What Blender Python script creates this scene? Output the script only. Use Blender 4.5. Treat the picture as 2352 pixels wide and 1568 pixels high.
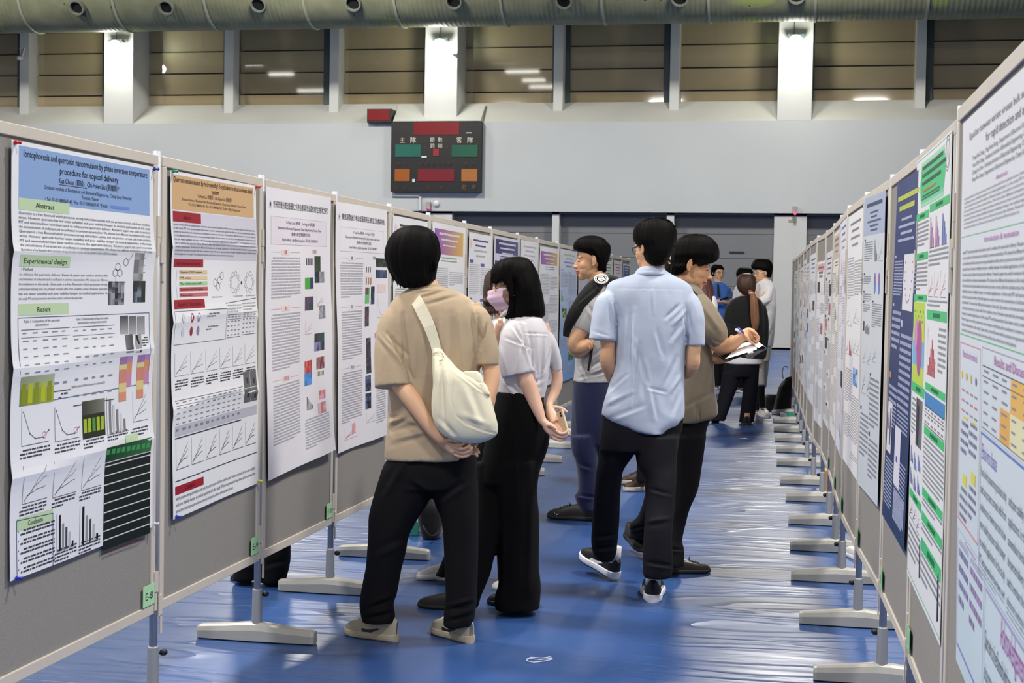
import bpy, bmesh, math, random
import numpy as np
from mathutils import Vector, Matrix
random.seed(5)
for o in list(bpy.data.objects): bpy.data.objects.remove(o)
SC = bpy.context.scene
COL = SC.collection
# ---------------------------------------------------------------- camera
W, H, F, CH = 2352, 1568, 3400.0, 1.42
def _camera_axes():
    vx, vy, r = 1815.0, 676.0, .016
    yh = vy - r*(vx-1176); p = math.atan((784-yh)/F)
    cp, sp = math.cos(p), math.sin(p); c, s = math.cos(r), math.sin(r)
    right = np.array([1,0,0.]); fwd = np.array([0,cp,-sp]); up = np.array([0,sp,cp])
    R_ = right*c+up*s; U_ = up*c-right*s; yaw = 0.1851505
    M = np.array([[math.cos(yaw),-math.sin(yaw),0],[math.sin(yaw),math.cos(yaw),0],[0,0,1]])
    return np.array([M@R_, M@U_, M@fwd])
RC = _camera_axes()
CP = np.array([0,0,CH])
cd = bpy.data.cameras.new('camera'); cam = bpy.data.objects.new('camera', cd); COL.objects.link(cam)
cd.sensor_width = 36; cd.lens = F/W*36; cd.clip_end = 200; cd.clip_start = .05
cam.matrix_world = Matrix([[RC[0][i], RC[1][i], -RC[2][i], CP[i]] for i in range(3)]+[[0,0,0,1]])
cd.dof.use_dof = True; cd.dof.focus_distance = 6.3; cd.dof.aperture_fstop = 13
SC.camera = cam
# ---------------------------------------------------------------- colour management, world, big lights
vs = SC.view_settings
vs.view_transform = 'Standard'; vs.look = 'None'; vs.gamma = 1; vs.use_curve_mapping = False
vs.exposure = 0.0
SC.cycles.max_bounces = 5; SC.cycles.diffuse_bounces = 3; SC.cycles.glossy_bounces = 3; SC.cycles.transmission_bounces = 4
SC.cycles.use_denoising = True; SC.cycles.sample_clamp_indirect = 4; SC.cycles.caustics_reflective = False; SC.cycles.caustics_refractive = False
wd = bpy.data.worlds.new('world'); SC.world = wd; wd.use_nodes = True
wd.node_tree.nodes['Background'].inputs[0].default_value = (1, .965, .915, 1)
wd.node_tree.nodes['Background'].inputs[1].default_value = .55
def area(x, y, z, sx, sy, power, col=(1, .955, .89)):
    l = bpy.data.lights.new('hall_light', 'AREA'); l.shape = 'RECTANGLE'; l.size = sx; l.size_y = sy; l.energy = power; l.color = col
    o = bpy.data.objects.new('hall_light', l); o.location = (x, y, z); COL.objects.link(o); return o
HL = [(-5, 0, 850), (4.5, -1, 800), (-6, 8, 1100), (3.5, 7.5, 1150), (-11, 31, 1250), (0, 31, 1250), (-20, 30.5, 1050), (-14, 6, 1000)]
for x, y, pw in HL: area(x, y, 10.4, 1.4, 1.4, pw)
# ---------------------------------------------------------------- picture -> place
def ray(x, y): return RC.T @ np.array([(x-1176)/F, (784-y)/F, 1.])
def at_z(x, y, z): d = ray(x, y); return CP + (z-CH)/d[2]*d
def at_y(x, y, Y): d = ray(x, y); return CP + Y/d[1]*d
def at_x(x, y, X): d = ray(x, y); return CP + X/d[0]*d
def at_d(x, y, D): return CP + D*ray(x, y)
def proj(p):
    d = (np.asarray(p, float)-CP) @ RC.T
    return np.stack([1176+F*d[..., 0]/d[..., 2], 784-F*d[..., 1]/d[..., 2]], -1)
CX, CU, CF = RC[0], RC[1], RC[2]
# ---------------------------------------------------------------- materials
def lin(c):
    return tuple((v/255/12.92 if v/255 <= .04045 else ((v/255+.055)/1.055)**2.4) for v in c)
MATS = {}
def mat(name, rgb=(200,200,200), rough=.6, metal=0, bump=None, attr=False, spec=.5, emit=None, var=None, stretch=None, sheen=0):
    if name in MATS: return MATS[name]
    m = bpy.data.materials.new(name); m.use_nodes = True; MATS[name] = m
    nt = m.node_tree; N = nt.nodes; L = nt.links; b = N['Principled BSDF']
    c = lin(rgb)+(1,)
    b.inputs['Base Color'].default_value = c; b.inputs['Roughness'].default_value = rough
    b.inputs['Metallic'].default_value = metal; b.inputs['Specular IOR Level'].default_value = spec
    if sheen: b.inputs['Sheen Weight'].default_value = sheen
    if emit:
        b.inputs['Emission Color'].default_value = c; b.inputs['Emission Strength'].default_value = emit
    tc = N.new('ShaderNodeTexCoord'); mp = N.new('ShaderNodeMapping'); L.new(tc.outputs['Object'], mp.inputs[0])
    if stretch: mp.inputs['Scale'].default_value = stretch
    src = None
    if attr:
        a = N.new('ShaderNodeAttribute'); a.attribute_name = 'Col'; src = a.outputs['Color']
        L.new(src, b.inputs['Base Color'])
    if var:   # (scale, amount)
        n = N.new('ShaderNodeTexNoise'); n.inputs['Scale'].default_value = var[0]; n.inputs['Detail'].default_value = 4
        L.new(mp.outputs[0], n.inputs['Vector'])
        r = N.new('ShaderNodeMapRange'); r.inputs[1].default_value = .3; r.inputs[2].default_value = .7
        r.inputs[3].default_value = 1-var[1]; r.inputs[4].default_value = 1+var[1]
        L.new(n.outputs[0], r.inputs[0])
        mx = N.new('ShaderNodeVectorMath'); mx.operation = 'SCALE'
        if src: L.new(src, mx.inputs[0])
        else: mx.inputs[0].default_value = c[:3]
        L.new(r.outputs[0], mx.inputs['Scale']); L.new(mx.outputs[0], b.inputs['Base Color'])
    if bump:  # (scale, strength, distance)
        n = N.new('ShaderNodeTexNoise'); n.inputs['Scale'].default_value = bump[0]; n.inputs['Detail'].default_value = 3
        L.new(mp.outputs[0], n.inputs['Vector'])
        bp = N.new('ShaderNodeBump'); bp.inputs['Strength'].default_value = bump[1]; bp.inputs['Distance'].default_value = bump[2]
        L.new(n.outputs[0], bp.inputs['Height']); L.new(bp.outputs[0], b.inputs['Normal'])
    return m
# ---------------------------------------------------------------- object helpers
def tag(o, label=None, cat=None, group=None, kind=None):
    if label: o['label'] = label
    if cat: o['category'] = cat
    if group: o['group'] = group
    if kind: o['kind'] = kind
    return o
def empty(name, loc, label=None, cat=None, group=None):
    o = bpy.data.objects.new(name, None); COL.objects.link(o); o.location = tuple(float(v) for v in loc); o.empty_display_size = .1
    return tag(o, label, cat, group)
def link(name, me, parent=None, m=None):
    o = bpy.data.objects.new(name, me); COL.objects.link(o)
    if m is not None and not me.materials: me.materials.append(m)
    if parent is not None:
        o.parent = parent
        o.matrix_parent_inverse = Matrix.Translation(parent.location).inverted() if parent.parent is None else Matrix.Identity(4)
    return o
class MB:
    """collects shapes for one mesh; colours are per face"""
    def __init__(s): s.v = []; s.f = []; s.c = []; s.n = 0
    def add(s, vs_, fs, col=None):
        vs_ = np.asarray(vs_, float).reshape(-1, 3)
        s.v.append(vs_); s.f += [tuple(i+s.n for i in f) for f in fs]; s.c += [col]*len(fs); s.n += len(vs_); return s
    def box(s, a, b, col=None):
        x0, y0, z0 = [min(p, q) for p, q in zip(a, b)]; x1, y1, z1 = [max(p, q) for p, q in zip(a, b)]
        v = [(x0,y0,z0),(x1,y0,z0),(x1,y1,z0),(x0,y1,z0),(x0,y0,z1),(x1,y0,z1),(x1,y1,z1),(x0,y1,z1)]
        return s.add(v, [(0,3,2,1),(4,5,6,7),(0,1,5,4),(1,2,6,5),(2,3,7,6),(3,0,4,7)], col)
    def hexa(s, v8, col=None):
        return s.add(v8, [(0,3,2,1),(4,5,6,7),(0,1,5,4),(1,2,6,5),(2,3,7,6),(3,0,4,7)], col)
    def tube(s, pts, r, n=12, col=None, cap=True, flat=1.0, up=None):
        pts = [np.asarray(p, float) for p in pts]; rr = r if hasattr(r, '__len__') else [r]*len(pts)
        vv = []; prev = None
        for i, p in enumerate(pts):
            t = pts[min(i+1, len(pts)-1)]-pts[max(i-1, 0)]; t /= np.linalg.norm(t)+1e-9
            ref = np.array(up if up is not None else ((0,0,1.) if abs(t[2]) < .9 else (0,1.,0))) if prev is None else prev
            u = ref-t*(ref@t); u /= np.linalg.norm(u)+1e-9; w = np.cross(t, u); prev = u
            for k in range(n):
                a = 2*math.pi*k/n; vv.append(p+rr[i]*(math.cos(a)*u*flat+math.sin(a)*w))
        m = len(pts); fs = [(i*n+k, i*n+(k+1) % n, (i+1)*n+(k+1) % n, (i+1)*n+k) for i in range(m-1) for k in range(n)]
        if cap: fs += [tuple(range(n))[::-1], tuple((m-1)*n+k for k in range(n))]
        return s.add(vv, fs, col)
    def ell(s, c, rad, R=None, n=16, m=10, col=None):
        c = np.asarray(c, float); vv = []
        for i in range(m+1):
            th = math.pi*i/m
            for k in range(n):
                a = 2*math.pi*k/n; p = np.array([math.sin(th)*math.cos(a)*rad[0], math.sin(th)*math.sin(a)*rad[1], math.cos(th)*rad[2]])
                vv.append(c+(R@p if R is not None else p))
        fs = [(i*n+k, (i+1)*n+k, (i+1)*n+(k+1) % n, i*n+(k+1) % n) for i in range(m) for k in range(n)]
        return s.add(vv, fs, col)
    def quad(s, a, b, c, d, col=None): return s.add([a, b, c, d], [(0,1,2,3)], col)
    def mesh(s, name, smooth=False):
        me = bpy.data.meshes.new(name); v = np.concatenate(s.v) if s.v else np.zeros((0,3))
        me.from_pydata(v.tolist(), [], s.f)
        if any(c is not None for c in s.c):
            at = me.color_attributes.new('Col', 'FLOAT_COLOR', 'CORNER'); arr = []
            for f, c in zip(s.f, s.c):
                if c is None: c = (200,200,200)
                if isinstance(c, list): arr += [lin(x)+(1,) for x in c]
                else: arr += [lin(c)+(1,)]*len(f)
            at.data.foreach_set('color', np.array(arr, 'f').ravel())
        if smooth: me.polygons.foreach_set('use_smooth', [True]*len(me.polygons))
        me.update(); return me
    def build(s, name, m, parent=None, smooth=False, bevel=0):
        me = s.mesh(name, smooth); o = link(name, me, parent, m)
        if bevel:
            b = o.modifiers.new('b', 'BEVEL'); b.width = bevel; b.segments = 2; b.limit_method = 'ANGLE'
        return o
def struct(o): o['kind'] = 'structure'; return o
def arr3(*p): return np.array(p, float)
# ================================================================ THE HALL
def m_floor():
    m = bpy.data.materials.new('blue_vinyl'); m.use_nodes = True; nt = m.node_tree; N = nt.nodes; L = nt.links; b = N['Principled BSDF']
    b.inputs['Roughness'].default_value = .3; b.inputs['Specular IOR Level'].default_value = .62
    tc = N.new('ShaderNodeTexCoord'); sx = N.new('ShaderNodeSeparateXYZ'); L.new(tc.outputs['Object'], sx.inputs[0])
    def noise(scale, det, vec=None, dist=0):
        mp = N.new('ShaderNodeMapping'); mp.inputs['Scale'].default_value = scale; L.new(vec or tc.outputs['Object'], mp.inputs[0])
        n = N.new('ShaderNodeTexNoise'); n.inputs['Scale'].default_value = 1; n.inputs['Detail'].default_value = det; n.inputs['Distortion'].default_value = dist
        L.new(mp.outputs[0], n.inputs['Vector']); return n.outputs[0]
    def math_(op, a, b_, c=None):
        q = N.new('ShaderNodeMath'); q.operation = op
        for i, v in enumerate((a, b_, c)):
            if v is None: continue
            if isinstance(v, (int, float)): q.inputs[i].default_value = v
            else: L.new(v, q.inputs[i])
        return q.outputs[0]
    def rng(v, a, b_, c, d):
        r = N.new('ShaderNodeMapRange'); r.interpolation_type = 'SMOOTHSTEP'
        for i, q in enumerate((a, b_, c, d)): r.inputs[i+1].default_value = q
        L.new(v, r.inputs[0]); return r.outputs[0]
    dirt = noise((1.3, 1.0, 1), 6); scuff = noise((9, 2.2, 1), 5, dist=1.5)
    cr = N.new('ShaderNodeMix'); cr.data_type = 'RGBA'
    cr.inputs[6].default_value = lin((34, 64, 120))+(1,); cr.inputs[7].default_value = lin((50, 82, 134))+(1,); L.new(dirt, cr.inputs[0])
    c2 = N.new('ShaderNodeMix'); c2.data_type = 'RGBA'; L.new(cr.outputs[2], c2.inputs[6]); c2.inputs[7].default_value = lin((128, 132, 150))+(1,)
    L.new(math_('MULTIPLY', rng(scuff, .62, .78, 0, .5), rng(dirt, .5, .65, 0, 1)), c2.inputs[0]); L.new(c2.outputs[2], b.inputs['Base Color'])
    L.new(rng(dirt, .35, .7, .31, .42), b.inputs['Roughness'])
    # creases of the loosely laid sheet: strong by the boards, nearly flat in the walked middle
    right = rng(sx.outputs[0], -.95, -.45, 0, 1); left = rng(sx.outputs[0], -1.75, -1.45, 1, 0)
    far = rng(sx.outputs[1], 8, 16, 0, .5)
    mask = math_('MAXIMUM', math_('MAXIMUM', right, left), math_('MAXIMUM', far, .10))
    crease = noise((.8, 3.6, 1), 1, dist=1.5); crease2 = noise((3.0, 15, 1), 2, dist=1.2); soft = noise((1.2, 1.8, 1), 1)
    ridge = math_('SUBTRACT', 1.0, math_('ABSOLUTE', math_('MULTIPLY', math_('SUBTRACT', crease, .5), 9.0), None))
    ridge = math_('POWER', math_('MAXIMUM', ridge, 0.0), 2.0)
    fine = math_('MULTIPLY', noise((14, 60, 1), 3), .05)
    h = math_('ADD', math_('MULTIPLY', math_('ADD', math_('MULTIPLY', ridge, .6), math_('MULTIPLY', crease2, .32)), mask), math_('ADD', math_('MULTIPLY', soft, .5), fine))
    bp = N.new('ShaderNodeBump'); bp.inputs['Strength'].default_value = .55; bp.inputs['Distance'].default_value = .012
    L.new(h, bp.inputs['Height']); L.new(bp.outputs[0], b.inputs['Normal'])
    return m
struct(MB().add([(-30,-4,0),(14,-4,0),(14,40,0),(-30,40,0)], [(0,1,2,3)]).build('floor', m_floor()))
WALL = mat('painted_wall', (183,187,187), .75, var=(.5,.035), bump=(30,.1,.01))
SILL = mat('painted_sill', (180,181,176), .75, var=(.9,.06))
COLM = mat('painted_column', (196,197,194), .7, var=(.8,.03))
YW, YG = 38.5, 39.5
XL, XR = -27., 9.
zH = 3.49; zL = 5.83; zS = 6.47; zT = 10.4
struct(MB().box((XL, YW, zH), (XR, YW+.35, zL)).build('wall_back', WALL))
w = MB()
w.hexa([(XL,YW,zL),(XR,YW,zL),(XR,YG+.3,zL),(XL,YG+.3,zL),(XL,YW,zL+.01),(XR,YW,zL+.01),(XR,YG,zS),(XL,YG,zS)])
struct(w.build('trim_1', SILL))
struct(MB().box((XL, YG+.3, zL), (XR, YG+.5, zT+.2)).build('wall_back_upper', mat('dark_back', (70,66,60), .9)))
struct(MB().box((-30, -4, 10.6), (14, 41, 10.9)).build('ceiling', mat('dark_ceiling', (96,100,92), .9)))
struct(MB().box((-30, -4, 0), (-29.7, 41, 10.6)).build('wall_left', WALL))
struct(MB().box((13.7, -4, 0), (14, 41, 10.6)).build('wall_right', WALL))
# pillars and mullions of the clerestory
pil = [(238,305),(975,1050),(1787,1867)]
for a, b in pil:
    x0 = at_y(a, 160, YW-.02)[0]; x1 = at_y(b, 160, YW-.02)[0]
    struct(MB().box((x0, YW-.0, zL), (x1, YG+.2, zT)).build('trim_2', COLM, bevel=.02))
mul = [(45,66),(515,536),(757,778),(1272,1293),(1539,1560),(2104,2127)]
YM = 39.05
for a, b in mul:
    x0 = at_y(a, 160, YM)[0]; x1 = at_y(b, 160, YM)[0]
    struct(MB().box((x0, YM, zS-.28), (x1, YG+.2, zT)).build('trim_3', COLM))
def m_blind():
    m = mat('louvre_panel', (182,164,126), .45, var=(.7,.06)); return m
GR = mat('window_frame_grey', (70,84,86), .5); DK = mat('black_gap', (22,20,18), .7)
bays = [(-60,42,0,1),(66,237,0,0),(322,515,0,0),(549,745,1,1),(780,975,0,0),(1057,1270,0,0),(1308,1526,1,1),(1560,1787,0,0),(1869,2103,0,0),(2142,2420,1,0)]
zb0, dz = 6.47, .585
zl = [at_y(1176, yy, YG)[2] for yy in (211, 160, 108, 56)]
glass = mat('window_glass', (24,24,24), .06, spec=.9)
g = glass.node_tree; gb = g.nodes['Principled BSDF']
tr = g.nodes.new('ShaderNodeBsdfTransparent'); gl = g.nodes.new('ShaderNodeBsdfGlossy'); gl.inputs['Roughness'].default_value = .04
ms = g.nodes.new('ShaderNodeMixShader'); ms.inputs[0].default_value = .12
g.links.new(tr.outputs[0], ms.inputs[1]); g.links.new(gl.outputs[0], ms.inputs[2]); g.links.new(ms.outputs[0], g.nodes['Material Output'].inputs[0])
for i, (a, b, fl, fr) in enumerate(bays):
    x0 = at_y(a, 160, YG)[0]; x1 = at_y(b, 160, YG)[0]
    wo = struct(empty('window_%d' % (i+1), (x0, YG, zb0)))
    s = MB(); zs = [zb0]+list(zl)+[zl[-1]+dz, zl[-1]+2*dz, zl[-1]+3*dz]
    for k in range(len(zs)-1):
        z0 = zs[k]+(.025 if k else 0); z1 = zs[k+1]-.025
        s.hexa([(x0,YG+.10,z0),(x1,YG+.10,z0),(x1,YG+.13,z0),(x0,YG+.13,z0),(x0,YG+.02,z1),(x1,YG+.02,z1),(x1,YG+.05,z1),(x0,YG+.05,z1)])
    s.build('louvre_panels', m_blind(), wo)
    MB().box((x0, YG+.16, zb0), (x1, YG+.2, zT)).build('backing', DK, wo)
    fr_ = MB()
    if fl: fr_.box((at_y(a-14, 160, YG)[0], YG-.05, zb0-.02), (x0, YG+.1, zT))
    if fr: fr_.box((x1, YG-.05, zb0-.02), (at_y(b+12, 160, YG)[0], YG+.1, zT))
    fr_.box((x0, YG-.0, zb0-.03), (x1, YG+.1, zb0)); fr_.box((x0-.03, YG, zb0), (x0+.02, YG+.1, zT)); fr_.box((x1-.02, YG, zb0), (x1+.03, YG+.1, zT))
    fr_.build('window_frame', GR, wo)
    MB().quad((x0,YG-.005,zb0),(x1,YG-.005,zb0),(x1,YG-.005,zT),(x0,YG-.005,zT)).build('pane', glass, wo)
# ground-floor openings with grey folding doors, between columns
YD = YW+.42
DOORM = mat('grey_door', (114,116,118), .6, var=(.6,.04))
cols = [(970,1038),(1268,1284),(1778,1853)]
cx = []
for a, b in cols:
    x0 = at_y(a, 520, YW+.1)[0]; x1 = at_y(b, 520, YW+.1)[0]; cx.append((x0, x1))
    struct(MB().box((x0, YW+.1, 0), (x1, YW+.75, zH+.1)).build('trim_4', COLM))
edges = [(cx[0][1], cx[1][0]), (cx[1][1], cx[1][1]+ (cx[2][0]-cx[1][1])*.47), (cx[1][1]+(cx[2][0]-cx[1][1])*.505, cx[2][0]), (cx[2][1], XR)]
# thin column hidden behind the heads near x=1530
xa = at_y(1531, 520, YW+.1)[0]; xb = at_y(1548, 520, YW+.1)[0]
struct(MB().box((xa, YW+.1, 0), (xb, YW+.75, zH+.1)).build('trim_4', COLM))
edges[1] = (cx[1][1], xa); edges[2] = (xb, cx[2][0])
for i, (a, b) in enumerate(edges):
    d = MB(); zz = [0.02, .9, 1.6, 2.32, 2.95, zH+.05]
    for k in range(5): d.box((a, YD, zz[k]+.012), (b, YD+.06, zz[k+1]))
    d.box((a, YD+.06, 0), (b, YD+.1, zH+.05))
    struct(d.build('door_%d' % (i+1), DOORM))
p = at_y(1675, 579, YD-.02); q = at_y(1709, 579, YD-.02)
tag(MB().box((p[0], YD-.03, p[2]-.02), (q[0], YD, p[2]+.02)).build('door_handle_slot', mat('slot_black', (25,25,30), .5), bpy.data.objects['door_3']))
struct(MB().box((XL, YD, 0), (cx[0][0], YD+.06, zH+.05)).build('opening_shade_left', mat('dark_opening', (38,38,42), .7)))  # dark sheet across the opening, the shade inside put into its colour
struct(MB().box((XL, YW+.1, zH-.06), (XR, YW+.75, zH)).build('trim_5', mat('lintel_dark', (70,72,74), .7)))
struct(MB().box((XL, YW+.1, 0), (XR, YD, .05)).build('baseboard_back', mat('base_grey', (120,125,120), .6)))
# ---- scoreboard on its white hood
P_ = lambda x, y, d=0: at_y(x, y, YW-d)
bx0, bz1 = P_(899, 281, .18)[0], P_(899, 281, .18)[2]; bx1, bz0 = P_(1104, 440, .18)[0], P_(1104, 440, .18)[2]
bz1 = P_(1000, 280, .18)[2]; bz0 = P_(1000, 440, .18)[2]
sb = empty('scoreboard', ((bx0+bx1)/2, YW, bz0), 'black electronic scoreboard with red green and orange display panels high on the back wall', 'scoreboard')
def spanel(x0, y0, x1, y1, c, nm):
    a = P_(x0, y0, .19); b = P_(x1, y1, .19)
    MB().box((a[0], YW-.195, a[2]), (b[0], YW-.18, b[2])).build(nm, mat('panel_%d_%d' % (c[0], c[1]), c, .25, var=(1.2,.12)), sb)
for q in [(951,281,1055,309,(118,18,26)),(908,332,966,360,(30,94,82)),(1038,333,1097,360,(16,84,62)),(995,342,1008,358,(140,40,48)),(907,388,941,416,(148,82,28)),(960,388,1043,416,(112,20,34)),(1060,388,1096,416,(158,98,46))]:
    spanel(*q[:4], q[4], 'display_panel')
FREE = {}
def glyph_mesh(s):
    if s in FREE: return FREE[s]
    cu = bpy.data.curves.new('t', 'FONT'); cu.body = s; cu.resolution_u = 2; cu.size = 1
    o = bpy.data.objects.new('t', cu); COL.objects.link(o)
    dg = bpy.context.evaluated_depsgraph_get(); dg.update(); ev = o.evaluated_get(dg); me = ev.to_mesh()
    v = np.empty(len(me.vertices)*3); me.vertices.foreach_get('co', v); v = v.reshape(-1, 3)[:, :2]
    me.calc_loop_triangles(); f = [tuple(t.vertices) for t in me.loop_triangles]
    # triangles all facing +z
    ff = []
    for t in f:
        a, b, c = v[list(t)]
        ff.append(t if (b[0]-a[0])*(c[1]-a[1])-(b[1]-a[1])*(c[0]-a[0]) > 0 else t[::-1])
    ev.to_mesh_clear(); bpy.data.objects.remove(o); bpy.data.curves.remove(cu)
    if len(v) == 0: v = np.zeros((0, 2))
    FREE[s] = (v, ff); return FREE[s]
def text3(mb, s, org, U, V, size, width=None, align='l', col=None):
    v, f = glyph_mesh(s)
    if not len(v): return
    x0, x1 = v[:, 0].min(), v[:, 0].max(); sx = size
    if width: sx = width/(x1-x0)
    x = (v[:, 0]-x0)*sx
    if align == 'c': x = x-(x1-x0)*sx/2
    if align == 'r': x = x-(x1-x0)*sx
    p = np.asarray(org)[None]+x[:, None]*np.asarray(U)[None]+(v[:, 1]*size)[:, None]*np.asarray(V)[None]
    mb.add(p, f, col)
t = MB().box((bx0, YW-.18, bz0), (bx1, YW-.005, bz1), (13,13,15)); WT = (205,200,180)
for s, x, y, px, c in [('主',924,327,13,WT),('隊',949,327,14,WT),('節',993,325,11,WT),('數',1011,325,11,WT),('罰',993,339,11,WT),('球',1011,339,11,WT),('客',1055,327,14,WT),('隊',1080,327,14,WT),('‹',975,324,5,(90,80,60)),('›',1028,324,5,(90,80,60)),('‹',975,338,5,(170,120,50)),('›',1028,338,5,(170,120,50)),
    ('犯',910,434,10,(64,48,40)),('規',930,434,10,(60,46,40)),('犯',1066,434,11,(120,86,48)),('規',1088,434,11,(90,74,60)),('暫',985,434,10,(80,30,36)),('停',1015,434,10,(96,30,38)),
    ('團',968,380,9,(58,30,34)),('體',982,380,9,(58,30,34)),('犯',996,380,9,(58,30,34)),('規',1010,380,9,(58,30,34)),('次',1022,380,9,(58,30,34)),('數',1034,380,9,(58,30,34)),('得',914,380,9,(62,42,36)),('分',930,380,9,(62,42,36)),('得',1070,380,9,(62,42,36)),('分',1086,380,9,(62,42,36))]:
    o = P_(x, y, .2); m_ = abs(P_(x+1, y, .2)[0]-o[0]); text3(t, s, o, (1,0,0), (0,0,1), px*m_*1.02, align='c', col=c)
for x0, y0, x1, y1 in [(968,358,980,362),(947,411,953,418),(1071,304,1083,306)]:
    a = P_(x0, y0, .2); b = P_(x1, y1, .2); t.quad((a[0],YW-.2,b[2]),(b[0],YW-.2,b[2]),(b[0],YW-.2,a[2]),(a[0],YW-.2,a[2]), (200,205,210))
t.build('housing', mat('attr_paint', attr=True, rough=.5), sb)
# white hood between pillar and scoreboard
a = P_(903, 279, .2); b = P_(1104, 279, .2); a2 = at_y(912, 240, YW+.55); b2 = at_y(1112, 236, YW+.55)
hm = MB().hexa([(a[0],YW-.2,a[2]+.004),(b[0],YW-.2,a[2]+.004),(b[0],YW,a[2]+.004),(a[0],YW,a[2]+.004),(a[0],YW-.2,a[2]+.02),(b[0],YW-.2,a[2]+.02),(b2[0],YW+.75,zS-.05),(a2[0],YW+.75,zS-.05)])
tag(hm.build('scoreboard_hood', SILL), 'white sloping hood directly above the black scoreboard', 'hood')
# little red display left of it
a = at_y(848, 250, YW+.05); b = at_y(899, 281, YW-.14)
rb = empty('shot_clock', (a[0], YW, b[2]), 'small red display box on the ledge left of the scoreboard', 'clock')
MB().box((a[0], YW-.15, b[2]), (b[0], YW+.35, b[2]+.36)).build('housing', mat('clock_black', (30,18,18), .5), rb)
MB().box((a[0]+.02, YW-.16, b[2]+.05), (b[0]-.06, YW-.15, b[2]+.34)).build('screen', mat('dark_red', (120,14,20), .3), rb)
# ---- duct across the hall with round nozzles
def m_duct():
    m = mat('duct_metal', (122,124,96), .6, .0, var=(2.2,.16), stretch=(1,1,1)); nt = m.node_tree; N = nt.nodes; L = nt.links; b = N['Principled BSDF']
    tc = N.new('ShaderNodeTexCoord'); n = N.new('ShaderNodeTexNoise'); mp = N.new('ShaderNodeMapping'); mp.inputs['Scale'].default_value = (.5,.9,.9)
    L.new(tc.outputs['Object'], mp.inputs[0]); L.new(mp.outputs[0], n.inputs['Vector']); n.inputs['Scale'].default_value = 1.1; n.inputs['Detail'].default_value = 3
    r = N.new('ShaderNodeMapRange'); r.inputs[1].default_value = .6; r.inputs[2].default_value = .64; L.new(n.outputs[0], r.inputs[0])
    mx = N.new('ShaderNodeMix'); mx.data_type = 'RGBA'; L.new(r.outputs[0], mx.inputs[0]); mx.inputs[7].default_value = lin((136,146,84))+(1,)
    src = b.inputs['Base Color'].links[0].from_socket; L.new(src, mx.inputs[6])
    n2 = N.new('ShaderNodeTexNoise'); mp2 = N.new('ShaderNodeMapping'); mp2.inputs['Scale'].default_value = (3,2,2.5); L.new(tc.outputs['Object'], mp2.inputs[0]); L.new(mp2.outputs[0], n2.inputs['Vector']); n2.inputs['Scale'].default_value = 1.0
    n2.inputs['Detail'].default_value = 2
    r2 = N.new('ShaderNodeMapRange'); r2.inputs[1].default_value = .72; r2.inputs[2].default_value = .74; L.new(n2.outputs[0], r2.inputs[0])
    m3 = N.new('ShaderNodeMix'); m3.data_type = 'RGBA'; L.new(r2.outputs[0], m3.inputs[0]); L.new(mx.outputs[2], m3.inputs[6]); m3.inputs[7].default_value = lin((70,66,48))+(1,)
    L.new(m3.outputs[2], b.inputs['Base Color'])
    wv = N.new('ShaderNodeTexWave'); wv.inputs['Scale'].default_value = 2.6; wv.bands_direction = 'X'; L.new(tc.outputs['Object'], wv.inputs['Vector'])
    bp = N.new('ShaderNodeBump'); bp.inputs['Strength'].default_value = .25; bp.inputs['Distance'].default_value = .02; L.new(wv.outputs[0], bp.inputs['Height']); L.new(bp.outputs[0], b.inputs['Normal'])
    return m
YC, RD = 36.6, 1.05
zc0 = at_y(60, 77, YC)[2]+RD+.02; zc1 = at_y(2300, 43, YC)[2]+RD+.02
DX0, DX1 = -24., 8.
sl = (zc1-zc0)/(at_y(2300, 43, YC)[0]-at_y(60, 77, YC)[0])
zat = lambda x: zc0+(x-at_y(60, 77, YC)[0])*sl
duct = empty('ventilation_duct', (-8, YC, zat(-8)), 'thick round grey-green ventilation duct running across the top of the hall', 'duct')
MB().tube([(x, YC, zat(x)) for x in np.linspace(DX0, DX1, 30)], RD, 64).build('duct_pipe', m_duct(), duct, smooth=True)
sm = mat('duct_seam', (150,152,134), .5)
for px in (85, 295, 500, 722, 925, 1163, 1390, 1630, 1871, 2125):
    x = at_y(px, 70, YC)[0]; MB().tube([(x-.03, YC, zat(x)), (x+.03, YC, zat(x))], RD+.03, 64).build('seam_ring', sm, duct)
nm = mat('nozzle_grey', (120,124,112), .5); nd = mat('nozzle_dark', (8,8,8), .9)
for px, py in ((172,12),(377,11),(590,5),(808,2),(1040,-3),(1293,-4),(1560,-10),(1830,-16)):
    d0 = at_y(px, py, YC-RD)
    dz_ = d0[2]-zat(d0[0]); cy = YC-math.sqrt(max(.05, RD*RD-dz_*dz_))
    n_ = np.array([0, cy-YC, dz_]); n_ /= np.linalg.norm(n_); c0 = np.array([d0[0], cy, d0[2]])
    no = MB().tube([c0-n_*.05, c0+n_*.12], .2, 28, cap=False).tube([c0+n_*.12, c0-n_*.04], .165, 28, cap=False)
    u = np.array([1,0,0.]); v_ = np.cross(n_, u); ring = []
    for k in range(28):
        a = 2*math.pi*k/28; ring += [c0+n_*.12+.2*(math.cos(a)*u+math.sin(a)*v_), c0+n_*.12+.165*(math.cos(a)*u+math.sin(a)*v_)]
    no.add(ring, [(2*k, 2*((k+1) % 28), 2*((k+1) % 28)+1, 2*k+1) for k in range(28)])
    o = no.build('nozzle', nm, duct, smooth=False)
    MB().tube([c0+n_*.02, c0+n_*.04], .166, 28).build('nozzle_opening', nd, o)
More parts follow.
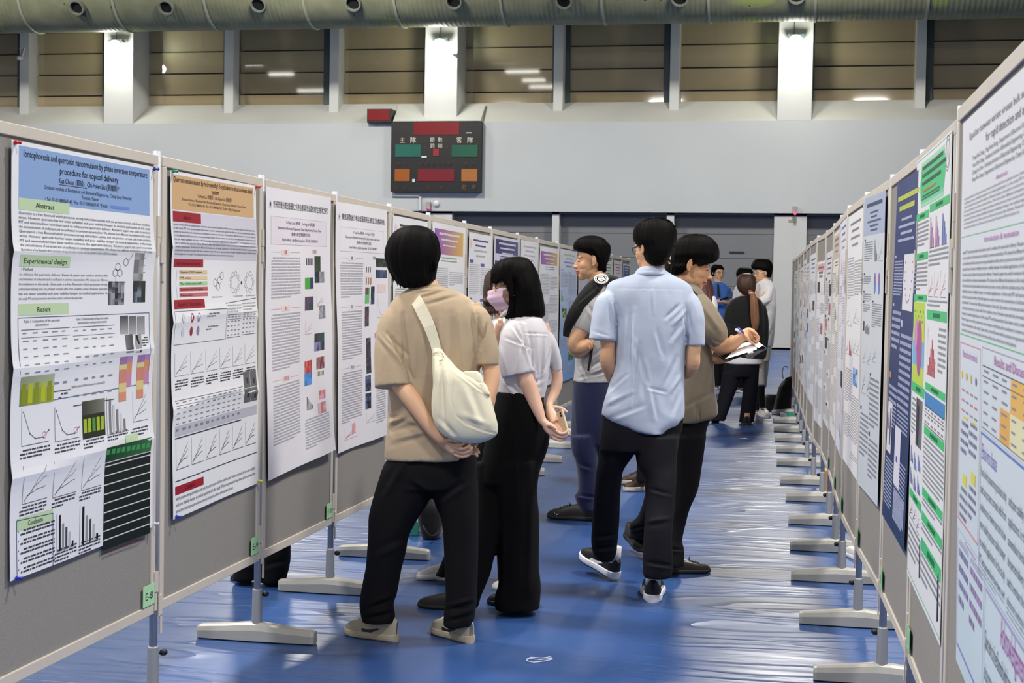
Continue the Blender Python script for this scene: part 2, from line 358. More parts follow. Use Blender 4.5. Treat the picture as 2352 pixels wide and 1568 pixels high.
# ---- floodlights on the pillars
FLs = ['left', 'middle', 'right']
for i, (px, py) in enumerate(((263,103),(1010,100),(1828,92))):
    c = at_y(px, py, YW-.35)
    e = empty('floodlight', (c[0], YW-.35, c[2]), 'bright white floodlight on the %s white pillar under the duct' % FLs[i], 'light', 'floodlights on the pillars')
    MB().ell((c[0], YW-.35, c[2]), (.17,.13,.13)).build('lamp', mat('lamp_glow', (255,255,240), .5, emit=14), e, smooth=True)
    MB().box((c[0]-.2, YW-.32, c[2]+.1), (c[0]+.2, YW-.12, c[2]+.15)).box((c[0]-.03, YW-.2, c[2]+.1), (c[0]+.03, YW+.02, c[2]+.15)).build('bracket', GR, e)
    MB().tube([(c[0]-.05, YW-.15, c[2]+.15), (c[0]-.02, YW-.1, c[2]+.9)], .012, 6).build('cable', GR, e)
    l = bpy.data.lights.new('floodlight_glow', 'POINT'); l.energy = 85; l.shadow_soft_size = .12; l.color = (1,1,.86)
    lo = bpy.data.objects.new('floodlight_glow', l); COL.objects.link(lo); lo.location = (c[0], YW-.75, c[2]-.2)
# ---- small wall fittings
def wallbox(name, x0, y0, x1, y1, rgb, label, cat, d=.1):
    a = P_(x0, y0, d); b = P_(x1, y1, d)
    e = MB().box((a[0], YW-d, b[2]), (b[0], YW, a[2])).build(name, mat(name+'_paint', rgb, .6), bevel=.01); tag(e, label, cat); return e
def redlamp(x, y, parent, d=.16):
    c = P_(x, y, d); MB().ell(c, (.04,.04,.04), n=10, m=6).build('indicator', mat('red_indicator', (255,70,110), .4, emit=1.2), parent, smooth=True)
e = wallbox('alarm_box', 978, 463, 988, 480, (150,150,150), 'grey alarm box with red light beside the round bell under the scoreboard', 'alarm'); redlamp(985, 478, e)
e = wallbox('alarm_box', 1820, 473, 1830, 490, (165,168,160), 'grey alarm box with pink light above the broad right column', 'alarm'); redlamp(1826, 490, e)
c = P_(1001, 467, .08)
be = MB(); pr = [(0,.0),(.08,.0),(.09,.02),(.07,.06),(.03,.08),(0.001,.085)]
for i in range(len(pr)-1): be.tube([(c[0], YW-pr[i][1], c[2]), (c[0], YW-pr[i+1][1]-.001, c[2])], [max(pr[i][0],.001)*1.0, max(pr[i+1][0],.001)], 20, cap=False)
tag(be.build('fire_bell', mat('bell_white', (215,215,215), .3), smooth=True), 'round white fire bell on the wall under the scoreboard', 'bell')
a = P_(899, 446, .05); b = P_(963, 449, .05); c = P_(967, 482, .05)
cm = MB().box((a[0], YW-.06, b[2]-.02), (b[0]+.05, YW, b[2]+.05)).box((b[0], YW-.06, c[2]), (c[0], YW, b[2]))
tag(cm.build('cable_conduit', mat('conduit_white', (196,198,200), .6)), 'white cable conduit bending down below the scoreboard', 'conduit')
a = at_y(1811, 504, YW+.1); b = at_y(1829, 510, YW+.1)
tag(MB().box((a[0], YW+.085, b[2]), (b[0], YW+.1, a[2])).build('column_notice', mat('notice_olive', (150,150,110), .7)), 'small olive notice near the top of the broad right column', 'notice')
c = at_y(1048, 128, YW-.1)
e = empty('security_camera', c, 'small white security camera on the right side of the middle pillar', 'camera')
MB().tube([c+arr3(-.02,-.14,0), c+arr3(0,.1,.02)], .055, 12).build('camera_body', mat('cam_white', (210,210,205), .5), e, smooth=True)
MB().tube([c+arr3(-.02,-.16,0), c+arr3(-.02,-.13,0)], .035, 12).build('lens', DK, e)
MB().tube([c+arr3(0,.05,.02), c+arr3(0,.1,.2), c+arr3(-.05,.3,.3)], .02, 8).build('arm', mat('cam_white'), e)
c = at_y(48, 135, YM-.1)
e = empty('security_camera', c, 'small white security camera beside the leftmost window', 'camera')
MB().tube([c+arr3(-.02,-.14,0), c+arr3(0,.1,.02)], .055, 12).build('camera_body', mat('cam_white'), e, smooth=True)
MB().tube([c+arr3(0,.05,.02), c+arr3(.05,.1,.3), c+arr3(-.15,.2,.32)], .02, 8).build('arm', mat('cam_white'), e)
# hall lamps that the window panes mirror: bright tubes hung under the ceiling, in front of the wall
lampm = mat('lamp_tube', (255,252,240), .5, emit=9)
for px, py, ln in ((576,146,.9),(646,170,1.0),(715,208,1.2),(1158,137,1.1),(1200,164,1.3),(1226,184,.9),(1252,199,1.3)):
    d = ray(px, py); t0 = (YG-.005)/d[1]; p = CP+t0*d; d2 = d*np.array([1,-1,1]); tt = (9.9-p[2])/d2[2]
    q = p+tt*d2
    if q[1] < -3: q = p+d2*((p[1]+2)/abs(d2[1]))
    e = tag(MB().box((q[0]-ln/2, q[1]-.09, q[2]-.05), (q[0]+ln/2, q[1]+.09, q[2]+.05)).build('ceiling_lamp', lampm), 'long bright lamp hanging under the hall ceiling, mirrored in a high window', 'light', 'ceiling lamps')
# ================================================================ DISPLAY BOARDS IN TWO ROWS
FELT = mat('grey_felt', (145,141,136), .95, var=(160,.10), bump=(400,.25,.002))
CREAM = mat('cream_frame', (212,203,190), .45, var=(6,.03))
POLE = mat('pole_metal', (170,174,184), .5, .08, var=(3,.06))
SLEEVE = mat('sleeve_grey', (140,144,152), .5, .3)
FOOT = mat('cast_foot', (176,175,169), .5, .25, var=(14,.06), bump=(60,.15,.002))
KNOB = mat('knob_black', (16,16,18), .5)
ZB0, ZB1 = .325, 1.845
LY = [2.5, 3.55, 4.615, 5.60, 6.56, 7.50, 8.35, 9.32, 10.15, 11.2, 12.08, 13.2, 14.35, 15.3, 16.3, 17.3, 18.3, 19.25]
RY = [2.24, 3.68, 4.60, 5.54, 6.48, 7.46, 8.34, 9.29, 10.33, 11.25, 12.45, 13.5, 14.5, 15.5, 16.6, 17.7, 18.9]
RX = [.405, .395, .385, .36, .315, .28, .275, .265, .245, .20, .165, .15, .13, .11, .09, .06, .03]
LX = [-2.07]*len(LY)
ORD = ['first','second','third','fourth','fifth','sixth','seventh','eighth','ninth','tenth','eleventh','twelfth','thirteenth','fourteenth','fifteenth','sixteenth','seventeenth','eighteenth']
def stand(X, Y, side, k, zt=ZB1+.015):
    s_ = 'left' if side < 0 else 'right'
    e = empty('display_stand', (X, Y, 0), 'silver T-foot stand pole, %s from the front in the %s row' % (ORD[k], s_), 'stand', '%s row display stands' % s_)
    MB().tube([(X,Y,.06),(X,Y,zt)], .0135, 16).build('pole', POLE, e, smooth=True)
    MB().tube([(X,Y,.055),(X,Y,.075),(X,Y,.205),(X,Y,.21)], [.026,.021,.019,.0175], 16).build('sleeve', SLEEVE, e, smooth=True)
    kx = -side
    MB().tube([(X,Y,.185),(X+kx*.022,Y+.02,.185)], .005, 8).tube([(X+kx*.019,Y+.018,.185),(X+kx*.028,Y+.027,.185),(X+kx*.034,Y+.033,.185)], [.010,.012,.008], 12).build('knob', KNOB, e, smooth=True)
    f = MB(); L = .245
    prof = [(-L,.022,.052),(-L+.012,.028,.056),(-.12,.033,.066),(-.03,.036,.076),(.03,.036,.076),(.12,.033,.066),(L-.012,.028,.056),(L,.022,.052)]
    vv = []; n = 10
    for x, hw, hz in prof:
        pts = [(-hw,.006),(-hw,hz*.62),(-hw*.8,hz*.9),(-hw*.4,hz),(hw*.4,hz),(hw*.8,hz*.9),(hw,hz*.62),(hw,.006),(hw*.8,.002),(-hw*.8,.002)]
        vv += [(X+x, Y+a, b) for a, b in pts]
    m_ = len(prof)
    fs = [(i*n+q, (i+1)*n+q, (i+1)*n+(q+1) % n, i*n+(q+1) % n) for i in range(m_-1) for q in range(n)]+[tuple(range(n)), tuple((m_-1)*n+q for q in range(n))[::-1]]
    f.add(vv, fs); f.build('base_foot', FOOT, e)
    return e
def board(X0, Y0, X1, Y1, side, k, desc, z0=ZB0, z1=ZB1):
    """board between two poles; side -1 = left row (faces +X)"""
    a = arr3(X0, Y0, 0); b = arr3(X1, Y1, 0); d = b-a; L = np.linalg.norm(d); d /= L; g = .0175
    a = a+d*g; L -= 2*g; n = arr3(-side, 0, 0); n = n-d*(n@d); n /= np.linalg.norm(n)
    s_ = 'left' if side < 0 else 'right'
    e = empty('display_board', (a+d*L/2)+arr3(0,0,z0), 'grey felt board with cream frame, %s in the %s row, behind %s' % (ORD[k], s_, desc), 'display board', '%s row display boards' % s_)
    def bx(mb, u0, u1, v0, v1, w0, w1):
        c = [a+d*u+n*w+arr3(0,0,v) for v in (v0, v1) for u, w in ((u0,w0),(u1,w0),(u1,w1),(u0,w1))]
        mb.hexa(c)
    fw = .034; m_ = MB()
    bx(m_, 0, L, z1-fw, z1, -.014, .014); bx(m_, 0, L, z0, z0+fw, -.014, .014)
    bx(m_, 0, fw, z0+fw, z1-fw, -.014, .014); bx(m_, L-fw, L, z0+fw, z1-fw, -.014, .014)
    m_.build('frame', CREAM, e, bevel=.0025)
    m_ = MB(); bx(m_, fw*.5, L-fw*.5, z0+fw*.5, z1-fw*.5, -.008, .008); m_.build('felt_panel', FELT, e)
    for u0, u1 in ((-.0165, .012), (L-.012, L+.0165)):
        for zc in ((z1-.20, z1-.27), (z0+.14, z0+.07)):
            if (u0 < 0): zc = (zc[0]-.085, zc[1]-.085)
            h = MB(); bx(h, u0, u1, zc[1], zc[0], .0142, .0185)
            bx(h, (u0+.012 if u0 < 0 else u0), (u1 if u0 < 0 else u1-.012), zc[1]-.06, zc[1]+.002, .0142, .0185); h.build('hook', CREAM, e)
    return dict(a=a, d=d, n=n, L=L)
# ---------------------------------------------------------------- posters
WORDS = 'Quercetin is a free flavonoid which possesses strong antioxidant activity and can protect corneal cells from oxidative stress. However quercetin has low water solubility and poor stability hamper its medical applications. In this study PIT and nanoemulsion have been used to enhance the quercetin delivery. Research paper was used to envision the concentrations of surfactant and co-surfactant in common nanoemulsion. We choose four different formulations in this study.'.split()
class Poster:
    def __init__(s, C, n, seed=0, folds=(), wave=.003, curl=0.0, pw=.84, ph=1.19, name=''):
        s.C = [np.asarray(c, float) for c in C]  # TL TR BR BL
        s.n = np.asarray(n, float); s.w = pw; s.h = ph; s.mb = MB(); s.rnd = random.Random(seed); s.folds = folds; s.wave = wave; s.curl = curl; s.seed = seed; s.base = .0006 if s.n[0] < 0 else .002; s.ym = None
    def P(s, x, y, lay=0):
        x = np.asarray(x, float); y = np.asarray(y, float)
        if s.ym is not None: y = np.interp(y, s.ym[0], s.ym[1])
        u = (x/s.w)[..., None]; v = (y/s.h)[..., None]   # y from the top
        p = s.C[0]*(1-u)*(1-v)+s.C[1]*u*(1-v)+s.C[2]*u*v+s.C[3]*(1-u)*v
        d = s.base+s.wave*(np.sin(7*u[..., 0]+5*v[..., 0]+s.seed)+.6*np.sin(11*v[..., 0]-4*u[..., 0]+s.seed*2))+s.wave
        for f, amp in s.folds: d = d+amp*np.exp(-np.abs(v[..., 0]-f-.012*np.sin(5*u[..., 0]+s.seed))/.035)
        d = d+s.curl*np.clip((v[..., 0]-.72)/.28, 0, 1)**2*(.4+.6*u[..., 0] if s.curl > 0 else 1)
        return p+s.n*(np.abs(d)+.00028*lay)[..., None]
    def at(s, px, py):
        d = ray(px, py); n = np.cross(s.C[1]-s.C[0], s.C[3]-s.C[0]); q = CP+d*((s.C[0]-CP)@n)/(d@n); u = v = .5
        for _ in range(12):
            p = s.C[0]*(1-u)*(1-v)+s.C[1]*u*(1-v)+s.C[2]*u*v+s.C[3]*(1-u)*v
            du = (s.C[1]-s.C[0])*(1-v)+(s.C[2]-s.C[3])*v; dv = (s.C[3]-s.C[0])*(1-u)+(s.C[2]-s.C[1])*u
            e = q-p; a = np.linalg.lstsq(np.stack([du, dv], 1), e, rcond=None)[0]; u += a[0]; v += a[1]
        return u*s.w, v*s.h
    def bx(s, x0, y0, x1, y1):
        a = s.at(x0, y0); b = s.at(x1, y1); return a[0], a[1], b[0]-a[0], b[1]-a[1]
    def rect(s, x, y, w, h, c, lay=1, c2=None, horiz=True):
        nx = max(1, int(math.ceil(w/.03))); ny = max(1, int(math.ceil(h/.02)))
        X, Y = np.meshgrid(np.linspace(x, x+w, nx+1), np.linspace(y, y+h, ny+1)); V = s.P(X, Y, lay).reshape(-1, 3)
        base = s.mb.n; s.mb.v.append(V); s.mb.n += len(V)
        for j in range(ny):
            for i in range(nx):
                a = base+j*(nx+1)+i; s.mb.f.append((a+nx+1, a+nx+2, a+1, a))
                if c2 is None: s.mb.c.append(c)
                else:
                    def cc(ii, jj):
                        t = ii/nx if horiz else jj/ny; return tuple(p+(q-p)*t for p, q in zip(c, c2))
                    s.mb.c.append([cc(i, j+1), cc(i+1, j+1), cc(i+1, j), cc(i, j)])
    def frame(s, x, y, w, h, c, t=.002, lay=2):
        s.rect(x, y, w, t, c, lay); s.rect(x, y+h-t, w, t, c, lay); s.rect(x, y, t, h, c, lay); s.rect(x+w-t, y, t, h, c, lay)
    def line(s, pts, c, t=.0016, lay=3):
        for (x0, y0), (x1, y1) in zip(pts, pts[1:]):
            d = math.hypot(x1-x0, y1-y0)+1e-9; k = max(1, int(d/.03)); nx, ny = -(y1-y0)/d*t/2, (x1-x0)/d*t/2
            for q in range(k):
                a = (x0+(x1-x0)*q/k, y0+(y1-y0)*q/k); b = (x0+(x1-x0)*(q+1)/k, y0+(y1-y0)*(q+1)/k)
                X = np.array([a[0]+nx, b[0]+nx, b[0]-nx, a[0]-nx]); Y = np.array([a[1]+ny, b[1]+ny, b[1]-ny, a[1]-ny])
                s.mb.add(s.P(X, Y, lay), [(0,1,2,3)], c)
    def poly(s, pts, c, lay=3):
        X, Y = np.array(pts).T; s.mb.add(s.P(X, Y, lay), [tuple(range(len(pts)))], c)
    def text(s, t, x, y, size, c=(20,20,30), width=None, align='l', lay=4, sx=.82):
        v, f = glyph_mesh(t)
        if not len(v): return
        x0, x1 = v[:, 0].min(), v[:, 0].max(); k = size*sx if width is None else width/(x1-x0)
        X = (v[:, 0]-x0)*k+x; Y = y-v[:, 1]*size
        if align == 'c': X = X-(x1-x0)*k/2
        if align == 'r': X = X-(x1-x0)*k
        s.mb.add(s.P(X, Y, lay), f, c)
    def dashes(s, x, y, w, h, c=(150,150,160), pitch=.0115, th=.45, ragged=True, wmin=.006, wmax=.03):
        yy = y; n = int(h/pitch)
        for i in range(n):
            xx = x+(.015 if i == 0 else 0); end = x+w*(s.rnd.uniform(.35, .9) if (ragged and i == n-1) else 1)
            while xx < end-.002:
                L = min(s.rnd.uniform(wmin, wmax), end-xx)
                X = np.array([xx, xx+L, xx+L, xx]); Y = np.array([yy+pitch*th]*2+[yy]*2); s.mb.add(s.P(X, Y, 3), [(0,1,2,3)], c); xx += L+s.rnd.uniform(.003, .005)
            yy += pitch
        return yy
    def words(s, x, y, w, lines, size=.0115, c=(40,40,50), pitch=.0165, start=0):
        k = start
        for i in range(lines):
            n = max(3, int(w/size/3.2)); t = ' '.join(WORDS[(k+j) % len(WORDS)] for j in range(n)); k += n
            s.text(t, x, y+pitch*i+size*.7, size, c, width=w*(1 if i < lines-1 else .7))
    def chart(s, x, y, w, h, kind=0, c=(90,90,100), c2=(60,60,70)):
        s.line([(x, y), (x, y+h), (x+w, y+h)], c, .0016)
        if kind == 0:
            for q in range(3):
                p = [(x+w*(.08+.12*i), y+h*(.95-(.22+.2*q)*(i/7)**(.5+.3*q)*1.3-.05*s.rnd.random())) for i in range(8)]; s.line(p, c2, .0014)
        elif kind == 1:
            for i in range(5):
                hh = h*(.9-.16*i+.1*s.rnd.random()); s.rect(x+w*(.1+.17*i), y+h-hh, w*.1, hh, c2 if i % 2 == 0 else tuple(min(255, v+80) for v in c2), 3)
        else:
            p = [(x+w*.06, y+h*.1), (x+w*.3, y+h*.7), (x+w*.5, y+h*.86), (x+w*.8, y+h*.86), (x+w, y+h*.7)]; s.line(p, c2, .0016)
            for a, b in p: s.rect(a-.002, b-.002, .004, .004, c2, 4)
    def photo(s, x, y, w, h, cols, nx=4, ny=3, lay=3):
        for j in range(ny):
            for i in range(nx):
                s.rect(x+w*i/nx, y+h*j/ny, w/nx, h/ny, s.rnd.choice(cols), lay, s.rnd.choice(cols), s.rnd.random() < .5)
    def table(s, x, y, w, h, nx, ny, c=(60,60,70)):
        s.line([(x, y), (x+w, y)], c, .0018); s.line([(x, y+h/ny), (x+w, y+h/ny)], c, .0014); s.line([(x, y+h), (x+w, y+h)], c, .0018)
        for j in range(ny):
            for i in range(nx): s.rect(x+w*(i+.15)/nx, y+h*(j+.35)/ny, w/nx*.6*s.rnd.uniform(.6, 1), min(.004, h/ny*.3), (140,140,148), 3)
    def sheet(s, c=(240,240,243), c2=None):
        nx, ny = 28, 60; X, Y = np.meshgrid(np.linspace(0, s.w, nx+1), np.linspace(0, s.h, ny+1))
        V = s.P(X, Y, 0).reshape(-1, 3); base = s.mb.n; s.mb.add(V, []); B = s.mb.n; s.mb.add(V-s.n*.0006, [])
        for j in range(ny):
            for i in range(nx):
                a = base+j*(nx+1)+i; s.mb.f.append((a+nx+1, a+nx+2, a+1, a))
                if c2 is None: s.mb.c.append(c)
                else: s.mb.c.append(tuple(p+(q-p)*j/ny for p, q in zip(c, c2)))
                a = B+j*(nx+1)+i; s.mb.f.append((a, a+1, a+nx+2, a+nx+1)); s.mb.c.append((225,225,228))
    def done(s, label, group=None):
        o = s.mb.build('poster', mat('poster_paper', attr=True, rough=.42, spec=.35), smooth=False)
        return tag(o, label, 'poster', group)
def corners(X, pts): return [at_x(x, y, X) for x, y in pts]
NL = arr3(1,0,0)
def pushpin(X, px, py, rgb, side, label):
    p = at_x(px, py, X); n = arr3(-side,0,0)
    e = MB().tube([p, p+n*.006], .0012, 8).tube([p+n*.004, p+n*.007, p+n*.010, p+n*.018, p+n*.021], [.006,.007,.0035,.0045,.0055], 14)
    tag(e.build('push_pin', mat('pin_%d_%d' % (rgb[0], rgb[2]), rgb, .3), smooth=True), label, 'pin', 'push pins')
# --- poster 1: blue banner
p = Poster(corners(-2.0535, [(22,320),(350,383),(347,1210),(20.6,1335)]), NL, 1, folds=((.24,.010),(.51,.010),(.755,.009)), wave=.0016)
W1 = (238,239,244); p.sheet(W1)
BL, GN, K = (142,172,218), (196,220,178), (22,24,40)
p.rect(.035, .012, .775, .150, BL)
p.text('Iontophoresis and quercetin nanoemulsion by phase inversion temperature', .425, .040, .027, K, width=.735, align='c')
p.text('procedure for topical delivery', .425, .071, .027, K, width=.35, align='c')
p.text('Kua Chuan (郭褕) , Chi-Hsien Liu (劉繼賢)*', .425, .097, .021, K, width=.36, align='c'); p.rect(.247, .101, .16, .0015, K, 3)
p.text('Graduate Institute of Biochemical and Biomedical Engineering, Chang Gung University', .425, .119, .015, (50,60,90), width=.52, align='c')
p.text('Taoyuan, Taiwan', .425, .135, .015, (50,60,90), align='c', width=.10)
p.text('• Tel: 03-2118800#3140, *Fax: 03-2118800#3140, *E-mail:', .17, .152, .015, (50,60,90), width=.36); p.rect(.545, .143, .125, .009, (112,140,214), 3)
def head(P_, t, x, y, w, c, tc=K, h=.042, size=.026, tw=None): P_.rect(x, y, w, h, c, 2); P_.text(t, x+w/2, y+h*.72, size, tc, align='c', width=tw)
p.ym = ([0,.162,.170,.80,1.19],[0,.148,.152,.632,1.19]); head(p, 'Abstract', .035, .170, .270, GN, tw=.10)
p.words(.035, .218, .775, 9, .0135, (64,66,76), .0163)
head(p, 'Experimental design', .035, .372, .270, GN, tw=.23)
p.text('• Method', .045, .428, .015, K, width=.06)
p.words(.038, .437, .49, 6, .0125, (64,66,76), .0175, 40)
head(p, 'Result', .035, .548, .270, GN, tw=.07)
HEX = lambda cx, cy, r: [(cx+r*math.cos(a*math.pi/3+.5), cy+r*math.sin(a*math.pi/3+.5)) for a in range(7)]
for cx, cy in ((.575,.43),(.605,.43),(.59,.405),(.64,.385)): p.line(HEX(cx, cy, .016), (60,60,70), .0018)
p.line([(.66,.375),(.675,.36),(.68,.345)], (60,60,70), .0018); p.line([(.58,.45),(.58,.468)], (60,60,70), .0018)
p.photo(.695, .345, .065, .115, [(150,150,152),(120,120,122),(178,178,180)], 2, 4); p.photo(.535, .465, .10, .095, [(50,54,66),(110,112,122),(30,30,40),(160,162,170)], 5, 4); p.photo(.695, .462, .085, .09, [(60,66,70),(120,140,150),(40,42,46)], 3, 4)
for yy in (.365,.395,.425): p.line([(.76,yy),(.775,yy)], (60,60,60)); p.dashes(.778, yy-.003, .035, .009, (70,70,76))
p.text('Fig 1. Chemical structure of quercetin', .535, .485-.015, .010, (60,60,70), width=.11)
p.line([(.035,.598),(.81,.598)], (44,74,120), .0022); p.line([(.035,.598),(.035,.80)], (44,74,120), .0022); p.line([(.81,.598),(.81,.86)], (44,74,120), .0022)
p.text('Table 1. Composition of the quercetin', .16, .616, .0135, K, width=.19, align='c'); p.text('nanoemulsion', .16, .630, .0135, K, width=.07, align='c')
p.text('Table 2. Characterization of quercetin loaded', .44, .616, .0135, K, width=.19, align='c'); p.text('nanoemulsions and quercetin solution', .44, .630, .0135, K, width=.17, align='c')
p.table(.05, .642, .26, .20, 5, 7); p.table(.325, .642, .25, .235, 5, 7)
for i in range(3): p.rect(.61+.058*i, .606+.003*i, .052, .075, (70+30*i,72+30*i,76+30*i), 3, (180,180,182), False)
p.rect(.64, .685, .05, .075, (120,120,124), 3, (70,70,74)); p.rect(.705, .688, .045, .075, (160,160,164), 3); p.poly([(.71,.69),(.725,.69),(.745,.76),(.735,.763)], (20,20,22), 4)
p.dashes(.755, .70, .045, .05, (80,80,84), .011)
for i in range(2):
    x = .605+.12*i; 
    p.rect(x, .775, .05, .03, (160,120,170), 3); p.rect(x, .79, .05, .025, (226,214,150), 3); p.rect(x, .815, .05, .03, (214,140,120), 3); p.rect(x, .845, .05, .02, (230,206,140), 3); p.rect(x, .865, .05, .02, (220,150,120), 3)
    p.rect(x+.05, .775, .035, .025, (176,140,186), 3); p.rect(x+.05, .80, .035, .025, (222,150,110), 3); p.rect(x+.05, .825, .035, .03, (206,140,176), 3)
p.ym = None; x, y, w, h = p.bx(41, 866, 119, 921)
p.rect(x, y, w, h*.45, (150,160,130), 3, (180,188,160)); p.rect(x, y+h*.45, w, h*.55, (120,140,40), 3, (170,180,70))
for i in range(5): p.rect(x+w*(.04+.19*i), y+h*.25, w*.13, h*.7, (186,196,40) if i % 2 else (140,150,30), 4)
a = p.at(198, 885); p.text('*Significant statistical difference between two columns and D3', a[0], a[1], .010, (60,60,66), width=.20, align='c')
a = p.at(130, 903); p.dashes(a[0], a[1], .05, .03, (90,90,96), .011)
p.line([p.at(40,932), p.at(341,878)], (56,104,140), .002)
x, y, w, h = p.bx(47, 938, 108, 1012); p.chart(x, y, w, h, 2)
x, y, w, h = p.bx(122, 935, 176, 1003); p.chart(x, y, w, h, 2)
for q in ((98,998),(169,987)): x, y = p.at(*q); p.line([(x+.011*math.cos(a*.63), y+.009*math.sin(a*.63)) for a in range(11)], (214,70,70), .0014)
x, y, w, h = p.bx(184, 922, 236, 1002); p.rect(x, y, w, h*.35, (60,64,50), 3, (130,132,120)); p.rect(x, y+h*.35, w, h*.6, (36,40,20), 3)
for i in range(5): p.rect(x+w*(.04+.19*i), y+h*.45, w*.14, h*.35, (170,196,50) if i != 2 else (90,150,60), 4)
x, y, w, h = p.bx(241, 912, 290, 988); p.chart(x, y, w, h, 1, c2=(132,132,134))
x, y, w, h = p.bx(303, 900, 336, 962); p.chart(x, y, w, h, 0)
for q in ((42,1035,110),(120,1022,178),(185,1012,232),(240,995,288),(295,985,335)): x, y, w, h = p.bx(q[0], q[1], q[2], q[1]+10); p.dashes(x, y, w, .034, (60,60,70), .0098)
x, y, w, h = p.bx(281, 1000, 310, 1009); p.rect(x, y, w, h+.002, GN, 3)
x, y, w, h = p.bx(236, 1028, 341, 1228)
p.rect(x, y, w, h*.14, (22,60,34), 3, (60,120,70)); 
for i in range(9): p.rect(x+w*i/9, y+h*(.02+.004*i), w/9*.7, h*.05, (70,160,90), 4)
p.rect(x, y+h*.15, w, h*.83, (20,30,26), 3)
for i in range(9): p.rect(x, y+h*(.175+.088*i), w, .0035, (222,224,224), 4)
p.dashes(x-.002, y+h*1.0, w, .012, (90,40,50), .011)
for q in ((48,1070,104,1142),(117,1060,170,1128),(183,1050,228,1113)): x, y, w, h = p.bx(*q); p.chart(x, y, w, h, 0)
for q in ((42,1166,103),(115,1148,168),(178,1132,228)): x, y, w, h = p.bx(q[0], q[1], q[2], q[1]+10); p.dashes(x, y, w, .034, (60,60,70), .0098)
for q, cs in (((127,1180,168,1252),0),((180,1160,226,1236),1)):
    x, y, w, h = p.bx(*q); p.line([(x,y),(x,y+h),(x+w,y+h)], (120,120,126))
    for i, (hh, c_) in enumerate(((.95,(20,20,22)),(.7,(150,150,152)),(.58,(70,70,74)),(.42,(190,190,192)),(.16,(20,20,22)))): p.rect(x+w*(.12+.18*i), y+h*(1-hh), w*.1, h*hh, c_, 3)
for q in ((122,1264,173),(178,1246,228)): x, y, w, h = p.bx(q[0], q[1], q[2], q[1]+10); p.dashes(x, y, w, .045, (60,60,70), .0098)
x, y, w, h = p.bx(37, 1192, 118, 1209); p.rect(x, y, w, .034, GN, 2); p.text('Conclusion', x+w/2, y+.027, .021, K, width=.075, align='c')
p.line([p.at(36,1196), p.at(36,1326)], (44,74,120), .0022); p.line([p.at(118,1178), p.at(118,1300)], (44,74,120), .0022); p.line([p.at(36,1196), p.at(118,1178)], (44,74,120), .0022)
x, y = p.at(39, 1218)
for i in range(5): p.text('•', x, y+.01+.026*i, .016, K); p.dashes(x+.012, y+.002+.026*i, .175, .02, (60,60,70), .0095, .5, False)
p.done('scientific poster with blue title banner and green section tabs, nearest poster in the left row', None)
# note: the lower band of the same poster is drawn by its own call below
def p1_lower(): pass
# --- poster 2: orange banner
p = Poster(corners(-2.0535, [(388.6,390.5),(585,426),(591,1108.7),(394.5,1193)]), NL, 2, folds=((.205,.008),(.42,.010),(.68,.009)), wave=.0016)
p.sheet((242,242,245)); p.rect(.012, .012, .80, .118, (218,178,132)); p.ym = ([0,.175,.34,.508,.55,.685,.80,.885,1.0,1.02,1.108,1.19],[0,.172,.298,.438,.477,.593,.70,.785,.88,.926,1.08,1.19])
p.text('Quercetin encapsulation by hydroxyethyl β-cyclodextrin in a cosolvent-aided', .41, .036, .026, (50,34,20), width=.77, align='c'); p.text('system', .41, .060, .024, (50,34,20), align='c', width=.07)
p.text('Ya-Hsin Liu 劉雅欣 , Chi-Hsien Liu 劉繼賢*', .41, .080, .017, (90,66,40), align='c', width=.33); p.text('Graduate Institute of Biochemical and Biomedical Engineering, Chang Gung University, Taoyuan, Taiwan', .41, .097, .013, (90,66,40), align='c', width=.62); p.text('*Tel: 03-2118800#3140, *Fax: 03-2118800#3140, *E-mail: chl@mail.cgu.edu.tw', .41, .113, .013, (90,66,40), align='c', width=.50)
RD_ = (164,34,48); p.rect(.015, .135, .82, .205, (218,216,228))
head(p, 'Abstract', .018, .138, .255, RD_, (90,20,30), .036, .022, .07)
p.words(.022, .180, .80, 9, .0128, (60,60,76), .0165, 12)
head(p, 'Experimental procedures', .018, .340, .27, RD_, (110,24,34), .033, .02, .21)
for i, (c, t) in enumerate((((232,206,160),'Preparation QTD/CD complexes'),((236,210,168),'FTIR analysis'),((176,222,160),'Phase solubility analysis by HPLC'),((196,90,96),'Characterization of QTD/CD complexes'),((206,110,116),'Release studies'))):
    y = .385+.024*i; p.rect(.07, y, .255, .016, c, 2); p.text(t, .08, y+.0125, .012, (50,30,30), width=min(.2, .007*len(t)))
p.line([(.05,.385),(.04,.44),(.05,.50)], (170,170,180))
for cx, cy in ((.40,.44),(.425,.455),(.44,.43),(.465,.41)): p.line(HEX(cx, cy, .018), (70,70,80), .0018)
for cx, r in ((.60,.045),(.76,.045)):
    for k in range(9):
        a = k*.7; p.line(HEX(cx+r*math.cos(a), .44+r*.9*math.sin(a), .012), (110,110,118), .0016)
p.rect(.665, .435, .014, .014, (20,20,20), 3)
for x in (.36,.58,.72): p.text('Fig. Chemical structures', x, .505, .010, (70,70,80), width=.10)
head(p, 'Result & Discussion', .018, .508, .27, RD_, (110,24,34), .034, .022, .20)
p.frame(.018, .550, .48, .135, (60,60,60), .0018); p.line([(.49,.53),(.83,.515)], (50,50,60), .002)
for i in range(2):
    for j, (x, c) in enumerate(((.09,(214,214,228)),(.165,(160,40,50)),(.225,(150,130,170)))):
        cx, cy = x, .58+.055*i; p.poly([(cx+.013*math.cos(a*.63), cy+.02*math.sin(a*.63)) for a in range(10)], c, 3)
    p.dashes(.30, .565+.055*i, .12, .03, (130,130,140), .011)
p.words(.505, .535, .15, 3, .010, (60,60,70), .013, 3); p.words(.67, .53, .15, 3, .010, (60,60,70), .013, 9)
